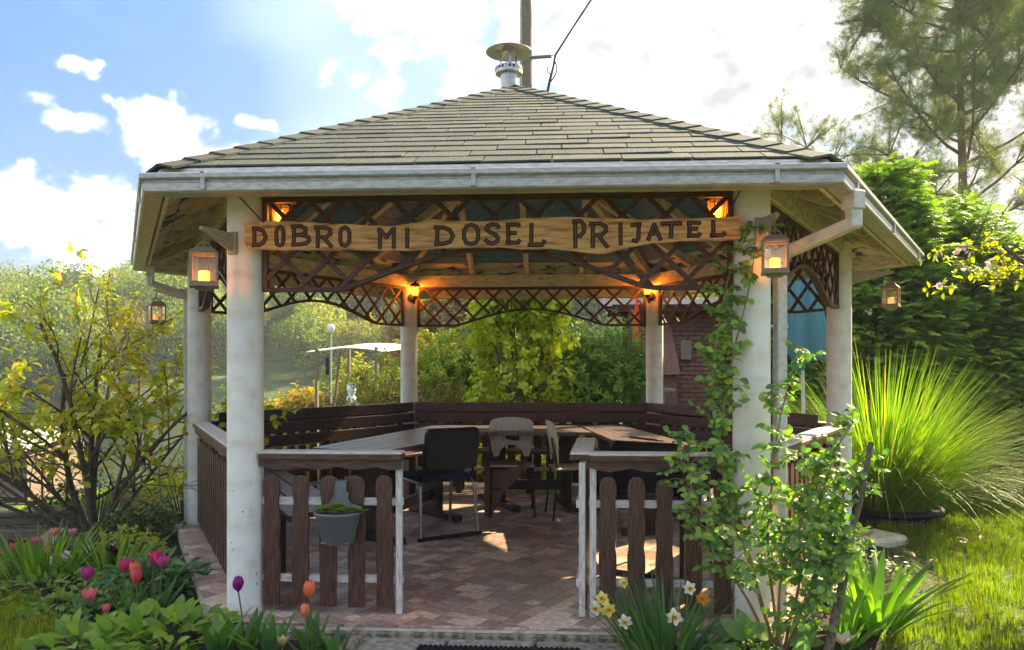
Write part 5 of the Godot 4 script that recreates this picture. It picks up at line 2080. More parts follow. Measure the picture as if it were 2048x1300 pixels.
func grass_clump() -> void:
	var at := Vector3(3.42, gh(3.42, -0.9), -0.9)
	var o := thing("ornamental_grass", "tall fountain of bright green ornamental grass inside a black ring", "grass clump", at)
	var mb := MB.new()
	for k in 2300:
		var a := rr(0, TAU)
		var lean := pow(rng.randf(), 0.8) * 0.5
		var base := Vector3(cos(a), 0, sin(a)) * sqrt(rng.randf()) * 0.30
		var out := (Vector3(cos(a), 0, sin(a)) + Vector3(0.35, 0, 0.05)).normalized()
		var d := (Vector3.UP + out * lean).normalized()
		var h := rr(0.9, 1.75)
		var t := rng.randf()
		mb.col = Color(0.15, 0.26, 0.025).lerp(Color(0.33, 0.42, 0.04), t) if rng.randf() > 0.1 else Color(0.551, 0.435, 0.174)
		mb.leaf(base, d, out, h, 0.011, -(0.35 + lean * 2.0) * rr(0.6, 1.35), 0.15, 7, 0.45)
	var b := part(o, "blades", mb.mesh(), M["leaf_green"])
	# dry straw at the foot
	mb = MB.new()
	for k in 260:
		var a := rr(0, TAU)
		var base := Vector3(cos(a), 0, sin(a)) * rr(0.1, 0.27)
		mb.col = Color(0.26, 0.17, 0.07).lerp(Color(0.12, 0.06, 0.03), rng.randf())
		mb.leaf(base, Vector3(cos(a) * 0.3, 1, sin(a) * 0.3), Vector3(cos(a), 0.2, sin(a)), rr(0.25, 0.6), 0.009, rr(-0.1, 0.3), 0.1, 3, 0.5)
	part(o, "straw", mb.mesh(), M["leaf_dark"])
	var ri := thing("edging_ring", "black ribbed plastic ring round the foot of the tall grass", "edging", at)
	for k in 2:
		var m := MB.new()
		var p := PackedVector3Array()
		var ra := PackedFloat32Array()
		for q in 37:
			var a := TAU * q / 36.0
			p.append(Vector3(cos(a) * 0.43, 0.03 + k * 0.062, sin(a) * 0.40))
			ra.append(0.034)
		m.tube(p, ra, 10, false)
		part(ri, "ring", m.mesh(), M["rubber"])


func blades(o: Node3D, n: int, h0: float, h1: float, w: float, spread: float, base: String, cols: Array, lean: float, called := "leaf", rad := 0.06) -> void:
	var ms := []
	for k in 4:
		var m := MB.new()
		m.leaf(Vector3.ZERO, Vector3.UP, Vector3(0, 0, 1), 1.0, w, -rr(0.3, 1.0) * lean, 0.35, 7, 0.62)
		ms.append(m.mesh())
	for k in n:
		var a := rr(0, TAU)
		var out := Vector3(cos(a), 0, sin(a))
		var t := rng.randf()
		var d := (Vector3.UP + out * spread * t).normalized()
		var h := rr(h0, h1)
		part(o, called, ms[k % 4], tone(base, cols[rng.randi_range(0, cols.size() - 1)]), aim(out * rad * sqrt(t), d, out, h))


func daffodil(at: Vector3, foot: Vector3, turn: Vector3, pe: Color, cu: Color, s: float, label: String) -> void:
	var o := thing("daffodil", label, "flower", foot, 0.0, "daffodils in flower")
	var c := at - foot
	var m := MB.new()
	m.tube(PackedVector3Array([Vector3.ZERO, c * 0.5 + Vector3(0.01, 0.02, -0.01), c * 0.95 + Vector3(0, 0.012, -0.012), c - turn.normalized() * 0.012]), PackedFloat32Array([0.004, 0.004, 0.0035, 0.004]), 6)
	part(o, "stem", m.mesh(), tone("leaf_green", Color(0.158, 0.266, 0.049)))
	var f := turn.normalized()
	var x := f.cross(Vector3.UP).normalized()
	var y := x.cross(f)
	for k in 6:
		var a := TAU * k / 6.0 + 0.3
		var d := x * cos(a) + y * sin(a)
		var l := MB.new()
		l.leaf(c, (d + f * 0.1).normalized(), f, s * rr(0.9, 1.05), s * 0.72, rr(0.1, 0.5) * (1 if k % 2 else -1), 0.12, 5, 0.8)
		part(o, "petal", l.mesh(), tone("petal", pe))
	var t := MB.new()
	t.lathe(pv([s * 0.14, 0.0, s * 0.17, s * 0.25, s * 0.22, s * 0.45, s * 0.31, s * 0.55, s * 0.28, s * 0.54, s * 0.18, s * 0.44, s * 0.12, s * 0.1, 0.0, s * 0.06]), 14, Transform3D(Basis(x, f, x.cross(f)), c))
	for k in t.v.size():
		t.v[k] += rdir() * s * 0.02
	part(o, "trumpet", t.mesh(), tone("petal", cu))


func tulip(at: Vector3, foot: Vector3, col: Color, s: float, label: String, leaves: int, open := 0.0, group := "tulips in flower") -> void:
	var o := thing("tulip", label, "flower", foot, 0.0, group)
	var c := at - foot
	var m := MB.new()
	m.tube(PackedVector3Array([Vector3.ZERO, c * 0.35 + Vector3(rr(-0.01, 0.01), 0, 0.01), c * 0.7 + Vector3(rr(-0.01, 0.01), 0, 0), c]), PackedFloat32Array([0.005, 0.0045, 0.004, 0.004]), 7)
	part(o, "stem", m.mesh(), tone("leaf_green", Color(0.175, 0.28, 0.07)))
	for k in 6:
		var a := TAU * k / 6.0 + 0.2 + (0.08 if k % 2 else 0.0)
		var d := Vector3(cos(a), 0, sin(a))
		var l := MB.new()
		var k2 := rr(0.85, 1.1)
		l.leaf(c + d * s * 0.05 - Vector3(0, 0.002, 0), (d * (1.2 + open) + Vector3.UP * 0.7).normalized(), d * 0.8 - Vector3.UP * 0.6, s * 1.4, s * 0.78, 1.5 - open * 1.7, -0.38, 6, 0.95)
		part(o, "petal", l.mesh(), tone("petal", Color(col.r * k2, col.g * k2, col.b * k2)))
	if leaves > 0:
		var ms := MB.new()
		blades(o, leaves, c.y * 0.65, c.y * 1.0, 0.2, 0.75, "leaf_green", [Color(0.122, 0.238, 0.07), Color(0.175, 0.294, 0.07), Color(0.105, 0.196, 0.077)], 0.7, "leaf", 0.02)


# low leafy clump: leaves on short stalks all over a dome
func leafy(called: String, label: String, cat: String, at: Vector3, rx: float, ry: float, n: int, le0: float, le1: float, wd: float, base: String, cols: Array, most := 300, group := "", up := 0.5) -> Node3D:
	var o := thing(called, label, cat, at, 0.0, group)
	var st := MB.new()
	var lv := []
	for k in n:
		var a := rr(0, TAU)
		var r := sqrt(rng.randf())
		var y := ry * sqrt(maxf(0.05, 1.0 - r * r)) * rr(0.55, 1.05)
		var p := Vector3(cos(a) * r * rx, y, sin(a) * r * rx)
		var out := Vector3(cos(a), 0, sin(a))
		if k % 3 == 0:
			st.tube(PackedVector3Array([Vector3(p.x * 0.25, 0, p.z * 0.25), Vector3(p.x * 0.7, y * 0.6, p.z * 0.7), p]), PackedFloat32Array([0.004, 0.003, 0.002]), 4, false)
		lv.append(aim(p, (out * 0.8 + rdir() * 0.6 + Vector3(0, up, 0)).normalized(), Vector3(0, 1, 0.4) + rdir() * 0.5, rr(le0, le1)))
	part(o, "stems", st.mesh(), tone(base, Color(0.1, 0.12, 0.04)))
	lv.sort_custom(func(a: Transform3D, b: Transform3D) -> bool: return a.origin.y + a.origin.z > b.origin.y + b.origin.z)
	put_leaves(o, lv, leaf_set(5, wd, 0.3, 1.0, 0.25), base, cols, most)
	return o


func make_flowers() -> void:
	var g := "leaf_green"
	# daffodils in front of the railing
	var cl := thing("daffodil_leaves", "dense clump of upright strap leaves before the railing, under the daffodils", "plant", Vector3(0.86, -0.07, 2.76))
	blades(cl, 130, 0.24, 0.44, 0.04, 0.62, g, [Color(0.096, 0.21, 0.063), Color(0.14, 0.266, 0.07), Color(0.079, 0.168, 0.063)], 0.8, "leaf", 0.16)
	var W := Color(0.82, 0.80, 0.58)
	var Y := Color(0.85, 0.5, 0.02)
	var P := Color(0.85, 0.72, 0.2)
	var dl := [
		[Vector3(0.655, 0.147, 2.86), W, Y, 0.038, "white daffodil with yellow trumpet facing out, lowest of the clump"],
		[Vector3(0.885, 0.172, 2.86), W, Y, 0.042, "white daffodil with orange-yellow trumpet in the middle of the clump"],
		[Vector3(0.555, 0.235, 2.80), P, Y, 0.038, "pale yellow daffodil beside the white gate post, upper one"],
		[Vector3(0.525, 0.195, 2.82), W, Y, 0.036, "cream daffodil nearest the doormat"],
		[Vector3(0.58, 0.19, 2.82), P, Y, 0.042, "large pale yellow daffodil close behind the white gate post"],
		[Vector3(0.658, 0.295, 2.74), P, Y, 0.028, "small yellow daffodil highest before the first baluster"],
		[Vector3(0.972, 0.272, 2.74), W, Color(0.85, 0.42, 0.02), 0.036, "cream daffodil with deep orange trumpet near the rose"],
		[Vector3(1.035, 0.225, 2.74), Color(0.75, 0.3, 0.03), Color(0.75, 0.25, 0.02), 0.036, "orange fading daffodil beside the rose bush"]]
	for d: Array in dl:
		var at: Vector3 = d[0]
		daffodil(at, Vector3(at.x * 0.5 + 0.43, -0.07, 2.76), Vector3(rr(-0.4, 0.3), rr(-0.15, 0.1), 1), d[1], d[2], d[3], d[4])
	# tulips close to the step
	tulip(Vector3(-1.238, 0.215, 2.72), Vector3(-1.19, -0.08, 2.74), Color(0.32, 0.012, 0.22), 0.062, "single purple tulip before the front column", 5)
	tulip(Vector3(-0.873, 0.195, 2.74), Vector3(-0.86, -0.08, 2.76), Color(0.85, 0.22, 0.1), 0.07, "larger orange tulip below the grey hanging pot", 6)
	tulip(Vector3(-0.875, 0.12, 2.80), Vector3(-0.85, -0.08, 2.82), Color(0.85, 0.27, 0.14), 0.054, "smaller orange tulip just under the larger one", 3)
	tulip(Vector3(-0.97, -0.005, 2.84), Vector3(-0.95, -0.08, 2.86), Color(0.6, 0.5, 0.16), 0.04, "withered yellow tulip low between the broad leaves", 4, 0.3)
	for p: Array in [[-1.05, 2.80], [-0.72, 2.84], [-1.3, 2.82]]:
		var t := thing("tulip_leaves", "clump of broad pointed tulip leaves %s" % ("below the purple tulip" if p[0] < -1.2 else ("right of the orange tulips" if p[0] > -0.8 else "between the purple and orange tulips")), "plant", Vector3(p[0], -0.08, p[1]))
		blades(t, 9, 0.16, 0.30, 0.22, 0.8, g, [Color(0.122, 0.238, 0.07), Color(0.175, 0.294, 0.07), Color(0.096, 0.182, 0.07)], 0.8, "leaf", 0.03)
	# pink tulips by the plinth
	var pk := [
		[-2.36, 0.10, 2.16, Color(0.5, 0.05, 0.27), 0.066, "magenta tulip nearest the lawn edge of the pink group"],
		[-2.18, 0.13, 2.08, Color(0.68, 0.06, 0.2), 0.068, "deep pink tulip in the middle of the pink group"],
		[-2.07, 0.085, 2.16, Color(0.82, 0.12, 0.13), 0.074, "large coral red tulip in front of the pink group"],
		[-2.10, 0.125, 2.12, Color(0.82, 0.2, 0.12), 0.064, "coral tulip just behind the large coral red one"],
		[-2.02, 0.165, 2.04, Color(0.72, 0.04, 0.16), 0.068, "crimson tulip highest of the pink group"],
		[-1.97, 0.155, 2.06, Color(0.7, 0.12, 0.34), 0.066, "pink tulip nearest the plinth"],
		[-2.30, 0.005, 2.24, Color(0.82, 0.2, 0.24), 0.062, "salmon pink tulip low in the group"],
		[-2.165, -0.04, 2.30, Color(0.8, 0.18, 0.2), 0.042, "small pink tulip bud lowest of the group"]]
	for t: Array in pk:
		tulip(Vector3(t[0], t[1], t[2]), Vector3(t[0] + rr(-0.03, 0.05), gh(t[0], t[2]) + 0.02, t[2] + rr(-0.02, 0.04)), t[3], t[4], t[5], 4, rr(0.0, 0.25))
	var fp := [
		[-3.42, 0.055, 1.30, Color(0.7, 0.14, 0.22), 0.05, "pale pink tulip at the far edge of the back bed"],
		[-3.19, 0.03, 1.28, Color(0.72, 0.16, 0.28), 0.052, "pink tulip in front of the white flowers of the back bed"],
		[-3.29, 0.09, 1.26, Color(0.7, 0.2, 0.3), 0.05, "rose pink tulip second in the back bed"],
		[-3.25, 0.125, 1.12, Color(0.75, 0.36, 0.26), 0.05, "peach tulip behind the rose pink ones of the back bed"],
		[-3.13, 0.12, 1.10, Color(0.75, 0.3, 0.32), 0.048, "peach pink tulip highest in the back bed"]]
	for t: Array in fp:
		tulip(Vector3(t[0], t[1], t[2]), Vector3(t[0], gh(t[0], t[2]) + 0.02, t[2]), t[3], t[4], t[5], 3, 0.2)
	for t: Array in [[-3.08, 0.02, 1.25, "double white flower in the back bed beside the pink tulips"], [-2.95, 0.045, 1.18, "double white flower in the back bed nearest the shrub stems"], [-3.13, 0.0, 1.32, "low double white flower in front of the back bed"]]:
		var at := Vector3(t[0], t[1], t[2])
		daffodil(at, Vector3(t[0], gh(t[0], t[2]) + 0.02, t[2]), Vector3(0.1, 0.2, 1), Color(0.8, 0.78, 0.68), Color(0.82, 0.8, 0.66), 0.04, t[3])
	for t: Array in [[-2.80, 0.0, 1.12, "dark maroon tulip at the foot of the shrub"], [-3.62, 0.0, 1.0, "dark maroon tulip at the edge of the picture by the timber"]]:
		tulip(Vector3(t[0], t[1], t[2]), Vector3(t[0], gh(t[0], t[2]) + 0.02, t[2]), Color(0.12, 0.006, 0.02), 0.075, t[3], 3, 0.5)
	var sl := [Color(0.175, 0.28, 0.049), Color(0.263, 0.364, 0.056), Color(0.131, 0.224, 0.049), Color(0.35, 0.42, 0.084)]
	var bb := thing("lily_leaves", "wide clump of strap leaves under the pale pink tulips", "plant", Vector3(-3.25, gh(-3.25, 1.25) + 0.02, 1.25))
	blades(bb, 120, 0.22, 0.40, 0.075, 0.9, g, sl, 0.9, "leaf", 0.32)
	bb = thing("lily_leaves", "clump of strap leaves behind the magenta tulips", "plant", Vector3(-2.72, gh(-2.72, 1.3) + 0.02, 1.3))
	blades(bb, 90, 0.2, 0.36, 0.075, 0.9, g, sl, 0.9, "leaf", 0.22)
	bb = thing("lily_leaves", "clump of strap leaves at the picture's edge by the timber", "plant", Vector3(-3.75, gh(-3.75, 1.6) + 0.02, 1.6))
	blades(bb, 80, 0.2, 0.36, 0.08, 1.0, g, sl, 0.9, "leaf", 0.25)
	# leafy clumps
	leafy("ground_cover", "low fresh green ground cover between the back bed and the lawn", "plant", Vector3(-2.85, gh(-2.85, 1.75), 1.75), 0.42, 0.10, 320, 0.035, 0.07, 0.5, g, [Color(0.2, 0.3, 0.04), Color(0.14, 0.24, 0.04), Color(0.28, 0.34, 0.05)], 200)
	leafy("ground_cover", "low green ground cover at the foot of the pink tulips", "plant", Vector3(-2.45, gh(-2.45, 2.1), 2.1), 0.3, 0.10, 260, 0.035, 0.07, 0.5, g, [Color(0.18, 0.28, 0.04), Color(0.13, 0.22, 0.04), Color(0.24, 0.3, 0.05)], 200)
	leafy("ground_cover", "low yellow-green ground cover beneath the tall shrub", "plant", Vector3(-3.5, gh(-3.5, 0.55), 0.6), 0.6, 0.14, 420, 0.04, 0.08, 0.5, "leaf_lime", [Color(0.3, 0.34, 0.04), Color(0.2, 0.28, 0.04), Color(0.4, 0.36, 0.05)], 200)
	leafy("leafy_perennial", "bright green leafy perennial below the front column", "plant", Vector3(-1.62, -0.11, 2.66), 0.36, 0.17, 170, 0.08, 0.13, 0.5, g, [Color(0.227, 0.35, 0.035), Color(0.297, 0.42, 0.042), Color(0.175, 0.28, 0.035)], 300, "", 0.7)
	leafy("leafy_perennial", "bright green leafy perennial at the bottom edge, before the dark peony", "plant", Vector3(-1.98, -0.14, 2.72), 0.3, 0.15, 120, 0.08, 0.12, 0.5, g, [Color(0.227, 0.35, 0.035), Color(0.297, 0.42, 0.042), Color(0.175, 0.28, 0.035)], 300, "", 0.7)
	leafy("peony_bush", "dark green peony foliage beside the plinth", "plant", Vector3(-2.2, -0.14, 1.72), 0.33, 0.27, 300, 0.06, 0.11, 0.34, "leaf_dark", [Color(0.07, 0.16, 0.04), Color(0.1, 0.208, 0.048), Color(0.05, 0.12, 0.032)])
	leafy("peony_bush", "dark green foliage under the pink tulips", "plant", Vector3(-2.2, -0.15, 2.1), 0.30, 0.17, 200, 0.06, 0.10, 0.34, "leaf_dark", [Color(0.08, 0.176, 0.04), Color(0.11, 0.224, 0.048), Color(0.06, 0.128, 0.032)])
	leafy("golden_shrub", "small golden-green shrub between the plinth and the pink tulips", "shrub", Vector3(-2.85, -0.18, 0.85), 0.26, 0.32, 280, 0.035, 0.06, 0.6, "leaf_lime", [Color(0.522, 0.522, 0.043), Color(0.377, 0.493, 0.043), Color(0.609, 0.551, 0.087)])
	leafy("golden_shrub", "golden-green shrub behind the grey downpipe", "shrub", Vector3(-3.25, -0.25, -0.9), 0.55, 0.75, 520, 0.05, 0.08, 0.6, "leaf_lime", [Color(0.522, 0.493, 0.043), Color(0.348, 0.464, 0.043), Color(0.609, 0.522, 0.072), Color(0.58, 0.348, 0.058)])
	leafy("box_bush", "low dark clipped bush behind the shrub stems", "shrub", Vector3(-4.0, gh(-4.0, -0.6), -0.6), 0.75, 0.55, 900, 0.03, 0.05, 0.6, "leaf_dark", [Color(0.06, 0.12, 0.024), Color(0.09, 0.16, 0.032), Color(0.04, 0.08, 0.019)])
	leafy("box_bush", "low dark bush under the shrub, next to the downpipe", "shrub", Vector3(-3.1, gh(-3.1, 0.3), 0.25), 0.35, 0.32, 420, 0.03, 0.06, 0.55, "leaf_dark", [Color(0.1, 0.16, 0.032), Color(0.16, 0.224, 0.04), Color(0.06, 0.096, 0.024)])
	# right bed: irises, clover, snow-in-summer
	var ir := thing("iris_leaves", "clump of broad sword-shaped iris leaves by the lawn", "plant", Vector3(2.02, -0.08, 2.25))
	blades(ir, 36, 0.34, 0.58, 0.12, 0.8, g, [Color(0.193, 0.336, 0.042), Color(0.263, 0.392, 0.042), Color(0.14, 0.252, 0.056)], 0.9, "leaf", 0.10)
	ir = thing("iris_leaves", "smaller clump of sword leaves behind the white tulip", "plant", Vector3(1.78, -0.08, 2.5))
	blades(ir, 14, 0.22, 0.40, 0.13, 0.9, g, [Color(0.158, 0.28, 0.056), Color(0.21, 0.336, 0.056), Color(0.122, 0.224, 0.056)], 0.9, "leaf", 0.06)
	tulip(Vector3(1.70, 0.005, 2.70), Vector3(1.69, -0.08, 2.70), Color(0.82, 0.72, 0.5), 0.06, "open cream tulip low in front of the sword leaves", 3, 0.55)
	leafy("clover_patch", "patch of round green leaves with small yellow buttercups before the rose", "plant", Vector3(1.22, -0.09, 2.78), 0.26, 0.09, 420, 0.018, 0.03, 0.95, g, [Color(0.105, 0.252, 0.028), Color(0.158, 0.322, 0.042)], 200, "", 0.2)
	leafy("hosta", "low broad grey-green leaves under the rose", "plant", Vector3(1.36, -0.09, 2.68), 0.2, 0.14, 24, 0.10, 0.17, 0.5, g, [Color(0.175, 0.28, 0.084), Color(0.227, 0.35, 0.098)], 300, "", 0.8)
	var sn := leafy("white_flowered_mat", "grey-green mat with tiny white flowers between rose and lawn", "plant", Vector3(2.1, -0.08, 1.55), 0.45, 0.28, 420, 0.025, 0.05, 0.4, g, [Color(0.193, 0.252, 0.112), Color(0.14, 0.21, 0.084), Color(0.28, 0.308, 0.14)])
	var fl := MB.new()
	for k in 60:
		var a := rr(0, TAU)
		var r := sqrt(rng.randf()) * 0.45
		var c := Vector3(cos(a) * r, 0.30 * sqrt(1.0 - r * r * 4.0) + 0.02, sin(a) * r) if r < 0.48 else Vector3.ZERO
		fl.col = Color(0.8, 0.78, 0.72)
		for q in 5:
			var b := TAU * q / 5.0
			fl.leaf(c, Vector3(cos(b), 0.3, sin(b)), Vector3.UP, 0.016, 0.012, 0.2, 0.0, 2)
	part(sn, "blossoms", fl.mesh(), M["petal"])
	# the weathered stake leaning out of the rose
	var sk := thing("wooden_stake", "weathered brown stake leaning up out of the rose bush", "stake", Vector3(1.575, -0.1, 2.8))
	var m := MB.new()
	var p := PackedVector3Array()
	var ra := PackedFloat32Array()
	for k in 9:
		var t := k / 8.0
		p.append(Vector3(0.30 * t, 1.06 * t, -0.19 * t) + rdir() * 0.006)
		ra.append(lerpf(0.024, 0.013, t))
	m.tube(p, ra, 8)
	part(sk, "shaft", m.mesh(), M["bark"])


# ---------------------------------------------------------------- trees and background
# a crown of leaf-sized faces gathered in clumps
func crown_mesh(w: float, h: float, y0: float, lumps: int, per: int, q: float, c0: Color, c1: Color, sparse := 1.0) -> ArrayMesh:
	var mb := MB.new()
	for l in lumps:
		var d := rdir()
		var k := pow(rng.randf(), 0.5) * 0.82
		var c := Vector3(d.x * w * 0.5 * k, y0 + h * 0.5 + d.y * h * 0.5 * k, d.z * w * 0.5 * k)
		var lr := rr(0.16, 0.27) * w
		for i in int(per * sparse):
			var e := rdir()
			var p := c + e * lr * rr(0.65, 1.05) * Vector3(1, 0.8, 1)
			mb.col = c0.lerp(c1, rng.randf())
			mb.leaf(p, (rdir() + e * 0.4).normalized(), (e + Vector3(0, 0.6, 0) + rdir() * 0.5).normalized(), q * rr(0.7, 1.4), q * rr(0.6, 0.9), 0.4, 0.2, 2)
	return mb.mesh()


func trunk_mesh(h: float, r: float, limbs: int, reach: float) -> ArrayMesh:
	var mb := MB.new()
	var p := PackedVector3Array()
	var ra := PackedFloat32Array()
	var q := Vector3(0, -0.6, 0)
	for k in 9:
		p.append(q)
		ra.append(r * lerpf(1.0, 0.25, k / 8.0))
		q += Vector3(rr(-0.04, 0.04) * h * 0.2, (h + 0.6) / 8.0, rr(-0.04, 0.04) * h * 0.2)
	mb.tube(p, ra, 8, false)
	for k in limbs:
		var i := rng.randi_range(3, 7)
		var a := rr(0, TAU)
		var d := Vector3(cos(a), rr(0.3, 0.9), sin(a)).normalized()
		mb.tube(PackedVector3Array([p[i], p[i] + d * reach * 0.5 + Vector3(0, 0.05, 0), p[i] + d * reach + Vector3(0, reach * 0.25, 0)]), PackedFloat32Array([ra[i] * 0.5, ra[i] * 0.3, ra[i] * 0.1]), 5, false)
	return mb.mesh()


func twig_mesh(h: float, w: float, n: int, col: Color) -> ArrayMesh:
	# the fine twigs of a bare crown
	var mb := MB.new()
	mb.col = col
	for k in n:
		var d := rdir()
		d.y = absf(d.y) * 0.9 + 0.1
		var p := Vector3(d.x * w * 0.42, h * 0.45 + d.y * h * 0.5, d.z * w * 0.42) * rr(0.6, 1.0)
		mb.leaf(p, (d + rdir() * 0.5 + Vector3(0, 0.4, 0)).normalized(), rdir(), rr(0.6, 1.6), 0.05, 0.3, 0.1, 2)
	return mb.mesh()


func hill_trees() -> void:
	var kinds := [
		["broadleaf_tree", "fresh green broadleaf tree on the wooded hillside across the valley", Color(0.128, 0.2, 0.031), Color(0.27, 0.338, 0.05), 1.0],
		["broadleaf_tree", "yellow-green budding tree on the wooded hillside across the valley", Color(0.243, 0.263, 0.037), Color(0.435, 0.425, 0.062), 0.9],
		["broadleaf_tree", "dark green tree on the wooded hillside across the valley", Color(0.063, 0.112, 0.031), Color(0.154, 0.213, 0.05), 1.0],
		["budding_tree", "half bare brownish tree on the wooded hillside across the valley", Color(0.205, 0.163, 0.081), Color(0.359, 0.288, 0.138), 0.45]]
	var cm := []
	for k: Array in kinds:
		var v := []
		for j in 2:
			v.append(crown_mesh(7.4, 8.2, 0.9, 26, 240, 0.25, k[2], k[3], k[4]))
		cm.append(v)
	var tw := twig_mesh(9.5, 6.5, 260, Color(0.1, 0.08, 0.06))
	var tm := [trunk_mesh(8.0, 0.2, 7, 2.4), trunk_mesh(8.5, 0.17, 9, 2.6)]
	var made := 0
	var spots := []
	while made < 290:
		var az := deg_to_rad(rr(-39.0, 14.0))
		var D := lerpf(68.0, 178.0, pow(rng.randf(), 0.75))
		var p := Vector2(0.338 + sin(az) * D, 6.5 - cos(az) * D)
		var ok := true
		for s: Vector2 in spots:
			if s.distance_to(p) < 2.6 + D * 0.010:
				ok = false
				break
		if not ok:
			if rng.randf() < 0.03:
				made += 1
			continue
		spots.append(p)
		made += 1
		var band := gn.get_noise_2d(p.x * 2.2 + 50.0, p.y * 2.2)
		var kd := 0
		var r := rng.randf() + band * 0.6
		if r < 0.14:
			kd = 3
		elif r < 0.28:
			kd = 2
		elif r < 0.62:
			kd = 0
		else:
			kd = 1
		if D > 150.0 and rng.randf() < 0.22:
			kd = 3
		var k: Array = kinds[kd]
		var o := thing(k[0], k[1], "tree", Vector3(p.x, gh(p.x, p.y), p.y), rr(0, TAU), "trees of the wooded hillside")
		var s := rr(0.7, 1.1)
		o.scale = Vector3(s * rr(0.9, 1.15), s * rr(0.85, 1.2), s)
		part(o, "trunk", tm[made % 2], M["bark"])
		part(o, "crown", cm[kd][made % 2], M["leaf_far"])
		if kd == 3:
			part(o, "twigs", tw, M["leaf_far"]).set_meta("kind", "stuff")


# loose bush: clumps of leaves on real branches, as copies of one sprig
func sprig(n: int, le: float, wd: float, twig: float) -> ArrayMesh:
	var mb := MB.new()
	for k in n:
		var t := float(k + 1) / n
		var a := k * 2.4
		var d := Vector3(cos(a), 0.7, sin(a)).normalized()
		var s := rr(0.75, 1.15)
		mb.col = Color(s * rr(0.85, 1.15), s, s * 0.9)
		mb.leaf(Vector3(0, twig * t, 0), d, Vector3(-cos(a) * 0.5, 1, -sin(a) * 0.5), le * rr(0.8, 1.2), wd, rr(0.3, 0.9), 0.25, 3)
	mb.col = Color(0.7, 0.5, 0.4)
	mb.tube(PackedVector3Array([Vector3.ZERO, Vector3(0, twig, 0)]), PackedFloat32Array([0.003, 0.002]), 4, false)
	return mb.mesh()


func bush(called: String, label: String, at: Vector3, size: Vector3, n: int, sp: ArrayMesh, base: String, c0: Color, c1: Color, group := "", cat := "shrub", lumps := 9, sc := 1.0) -> void:
	var o := thing(called, label, cat, at, 0.0, group)
	var wood := MB.new()
	var xs := []
	var cs := []
	var lc := []
	for l in lumps:
		var d := rdir()
		d.y = absf(d.y)
		var c := Vector3(d.x * size.x * 0.34, size.y * (0.3 + 0.42 * d.y * rng.randf() + 0.05), d.z * size.z * 0.34)
		if lumps > 14:
			c = Vector3(rr(-0.36, 0.36) * size.x, size.y * rr(0.12, 0.93), rr(-0.36, 0.36) * size.z)
		lc.append([c, rr(0.24, 0.36) if lumps < 14 else rr(0.09, 0.16)])
		wood.tube(PackedVector3Array([Vector3(c.x * 0.15, -0.1, c.z * 0.15), Vector3(c.x * 0.5, c.y * 0.5, c.z * 0.5) + rdir() * 0.05, c, c + Vector3(d.x, 0.6, d.z) * 0.25 * size.x * 0.4]), PackedFloat32Array([0.03, 0.022, 0.014, 0.006]), 6, false)
	for k in n:
		var l: Array = lc[k % lumps]
		var c: Vector3 = l[0]
		var e := rdir()
		var p := c + e * Vector3(size.x, size.y, size.z) * float(l[1]) * pow(rng.randf(), 0.33) * rr(0.8, 1.1)
		if p.y < 0.03:
			p.y = rr(0.03, 0.3) * size.y
		xs.append(aim(p, (e + Vector3(0, 0.5, 0) + rdir() * 0.5).normalized(), rdir(), rr(0.75, 1.3) * sc))
		cs.append(c0.lerp(c1, rng.randf()))
	part(o, "branches", wood.mesh(), M["bark"])
	copies(o, "crown", sp, M[base], xs, cs)


# conifer of a hedge: drooping flat sprays laid over a tall cone
func frond_mesh() -> ArrayMesh:
	var mb := MB.new()
	for k in 9:
		var t := k / 8.0
		for s: int in [-1, 1]:
			var v := rr(0.8, 1.15)
			mb.col = Color(v, v, v)
			var p := Vector3(0, 0.20 * t, 0.0)
			mb.leaf(p, Vector3(s * (0.9 - 0.3 * t), 0.75, rr(-0.2, 0.2)).normalized(), Vector3(0, 0, 1), 0.085 * (1.0 - 0.5 * t) + 0.02, 0.024, 0.5, 0.1, 2)
	mb.leaf(Vector3(0, 0.19, 0), Vector3.UP, Vector3(0, 0, 1), 0.07, 0.024, 0.4, 0.1, 2)
	return mb.mesh()


func conifer(at: Vector3, h: float, r: float, label: String, n: int, fr: ArrayMesh) -> void:
	var o := thing("hedge_conifer", label, "tree", at, 0.0, "evergreens of the tall hedge")
	part(o, "trunk", trunk_mesh(h * 0.95, 0.09, 14, r * 0.7), M["bark"])
	var xs := []
	var cs := []
	# boughs: each a cluster of sprays along a drooping arm
	var boughs := n / 13
	for b in boughs:
		var y := h * (1.0 - pow(rng.randf(), 0.75)) * 0.98 + 0.05
		var k := 1.0 - pow(y / h, 2.2)
		var a := rr(0, TAU)
		var out := Vector3(cos(a), 0, sin(a))
		var rad := r * (0.35 + 0.65 * k) * rr(0.72, 1.08) if y < h * 0.9 else r * 0.45 * rng.randf()
		var tip := Vector3(0, y, 0) + out * rad
		for q in 13:
			var t := rr(0.0, 1.0)
			var sd := out.cross(Vector3.UP) * rr(-0.16, 0.16)
			var p := tip - out * t * 0.38 + sd + Vector3(0, rr(-0.08, 0.08) - (1.0 - t) * 0.06, 0)
			var d := (out * 0.9 + sd * 3.0 + Vector3(0, rr(-0.35, 0.35), 0)).normalized()
			xs.append(aim(p, d, Vector3(0, 1, 0) + rdir() * 0.35, rr(0.55, 1.05)))
			cs.append(Color(0.2, 0.3, 0.045).lerp(Color(0.4, 0.5, 0.06), rng.randf()))
	copies(o, "crown", fr, M["leaf_green"], xs, cs)


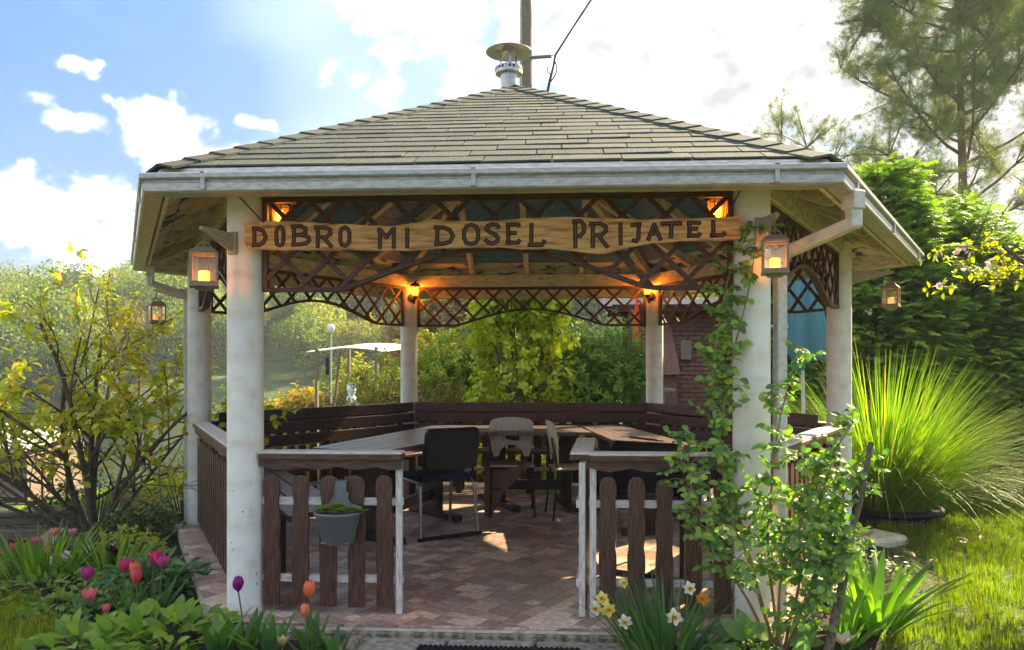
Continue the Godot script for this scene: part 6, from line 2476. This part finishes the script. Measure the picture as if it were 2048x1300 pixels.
func make_hedge() -> void:
	var fr := frond_mesh()
	var i := 0
	for q: Array in [[3.75, -4.9, 3.5, 1.15, "yellow-green evergreen beside the folded teal parasol"], [4.9, -4.7, 4.25, 1.25, "tall evergreen right behind the ornamental grass"], [6.1, -4.9, 3.5, 1.3, "evergreen below the pine trunk, in the hedge"], [7.3, -4.8, 3.2, 1.3, "evergreen of the hedge nearest the picture's edge"], [8.6, -4.6, 3.3, 1.3, "last evergreen of the hedge, cut by the picture's edge"], [5.5, -6.3, 4.7, 1.3, "taller evergreen in the second row behind the hedge"], [7.0, -6.6, 4.1, 1.4, "darker evergreen in the second row by the pine"], [4.3, -6.2, 4.2, 1.1, "pale evergreen in the second row next to the barbecue"]]:
		conifer(Vector3(q[0], gh(q[0], q[1]), q[1]), q[2], q[3], q[4], 11000 if i < 5 else 6500, fr)
		i += 1


func make_pine() -> void:
	var o := thing("pine_tree", "tall open pine with reddish trunk rising behind the hedge", "tree", Vector3(15.8, 0.0, -24.4))
	o.scale = Vector3.ONE * 1.76
	var mb := MB.new()
	var p := PackedVector3Array()
	var ra := PackedFloat32Array()
	for k in 13:
		var t := k / 12.0
		p.append(Vector3(sin(t * 3.0) * 0.15 - 0.1 * t, -0.2 + 11.2 * t, cos(t * 4.0) * 0.1))
		ra.append(lerpf(0.13, 0.04, t))
	mb.tube(p, ra, 10, false)
	var tips := []
	for k in 36:
		var y := 3.6 + 7.2 * (k + rng.randf()) / 36.0
		var t := (y + 0.2) / 11.2
		var base := p[int(t * 12)].lerp(p[mini(int(t * 12) + 1, 12)], fmod(t * 12, 1.0))
		var a := k * 2.399 + rr(-0.4, 0.4)
		var out := Vector3(cos(a), 0, sin(a))
		var L := lerpf(4.2, 1.6, clampf((y - 4.0) / 7.0, 0, 1)) * rr(0.65, 1.1) * (1.0 if out.x < 0.2 else 0.75)
		var pts := PackedVector3Array([base])
		var rs := PackedFloat32Array([0.04])
		var d := (out + Vector3(0, rr(0.1, 0.45), 0)).normalized()
		var q := base
		for j in 6:
			d = (d + Vector3(0, 0.07, 0) + rdir() * 0.12).normalized()
			q += d * L / 6.0
			pts.append(q)
			rs.append(lerpf(0.038, 0.009, (j + 1) / 6.0))
			if j >= 1 and (out.x < 0.35 or j >= 4 or rng.randf() < 0.5):
				for s in rng.randi_range(3, 5):
					var sd := (d * 0.5 + rdir() + Vector3(0, 0.25, 0)).normalized()
					var sl := rr(0.3, 1.0)
					var e := q + sd * sl
					mb.tube(PackedVector3Array([q, q + sd * sl * 0.6 + Vector3(0, 0.03, 0), e]), PackedFloat32Array([0.016, 0.011, 0.006]), 5, false)
					tips.append([q + sd * sl * 0.6, sd, 0.8])
					tips.append([e, sd, 1.0])
		mb.tube(pts, rs, 6, false)
		tips.append([q, d, 1.0])
	part(o, "trunk", mb.mesh(), M["pine_bark"])
	# needle tuft
	var nt := MB.new()
	for k in 34:
		var d := rdir()
		d.y = absf(d.y) * 0.8 + 0.15
		var v := rr(0.75, 1.2)
		nt.col = Color(v, v, v)
		nt.leaf(Vector3(0, rr(-0.05, 0.08), 0), d.normalized(), rdir(), rr(0.10, 0.17), 0.011, 0.2, 0.0, 1, 0.6)
	var tm := nt.mesh()
	var xs := []
	var cs := []
	for t: Array in tips:
		for s in 16:
			var d: Vector3 = ((t[1] as Vector3) + rdir() * 0.7 + Vector3(0, 0.3, 0)).normalized()
			xs.append(aim((t[0] as Vector3) + rdir() * rr(0.0, 0.34), d, rdir(), rr(0.65, 1.05)))
			cs.append(Color(0.12, 0.19, 0.04).lerp(Color(0.28, 0.33, 0.075), rng.randf()))
	copies(o, "crown", tm, M["needle"], xs, cs)


func make_apple() -> void:
	var o := thing("blossom_tree", "young apple tree with pale blossom leaning in at the picture's edge", "tree", Vector3(4.72, gh(4.72, 0.5), 0.5))
	var mb := MB.new()
	var ends := []
	var op := {"up": 0.05, "wob": 0.12, "jit": 0.08, "kids": 5, "low": 0.25, "out": 0.8, "fwd": 0.7, "ratio": 0.5, "leafy": 1, "taper": 0.4, "from": 1}
	mb.tube(PackedVector3Array([Vector3(0, -0.1, 0), Vector3(0.05, 0.6, 0), Vector3(0.0, 1.5, 0.02)]), PackedFloat32Array([0.075, 0.06, 0.05]), 9, false)
	for b: Array in [[-1.0, 0.62, 0.0, 1.35], [-0.85, 0.85, 0.2, 1.5], [-0.9, 0.35, -0.1, 1.1], [0.8, 0.7, 0.1, 1.2], [0.2, 1.0, -0.7, 1.2], [-0.5, 1.1, -0.3, 1.4]]:
		grow(mb, Vector3(0, 1.45, 0.02), Vector3(b[0], b[1], b[2]), b[3], 0.03, 2, ends, op)
	part(o, "trunk", mb.mesh(), M["bark"])
	var lv := []
	var fl := []
	for e: Array in ends:
		for k in 3:
			lv.append(aim((e[0] as Vector3) + rdir() * 0.03, ((e[1] as Vector3) * 0.5 + rdir()).normalized(), Vector3.UP + rdir() * 0.5, rr(0.04, 0.065)))
		if rng.randf() < 0.28:
			fl.append(aim((e[0] as Vector3) + rdir() * 0.03, (rdir() + Vector3(-0.2, 0.5, 0.4)).normalized(), rdir(), rr(0.9, 1.3)))
	put_leaves(o, lv, leaf_set(4, 0.6, 0.3, 0.9, 0.25), "leaf_lime", [Color(0.478, 0.522, 0.043), Color(0.348, 0.45, 0.043), Color(0.58, 0.551, 0.072), Color(0.232, 0.362, 0.043)])
	var bm := MB.new()
	for c in 4:
		var cc := rdir() * 0.022
		for q in 5:
			var a := TAU * q / 5.0
			bm.col = Color(0.82, 0.74, 0.72)
			bm.leaf(cc, Vector3(cos(a), 0.35, sin(a)), Vector3.UP, 0.02, 0.017, 0.3, 0.1, 2)
	copies(o, "blossoms", bm.mesh(), M["petal"], fl)


func make_pole() -> void:
	var o := thing("utility_pole", "weathered wooden utility pole rising behind the roof", "pole", Vector3(-0.21, -0.5, -7.5))
	var mb := MB.new()
	mb.tube(PackedVector3Array([Vector3(0, 0, 0), Vector3(0, 5, 0), Vector3(0.0, 9.5, 0)]), PackedFloat32Array([0.13, 0.115, 0.105]), 18)
	part(o, "shaft", mb.mesh(), M["pole_wood"])
	mb = MB.new()
	mb.bar(Vector3(0.05, 7.41, 0.03), Vector3(0.46, 7.43, 0.03), 0.05, 0.045)
	part(o, "arm", mb.mesh(), M["pole_wood"])
	mb = MB.new()
	mb.bar(Vector3(-0.08, 0.3, 0.1), Vector3(-0.08, 9.4, 0.085), 0.03, 0.02, Vector3(0, 0, 1), 0.002)
	part(o, "earth_strip", mb.mesh(), M["zinc_old"])
	var c := thing("service_cable", "twisted brown cable running from the pole arm up out of the picture", "cable", Vector3(0.3, 6.9, -7.5))
	mb = MB.new()
	mb.tube(PackedVector3Array([Vector3(-0.15, -0.75, 0.02), Vector3(-0.08, -0.4, 0.02), Vector3(-0.01, -0.12, 0.01), Vector3(0.02, 0.06, 0.0), Vector3(0.3, 0.5, 0.0), Vector3(0.7, 1.1, 0.0), Vector3(1.6, 2.5, 0.05), Vector3(4.0, 5.2, 0.4)]), PackedFloat32Array([0.024, 0.024, 0.02, 0.02, 0.018, 0.018, 0.018, 0.018]), 8)
	part(c, "cable", mb.mesh(), M["wire"])
	mb = MB.new()
	var p := PackedVector3Array()
	var ra := PackedFloat32Array()
	for k in 14:
		var t := k / 13.0
		p.append(Vector3(-0.06 + 0.08 * sin(PI * t) + 0.05 * t, -0.42 + 0.4 * t, 0.03))
		ra.append(0.012)
	mb.tube(p, ra, 6)
	mb.tube(PackedVector3Array([Vector3(-0.06, -0.3, 0.03), Vector3(-0.12, -0.25, 0.03), Vector3(-0.12, -0.16, 0.03), Vector3(-0.09, -0.13, 0.03)]), PackedFloat32Array([0.01, 0.01, 0.01, 0.008]), 6)
	mb.tube(PackedVector3Array([Vector3(0.02, 0.03, 0), Vector3(-0.04, 0.06, 0.02), Vector3(-0.1, 0.04, 0.03), Vector3(-0.06, 0.01, 0.03)]), PackedFloat32Array([0.006, 0.006, 0.006, 0.006]), 6)
	part(c, "tie_loop", mb.mesh(), M["wire"])
	var w := thing("overhead_wire", "thin wire sagging across the view of the valley", "wire", Vector3(-15.4, 2.26, -32.7))
	mb = MB.new()
	p = PackedVector3Array()
	ra = PackedFloat32Array()
	for k in 17:
		var t := k / 16.0
		p.append(Vector3(-16.0 + 34.0 * t, -0.9 + 2.3 * t - 3.0 * t * (1.0 - t), 0))
		ra.append(0.022)
	mb.tube(p, ra, 5)
	part(w, "strand", mb.mesh(), M["wire"])


func make_hut() -> void:
	# brick garden barbecue with tiled hood, at z about -6.6
	var o := thing("brick_barbecue", "brick garden barbecue with a pink tiled hood seen through the rear opening", "barbecue", Vector3(2.35, -0.35, -6.7))
	var core := MB.new()
	core.box(Vector3(0.25, 1.35, -0.13), Vector3(1.75, 2.7, 0.18), Basis.IDENTITY, 0.0)
	part(o, "wall_core", core.mesh(), M["mossy_concrete"])
	var bm := MB.new()
	bm.box(Vector3.ZERO, Vector3(0.225, 0.062, 0.06), Basis.IDENTITY, 0.006)
	var me := bm.mesh()
	for r in 36:
		for c in 8:
			var x := -0.52 + c * 0.237 + (0.118 if r % 2 else 0.0)
			if x > 1.05:
				continue
			part(o, "brick", me, M["brick_red"], Transform3D(Basis(Vector3.UP, rr(-0.02, 0.02)), Vector3(x, 0.06 + r * 0.0735, -0.03 + rr(-0.006, 0.006))))
	var hood := MB.new()
	hood.box(Vector3(-0.30, 1.0, 0.02), Vector3(0.58, 1.1, 0.34), Basis.IDENTITY, 0.01)
	part(o, "hearth", hood.mesh(), M["roof_clay"])
	# hood tiles in five rows, narrowing upwards
	for r in 6:
		var n := 5
		var wtop := lerpf(0.66, 0.36, (r + 1) / 6.0)
		var wlow := lerpf(0.66, 0.36, r / 6.0)
		for c in n:
			var t := MB.new()
			var x0 := -0.30 + wlow * (float(c) / n - 0.5)
			var x1 := -0.30 + wlow * (float(c + 1) / n - 0.5) - 0.006
			var u0 := -0.30 + wtop * (float(c) / n - 0.5)
			var u1 := -0.30 + wtop * (float(c + 1) / n - 0.5) - 0.006
			var y0 := 1.58 + r * 0.16
			var y1 := y0 + 0.185
			var z0 := 0.28 - r * 0.045
			var z1 := z0 - 0.05
			t.quad(Vector3(x0, y0, z0), Vector3(x1, y0, z0), Vector3(u1, y1, z1), Vector3(u0, y1, z1))
			t.quad(Vector3(x0, y0, z0 - 0.02), Vector3(x1, y0, z0 - 0.02), Vector3(x1, y0, z0), Vector3(x0, y0, z0))
			part(o, "hood_tile", t.mesh(), M["roof_clay"])
	var fl := MB.new()
	fl.box(Vector3(-0.30, 2.1, -0.02), Vector3(0.34, 1.3, 0.16), Basis.IDENTITY, 0.01)
	part(o, "flue", fl.mesh(), M["brick_red"])
	var sp := MB.new()
	sp.box(Vector3(-0.45, 0.36, 0.16), Vector3(0.9, 0.05, 0.5), Basis.IDENTITY, 0.01)
	part(o, "shelf", sp.mesh(), M["concrete"])
	# plaque on the brick wall
	var pq := thing("wall_plaque", "pale rounded board hanging on the brick wall", "board", Vector3(2.5, 1.64, -6.63))
	var m := MB.new()
	rounded(m, 0.19, 0.33, 0.03, 0.02, Transform3D.IDENTITY, 0.0)
	part(pq, "board", m.mesh(), M["pale_timber"])
	# post and roof of the open shelter over it
	var s := thing("shelter", "open wooden shelter with dark roof over the barbecue", "shelter", Vector3(2.35, -0.4, -6.4))
	for x: Array in [[-0.78, 0.05], [1.5, 0.05], [-0.78, -1.1], [1.5, -1.1]]:
		m = MB.new()
		m.uo = Vector2(rr(0, 9), rr(0, 9))
		m.box(Vector3(x[0], 1.35, x[1]), Vector3(0.1, 2.7, 0.1), Basis.IDENTITY, 0.006)
		part(s, "post", m.mesh(), M["pine_post"])
	m = MB.new()
	m.bar(Vector3(-1.1, 2.72, 0.05), Vector3(1.8, 2.72, 0.05), 0.09, 0.12)
	m.bar(Vector3(-1.1, 2.72, -1.1), Vector3(1.8, 2.72, -1.1), 0.09, 0.12)
	part(s, "beams", m.mesh(), M["dark_wood"])
	m = MB.new()
	m.box(Vector3(0.35, 2.85, -0.6), Vector3(3.2, 0.05, 1.3), Basis(Vector3.RIGHT, 0.18), 0.005)
	part(s, "roof", m.mesh(), M["dark_wood"])
	# folded orange parasol leaning on the post
	var u := thing("folded_parasol", "folded orange parasol standing against the shelter post", "parasol", Vector3(1.625, -0.35, -6.1))
	m = MB.new()
	m.lathe(pv([0.03, 1.86, 0.055, 1.95, 0.066, 2.15, 0.06, 2.4, 0.02, 2.75, 0.0, 2.8]), 10)
	part(u, "canopy", m.mesh(), M["orange_cloth"])
	m = MB.new()
	m.lathe(pv([0.01, 1.5, 0.03, 1.65, 0.055, 1.86, 0.05, 1.88, 0.03, 1.66]), 10)
	part(u, "sleeve", m.mesh(), M["brown_cloth"])
	m = MB.new()
	m.rod(Vector3(0, 0, 0), Vector3(0, 2.85, 0), 0.014)
	part(u, "pole", m.mesh(), M["pale_timber"])
	# white bowl on the shelf
	var bw := thing("white_bowl", "white bowl with a small plant beside the shelter post", "bowl", Vector3(1.69, 1.02, -5.9))
	m = MB.new()
	m.lathe(pv([0.0, 0.0, 0.07, 0.0, 0.13, 0.08, 0.14, 0.11, 0.125, 0.1, 0.06, 0.02, 0.0, 0.02]), 18)
	part(bw, "bowl", m.mesh(), M["white_plastic"])
	m = MB.new()
	m.box(Vector3(0.1, -0.03, 0), Vector3(0.8, 0.05, 0.35), Basis.IDENTITY, 0.005)
	m.box(Vector3(0.1, -0.72, 0), Vector3(0.5, 1.33, 0.25), Basis.IDENTITY, 0.005)
	part(bw, "stand", m.mesh(), M["pale_timber"])
	m = MB.new()
	m.col = Color(0.12, 0.24, 0.04)
	for k in 30:
		m.leaf(Vector3(rr(-0.06, 0.06), 0.08, rr(-0.06, 0.06)), (rdir() + Vector3(0, 1.2, 0)).normalized(), rdir(), rr(0.1, 0.2), 0.03, 0.6, 0.2, 3)
	part(bw, "plant", m.mesh(), M["leaf_green"])


func make_parasol() -> void:
	var o := thing("teal_parasol", "folded teal garden parasol on a white pole behind the rose", "parasol", Vector3(3.2, -0.05, -2.75))
	var m := MB.new()
	m.rod(Vector3(0.03, 0, 0), Vector3(-0.03, 2.9, 0), 0.022, 12)
	part(o, "pole", m.mesh(), M["white_plastic"])
	# hanging folds: a lathe whose radius waves
	m = MB.new()
	var rings := [[2.95, 0.03], [2.8, 0.08], [2.5, 0.15], [2.1, 0.20], [1.75, 0.245], [1.52, 0.28], [1.50, 0.27], [1.8, 0.20]]
	var S := 64
	for r: Array in rings:
		for s in S + 1:
			var a := TAU * s / S
			var fo := 1.0 + 0.22 * sin(a * 7.0) * clampf((2.95 - r[0]) * 0.9, 0, 1) + 0.05 * sin(a * 13.0 + 1.0)
			var rad: float = r[1] * fo
			m.vert(Vector3(cos(a) * rad, r[0] + (0.05 * sin(a * 7.0 + 1.5) if r[0] < 1.6 else 0.0), sin(a) * rad), Vector3(cos(a), 0.2, sin(a)), Vector2(a, r[0]))
	for k in rings.size() - 1:
		for s in S:
			var a := k * (S + 1) + s
			var b := a + S + 1
			m.ix.append_array(PackedInt32Array([a, b, a + 1, a + 1, b, b + 1]))
	var sf := SurfaceTool.new()
	sf.create_from(m.mesh(), 0)
	sf.generate_normals()
	part(o, "canopy", sf.commit(), M["teal_cloth"])
	m = MB.new()
	m.box(Vector3(-0.06, 1.52, 0.25), Vector3(0.2, 0.13, 0.035), Basis(Vector3.UP, -0.2), 0.015)
	m.box(Vector3(-0.12, 1.42, 0.24), Vector3(0.16, 0.12, 0.035), Basis(Vector3.UP, -0.1), 0.015)
	part(o, "valance", m.mesh(), M["teal_trim"])


func make_valley() -> void:
	# white sun canopy on four posts
	var c := thing("garden_canopy", "white curved sun canopy on four slim brown posts down in the garden", "canopy", Vector3(-4.75, gh(-4.75, -13.5), -13.5), -0.35)
	var g := gh(-4.75, -13.5)
	var m := MB.new()
	var N := 14
	for l in 2:
		var st := m.v.size()
		for j in 9:
			for i in N + 1:
				var x := lerpf(-1.2, 1.2, float(i) / N)
				var z := lerpf(-0.75, 0.75, j / 8.0)
				var y := 1.95 - g - 0.11 * (x / 1.2) * (x / 1.2) - l * 0.02 - z * 0.10
				m.vert(Vector3(x, y, z), Vector3(0.25 * x, 1, 0).normalized() * (1 if l == 0 else -1), Vector2(x, z))
		for j in 8:
			for i in N:
				var a := st + j * (N + 1) + i
				if l == 0:
					m.ix.append_array(PackedInt32Array([a, a + 1, a + N + 1, a + 1, a + N + 2, a + N + 1]))
				else:
					m.ix.append_array(PackedInt32Array([a, a + N + 1, a + 1, a + 1, a + N + 1, a + N + 2]))
	part(c, "cover", m.mesh(), M["white_cloth"])
	for x: float in [-0.85, 0.95]:
		for z: float in [-0.7, 0.7]:
			m = MB.new()
			m.box(Vector3(x, (1.87 - g) * 0.5, z), Vector3(0.075, 1.87 - g, 0.075), Basis.IDENTITY, 0.004)
			part(c, "post", m.mesh(), M["pole_wood"])
	# lamp post with globe
	var l := thing("garden_lamp", "slim lamp post with white globe rising over the canopy", "lamp post", Vector3(-6.585, gh(-6.6, -17.1), -17.1))
	var lg := gh(-6.6, -17.1)
	m = MB.new()
	m.rod(Vector3.ZERO, Vector3(0, 2.5 - lg, 0), 0.025)
	part(l, "post", m.mesh(), M["zinc_old"])
	m = MB.new()
	m.lathe(pv([0.0, -0.05, 0.07, -0.05, 0.06, 0.0, 0.11, 0.05, 0.12, 0.12, 0.08, 0.2, 0.0, 0.22]), 16, Transform3D(Basis.IDENTITY, Vector3(0, 2.5 - lg, 0)))
	part(l, "globe", m.mesh(), M["white_plastic"])
	# white statue under the canopy
	var s := thing("garden_statue", "plain white statue standing under the canopy", "statue", Vector3(-4.75, gh(-4.75, -12.6), -12.6))
	var sg := gh(-4.75, -12.6)
	m = MB.new()
	m.lathe(pv([0.0, 0.0, 0.16, 0.0, 0.14, 0.25 - sg, 0.17, 0.36 - sg, 0.19, 0.5 - sg, 0.12, 0.62 - sg, 0.07, 0.68 - sg, 0.1, 0.75 - sg, 0.12, 0.85 - sg, 0.1, 0.96 - sg, 0.0, 1.0 - sg]), 18)
	for k in m.v.size():
		m.v[k].x += 0.12 * smoothstep(0.6 - sg, 0.3 - sg, m.v[k].y)
	part(s, "figure", m.mesh(), M["white_plastic"])
	# leaning pole and hanging tube
	var lp := thing("leaning_pole", "reddish pole leaning under the canopy", "pole", Vector3(-5.5, gh(-5.5, -13.1), -13.1))
	m = MB.new()
	m.rod(Vector3(0, 0, 0), Vector3(0.32, 1.75 - gh(-5.5, -13.1), 0), 0.03)
	part(lp, "pole", m.mesh(), M["pine_post"])
	var wc := thing("wind_chime", "dark tube hanging from the canopy's corner", "wind chime", Vector3(-5.45, 1.8, -12.9))
	m = MB.new()
	m.rod(Vector3(0, 0, 0), Vector3(0, -0.18, 0), 0.004)
	m.rod(Vector3(0, -0.18, 0), Vector3(0, -0.62, 0), 0.05, 10)
	part(wc, "tube", m.mesh(), M["black_metal"])
	# bushes down in the garden
	var sp := sprig(7, 0.10, 0.06, 0.18)
	var big := sprig(7, 0.16, 0.09, 0.3)
	bush("golden_hedge", "round golden-orange hedge before the wooded hill", Vector3(-8.3, gh(-8.3, -18.5), -18.5), Vector3(2.6, 3.0, 2.0), 2600, big, "leaf_lime", Color(0.435, 0.29, 0.029), Color(0.62, 0.464, 0.043))
	bush("yellow_bush", "loose yellow-green bush behind the canopy posts", Vector3(-5.6, gh(-5.6, -19), -19.0), Vector3(3.0, 3.6, 2.4), 2000, big, "leaf_lime", Color(0.29, 0.29, 0.043), Color(0.609, 0.58, 0.072))
	bush("yellow_bush", "sparse ochre bush between the canopy and the rear column", Vector3(-4.0, gh(-4.0, -21), -21.0), Vector3(3.4, 4.6, 2.4), 1900, big, "leaf_lime", Color(0.29, 0.217, 0.058), Color(0.522, 0.406, 0.072))
	bush("ochre_tree", "hazy ochre tree over the hedge behind the rear column", Vector3(-4.6, gh(-4.6, -27), -27.0), Vector3(6.0, 8.2, 4.0), 3600, big, "leaf_lime", Color(0.29, 0.203, 0.072), Color(0.522, 0.392, 0.116), "", "tree", 12, 1.3)
	bush("green_bush", "grey-green bush low in the valley", Vector3(-12.0, gh(-12, -26), -26.0), Vector3(5.0, 4.5, 3.5), 2600, big, "leaf_green", Color(0.088, 0.14, 0.028), Color(0.227, 0.252, 0.056))
	bush("green_bush", "fresh green bush low in the valley beside the rear railing", Vector3(-9.5, gh(-9.5, -30), -30.0), Vector3(6.0, 5.0, 3.5), 2600, big, "leaf_green", Color(0.14, 0.196, 0.028), Color(0.35, 0.35, 0.056), "", "shrub", 10, 1.2)
	# the shrubbery close behind the pavilion
	bush("lime_climber", "lime-green leafy climber hanging in the middle of the rear opening", Vector3(-0.15, -0.3, -4.9), Vector3(1.6, 3.3, 1.2), 1300, sprig(6, 0.085, 0.058, 0.14), "leaf_lime", Color(0.42, 0.52, 0.03), Color(0.62, 0.62, 0.05), "shrubs behind the rear railing", "shrub", 34)
	bush("green_shrub", "dense mid-green shrub between the lime climber and the barbecue", Vector3(0.85, -0.3, -5.7), Vector3(1.7, 2.9, 1.4), 3000, sprig(8, 0.05, 0.032, 0.14), "leaf_green", Color(0.15, 0.27, 0.035), Color(0.36, 0.5, 0.06), "shrubs behind the rear railing", "shrub", 12)
	bush("olive_shrub", "low olive and brown shrub behind the rear railing", Vector3(-1.75, -0.3, -5.0), Vector3(2.0, 1.75, 1.4), 3400, sprig(8, 0.045, 0.025, 0.14), "leaf_green", Color(0.175, 0.119, 0.035), Color(0.35, 0.294, 0.042), "shrubs behind the rear railing", "shrub", 12)
	bush("bright_shrub", "bright green shrub sloping up behind the olive one", Vector3(-1.3, -0.4, -6.6), Vector3(3.0, 2.9, 1.6), 3600, sprig(8, 0.06, 0.04, 0.15), "leaf_lime", Color(0.232, 0.362, 0.029), Color(0.522, 0.609, 0.058), "shrubs behind the rear railing", "shrub", 12)
	bush("bright_shrub", "yellow-green shrub under the teal parasol", Vector3(3.3, -0.1, -3.6), Vector3(1.3, 1.1, 1.0), 1300, sprig(8, 0.06, 0.04, 0.12), "leaf_lime", Color(0.29, 0.377, 0.029), Color(0.58, 0.58, 0.058))
	# low strip of greenery outside the rear railing
	for k in 7:
		var x := -2.3 + k * 0.75
		bush("border_plant", "low yellow-green border plant outside the rear railing", Vector3(x, -0.15, -3.2 - 0.25 * sin(k * 1.7)), Vector3(0.8, 0.55, 0.6), 260, sp, "leaf_lime", Color(0.232, 0.348, 0.029), Color(0.522, 0.551, 0.043), "low border plants outside the rear railing", "plant", 5, 0.6)
	bush("border_plant", "low bush outside the railing below the lantern view", Vector3(-3.0, -0.35, -2.2), Vector3(1.1, 0.9, 0.9), 500, sp, "leaf_lime", Color(0.232, 0.319, 0.029), Color(0.522, 0.522, 0.043), "", "plant", 6, 0.7)
	# pale yard and old timber at the picture's edge
	patch("yard", [-9.5, -6.0, -6.6, -5.5, -6.0, -4.0, -6.6, -2.9, -9.8, -2.5], M["yard_concrete"], 0.04)
	var ho := thing("low_shed", "low grey-brown shed roof beyond the pale yard", "shed", Vector3(-16.6, -2.2, -14.5))
	m = MB.new()
	m.box(Vector3(0, 0.75, 0), Vector3(6.0, 1.5, 2.5), Basis.IDENTITY, 0.01)
	part(ho, "wall", m.mesh(), M["pole_wood"])
	m = MB.new()
	m.box(Vector3(0, 1.65, 0.2), Vector3(6.6, 0.12, 3.4), Basis(Vector3.RIGHT, 0.12), 0.01)
	part(ho, "roof", m.mesh(), M["zinc_old"])
	for k in 3:
		var t := thing("timber_beam", ["weathered timber beam lying at the edge of the bed, topmost", "weathered timber beam lying at the edge of the bed, middle one", "dark timber beam lying at the edge of the bed, lowest"][k], "timber", Vector3(-4.6 - k * 0.05, gh(-4.6, -0.1) + 0.36 - k * 0.13, 0.1 + k * 0.1), 0.25 - k * 0.08)
		m = MB.new()
		m.uo = Vector2(rr(0, 9), rr(0, 9))
		m.box(Vector3.ZERO, Vector3(1.6, 0.12, 0.16), Basis.IDENTITY, 0.015)
		part(t, "beam", m.mesh(), M["pole_wood"] if k < 2 else M["bark"])
	var dl := thing("dead_leaf_stalk", "large curled tan dead leaf between the maroon tulip and the timber", "leaf", Vector3(-3.5, -0.06, 0.95))
	m = MB.new()
	m.col = Color(0.48, 0.36, 0.22)
	m.leaf(Vector3.ZERO, Vector3(0.5, 0.8, 0.1), Vector3(0, 0.3, 1), 0.26, 0.12, 0.9, 0.5, 6)
	part(dl, "leaf", m.mesh(), M["petal"])
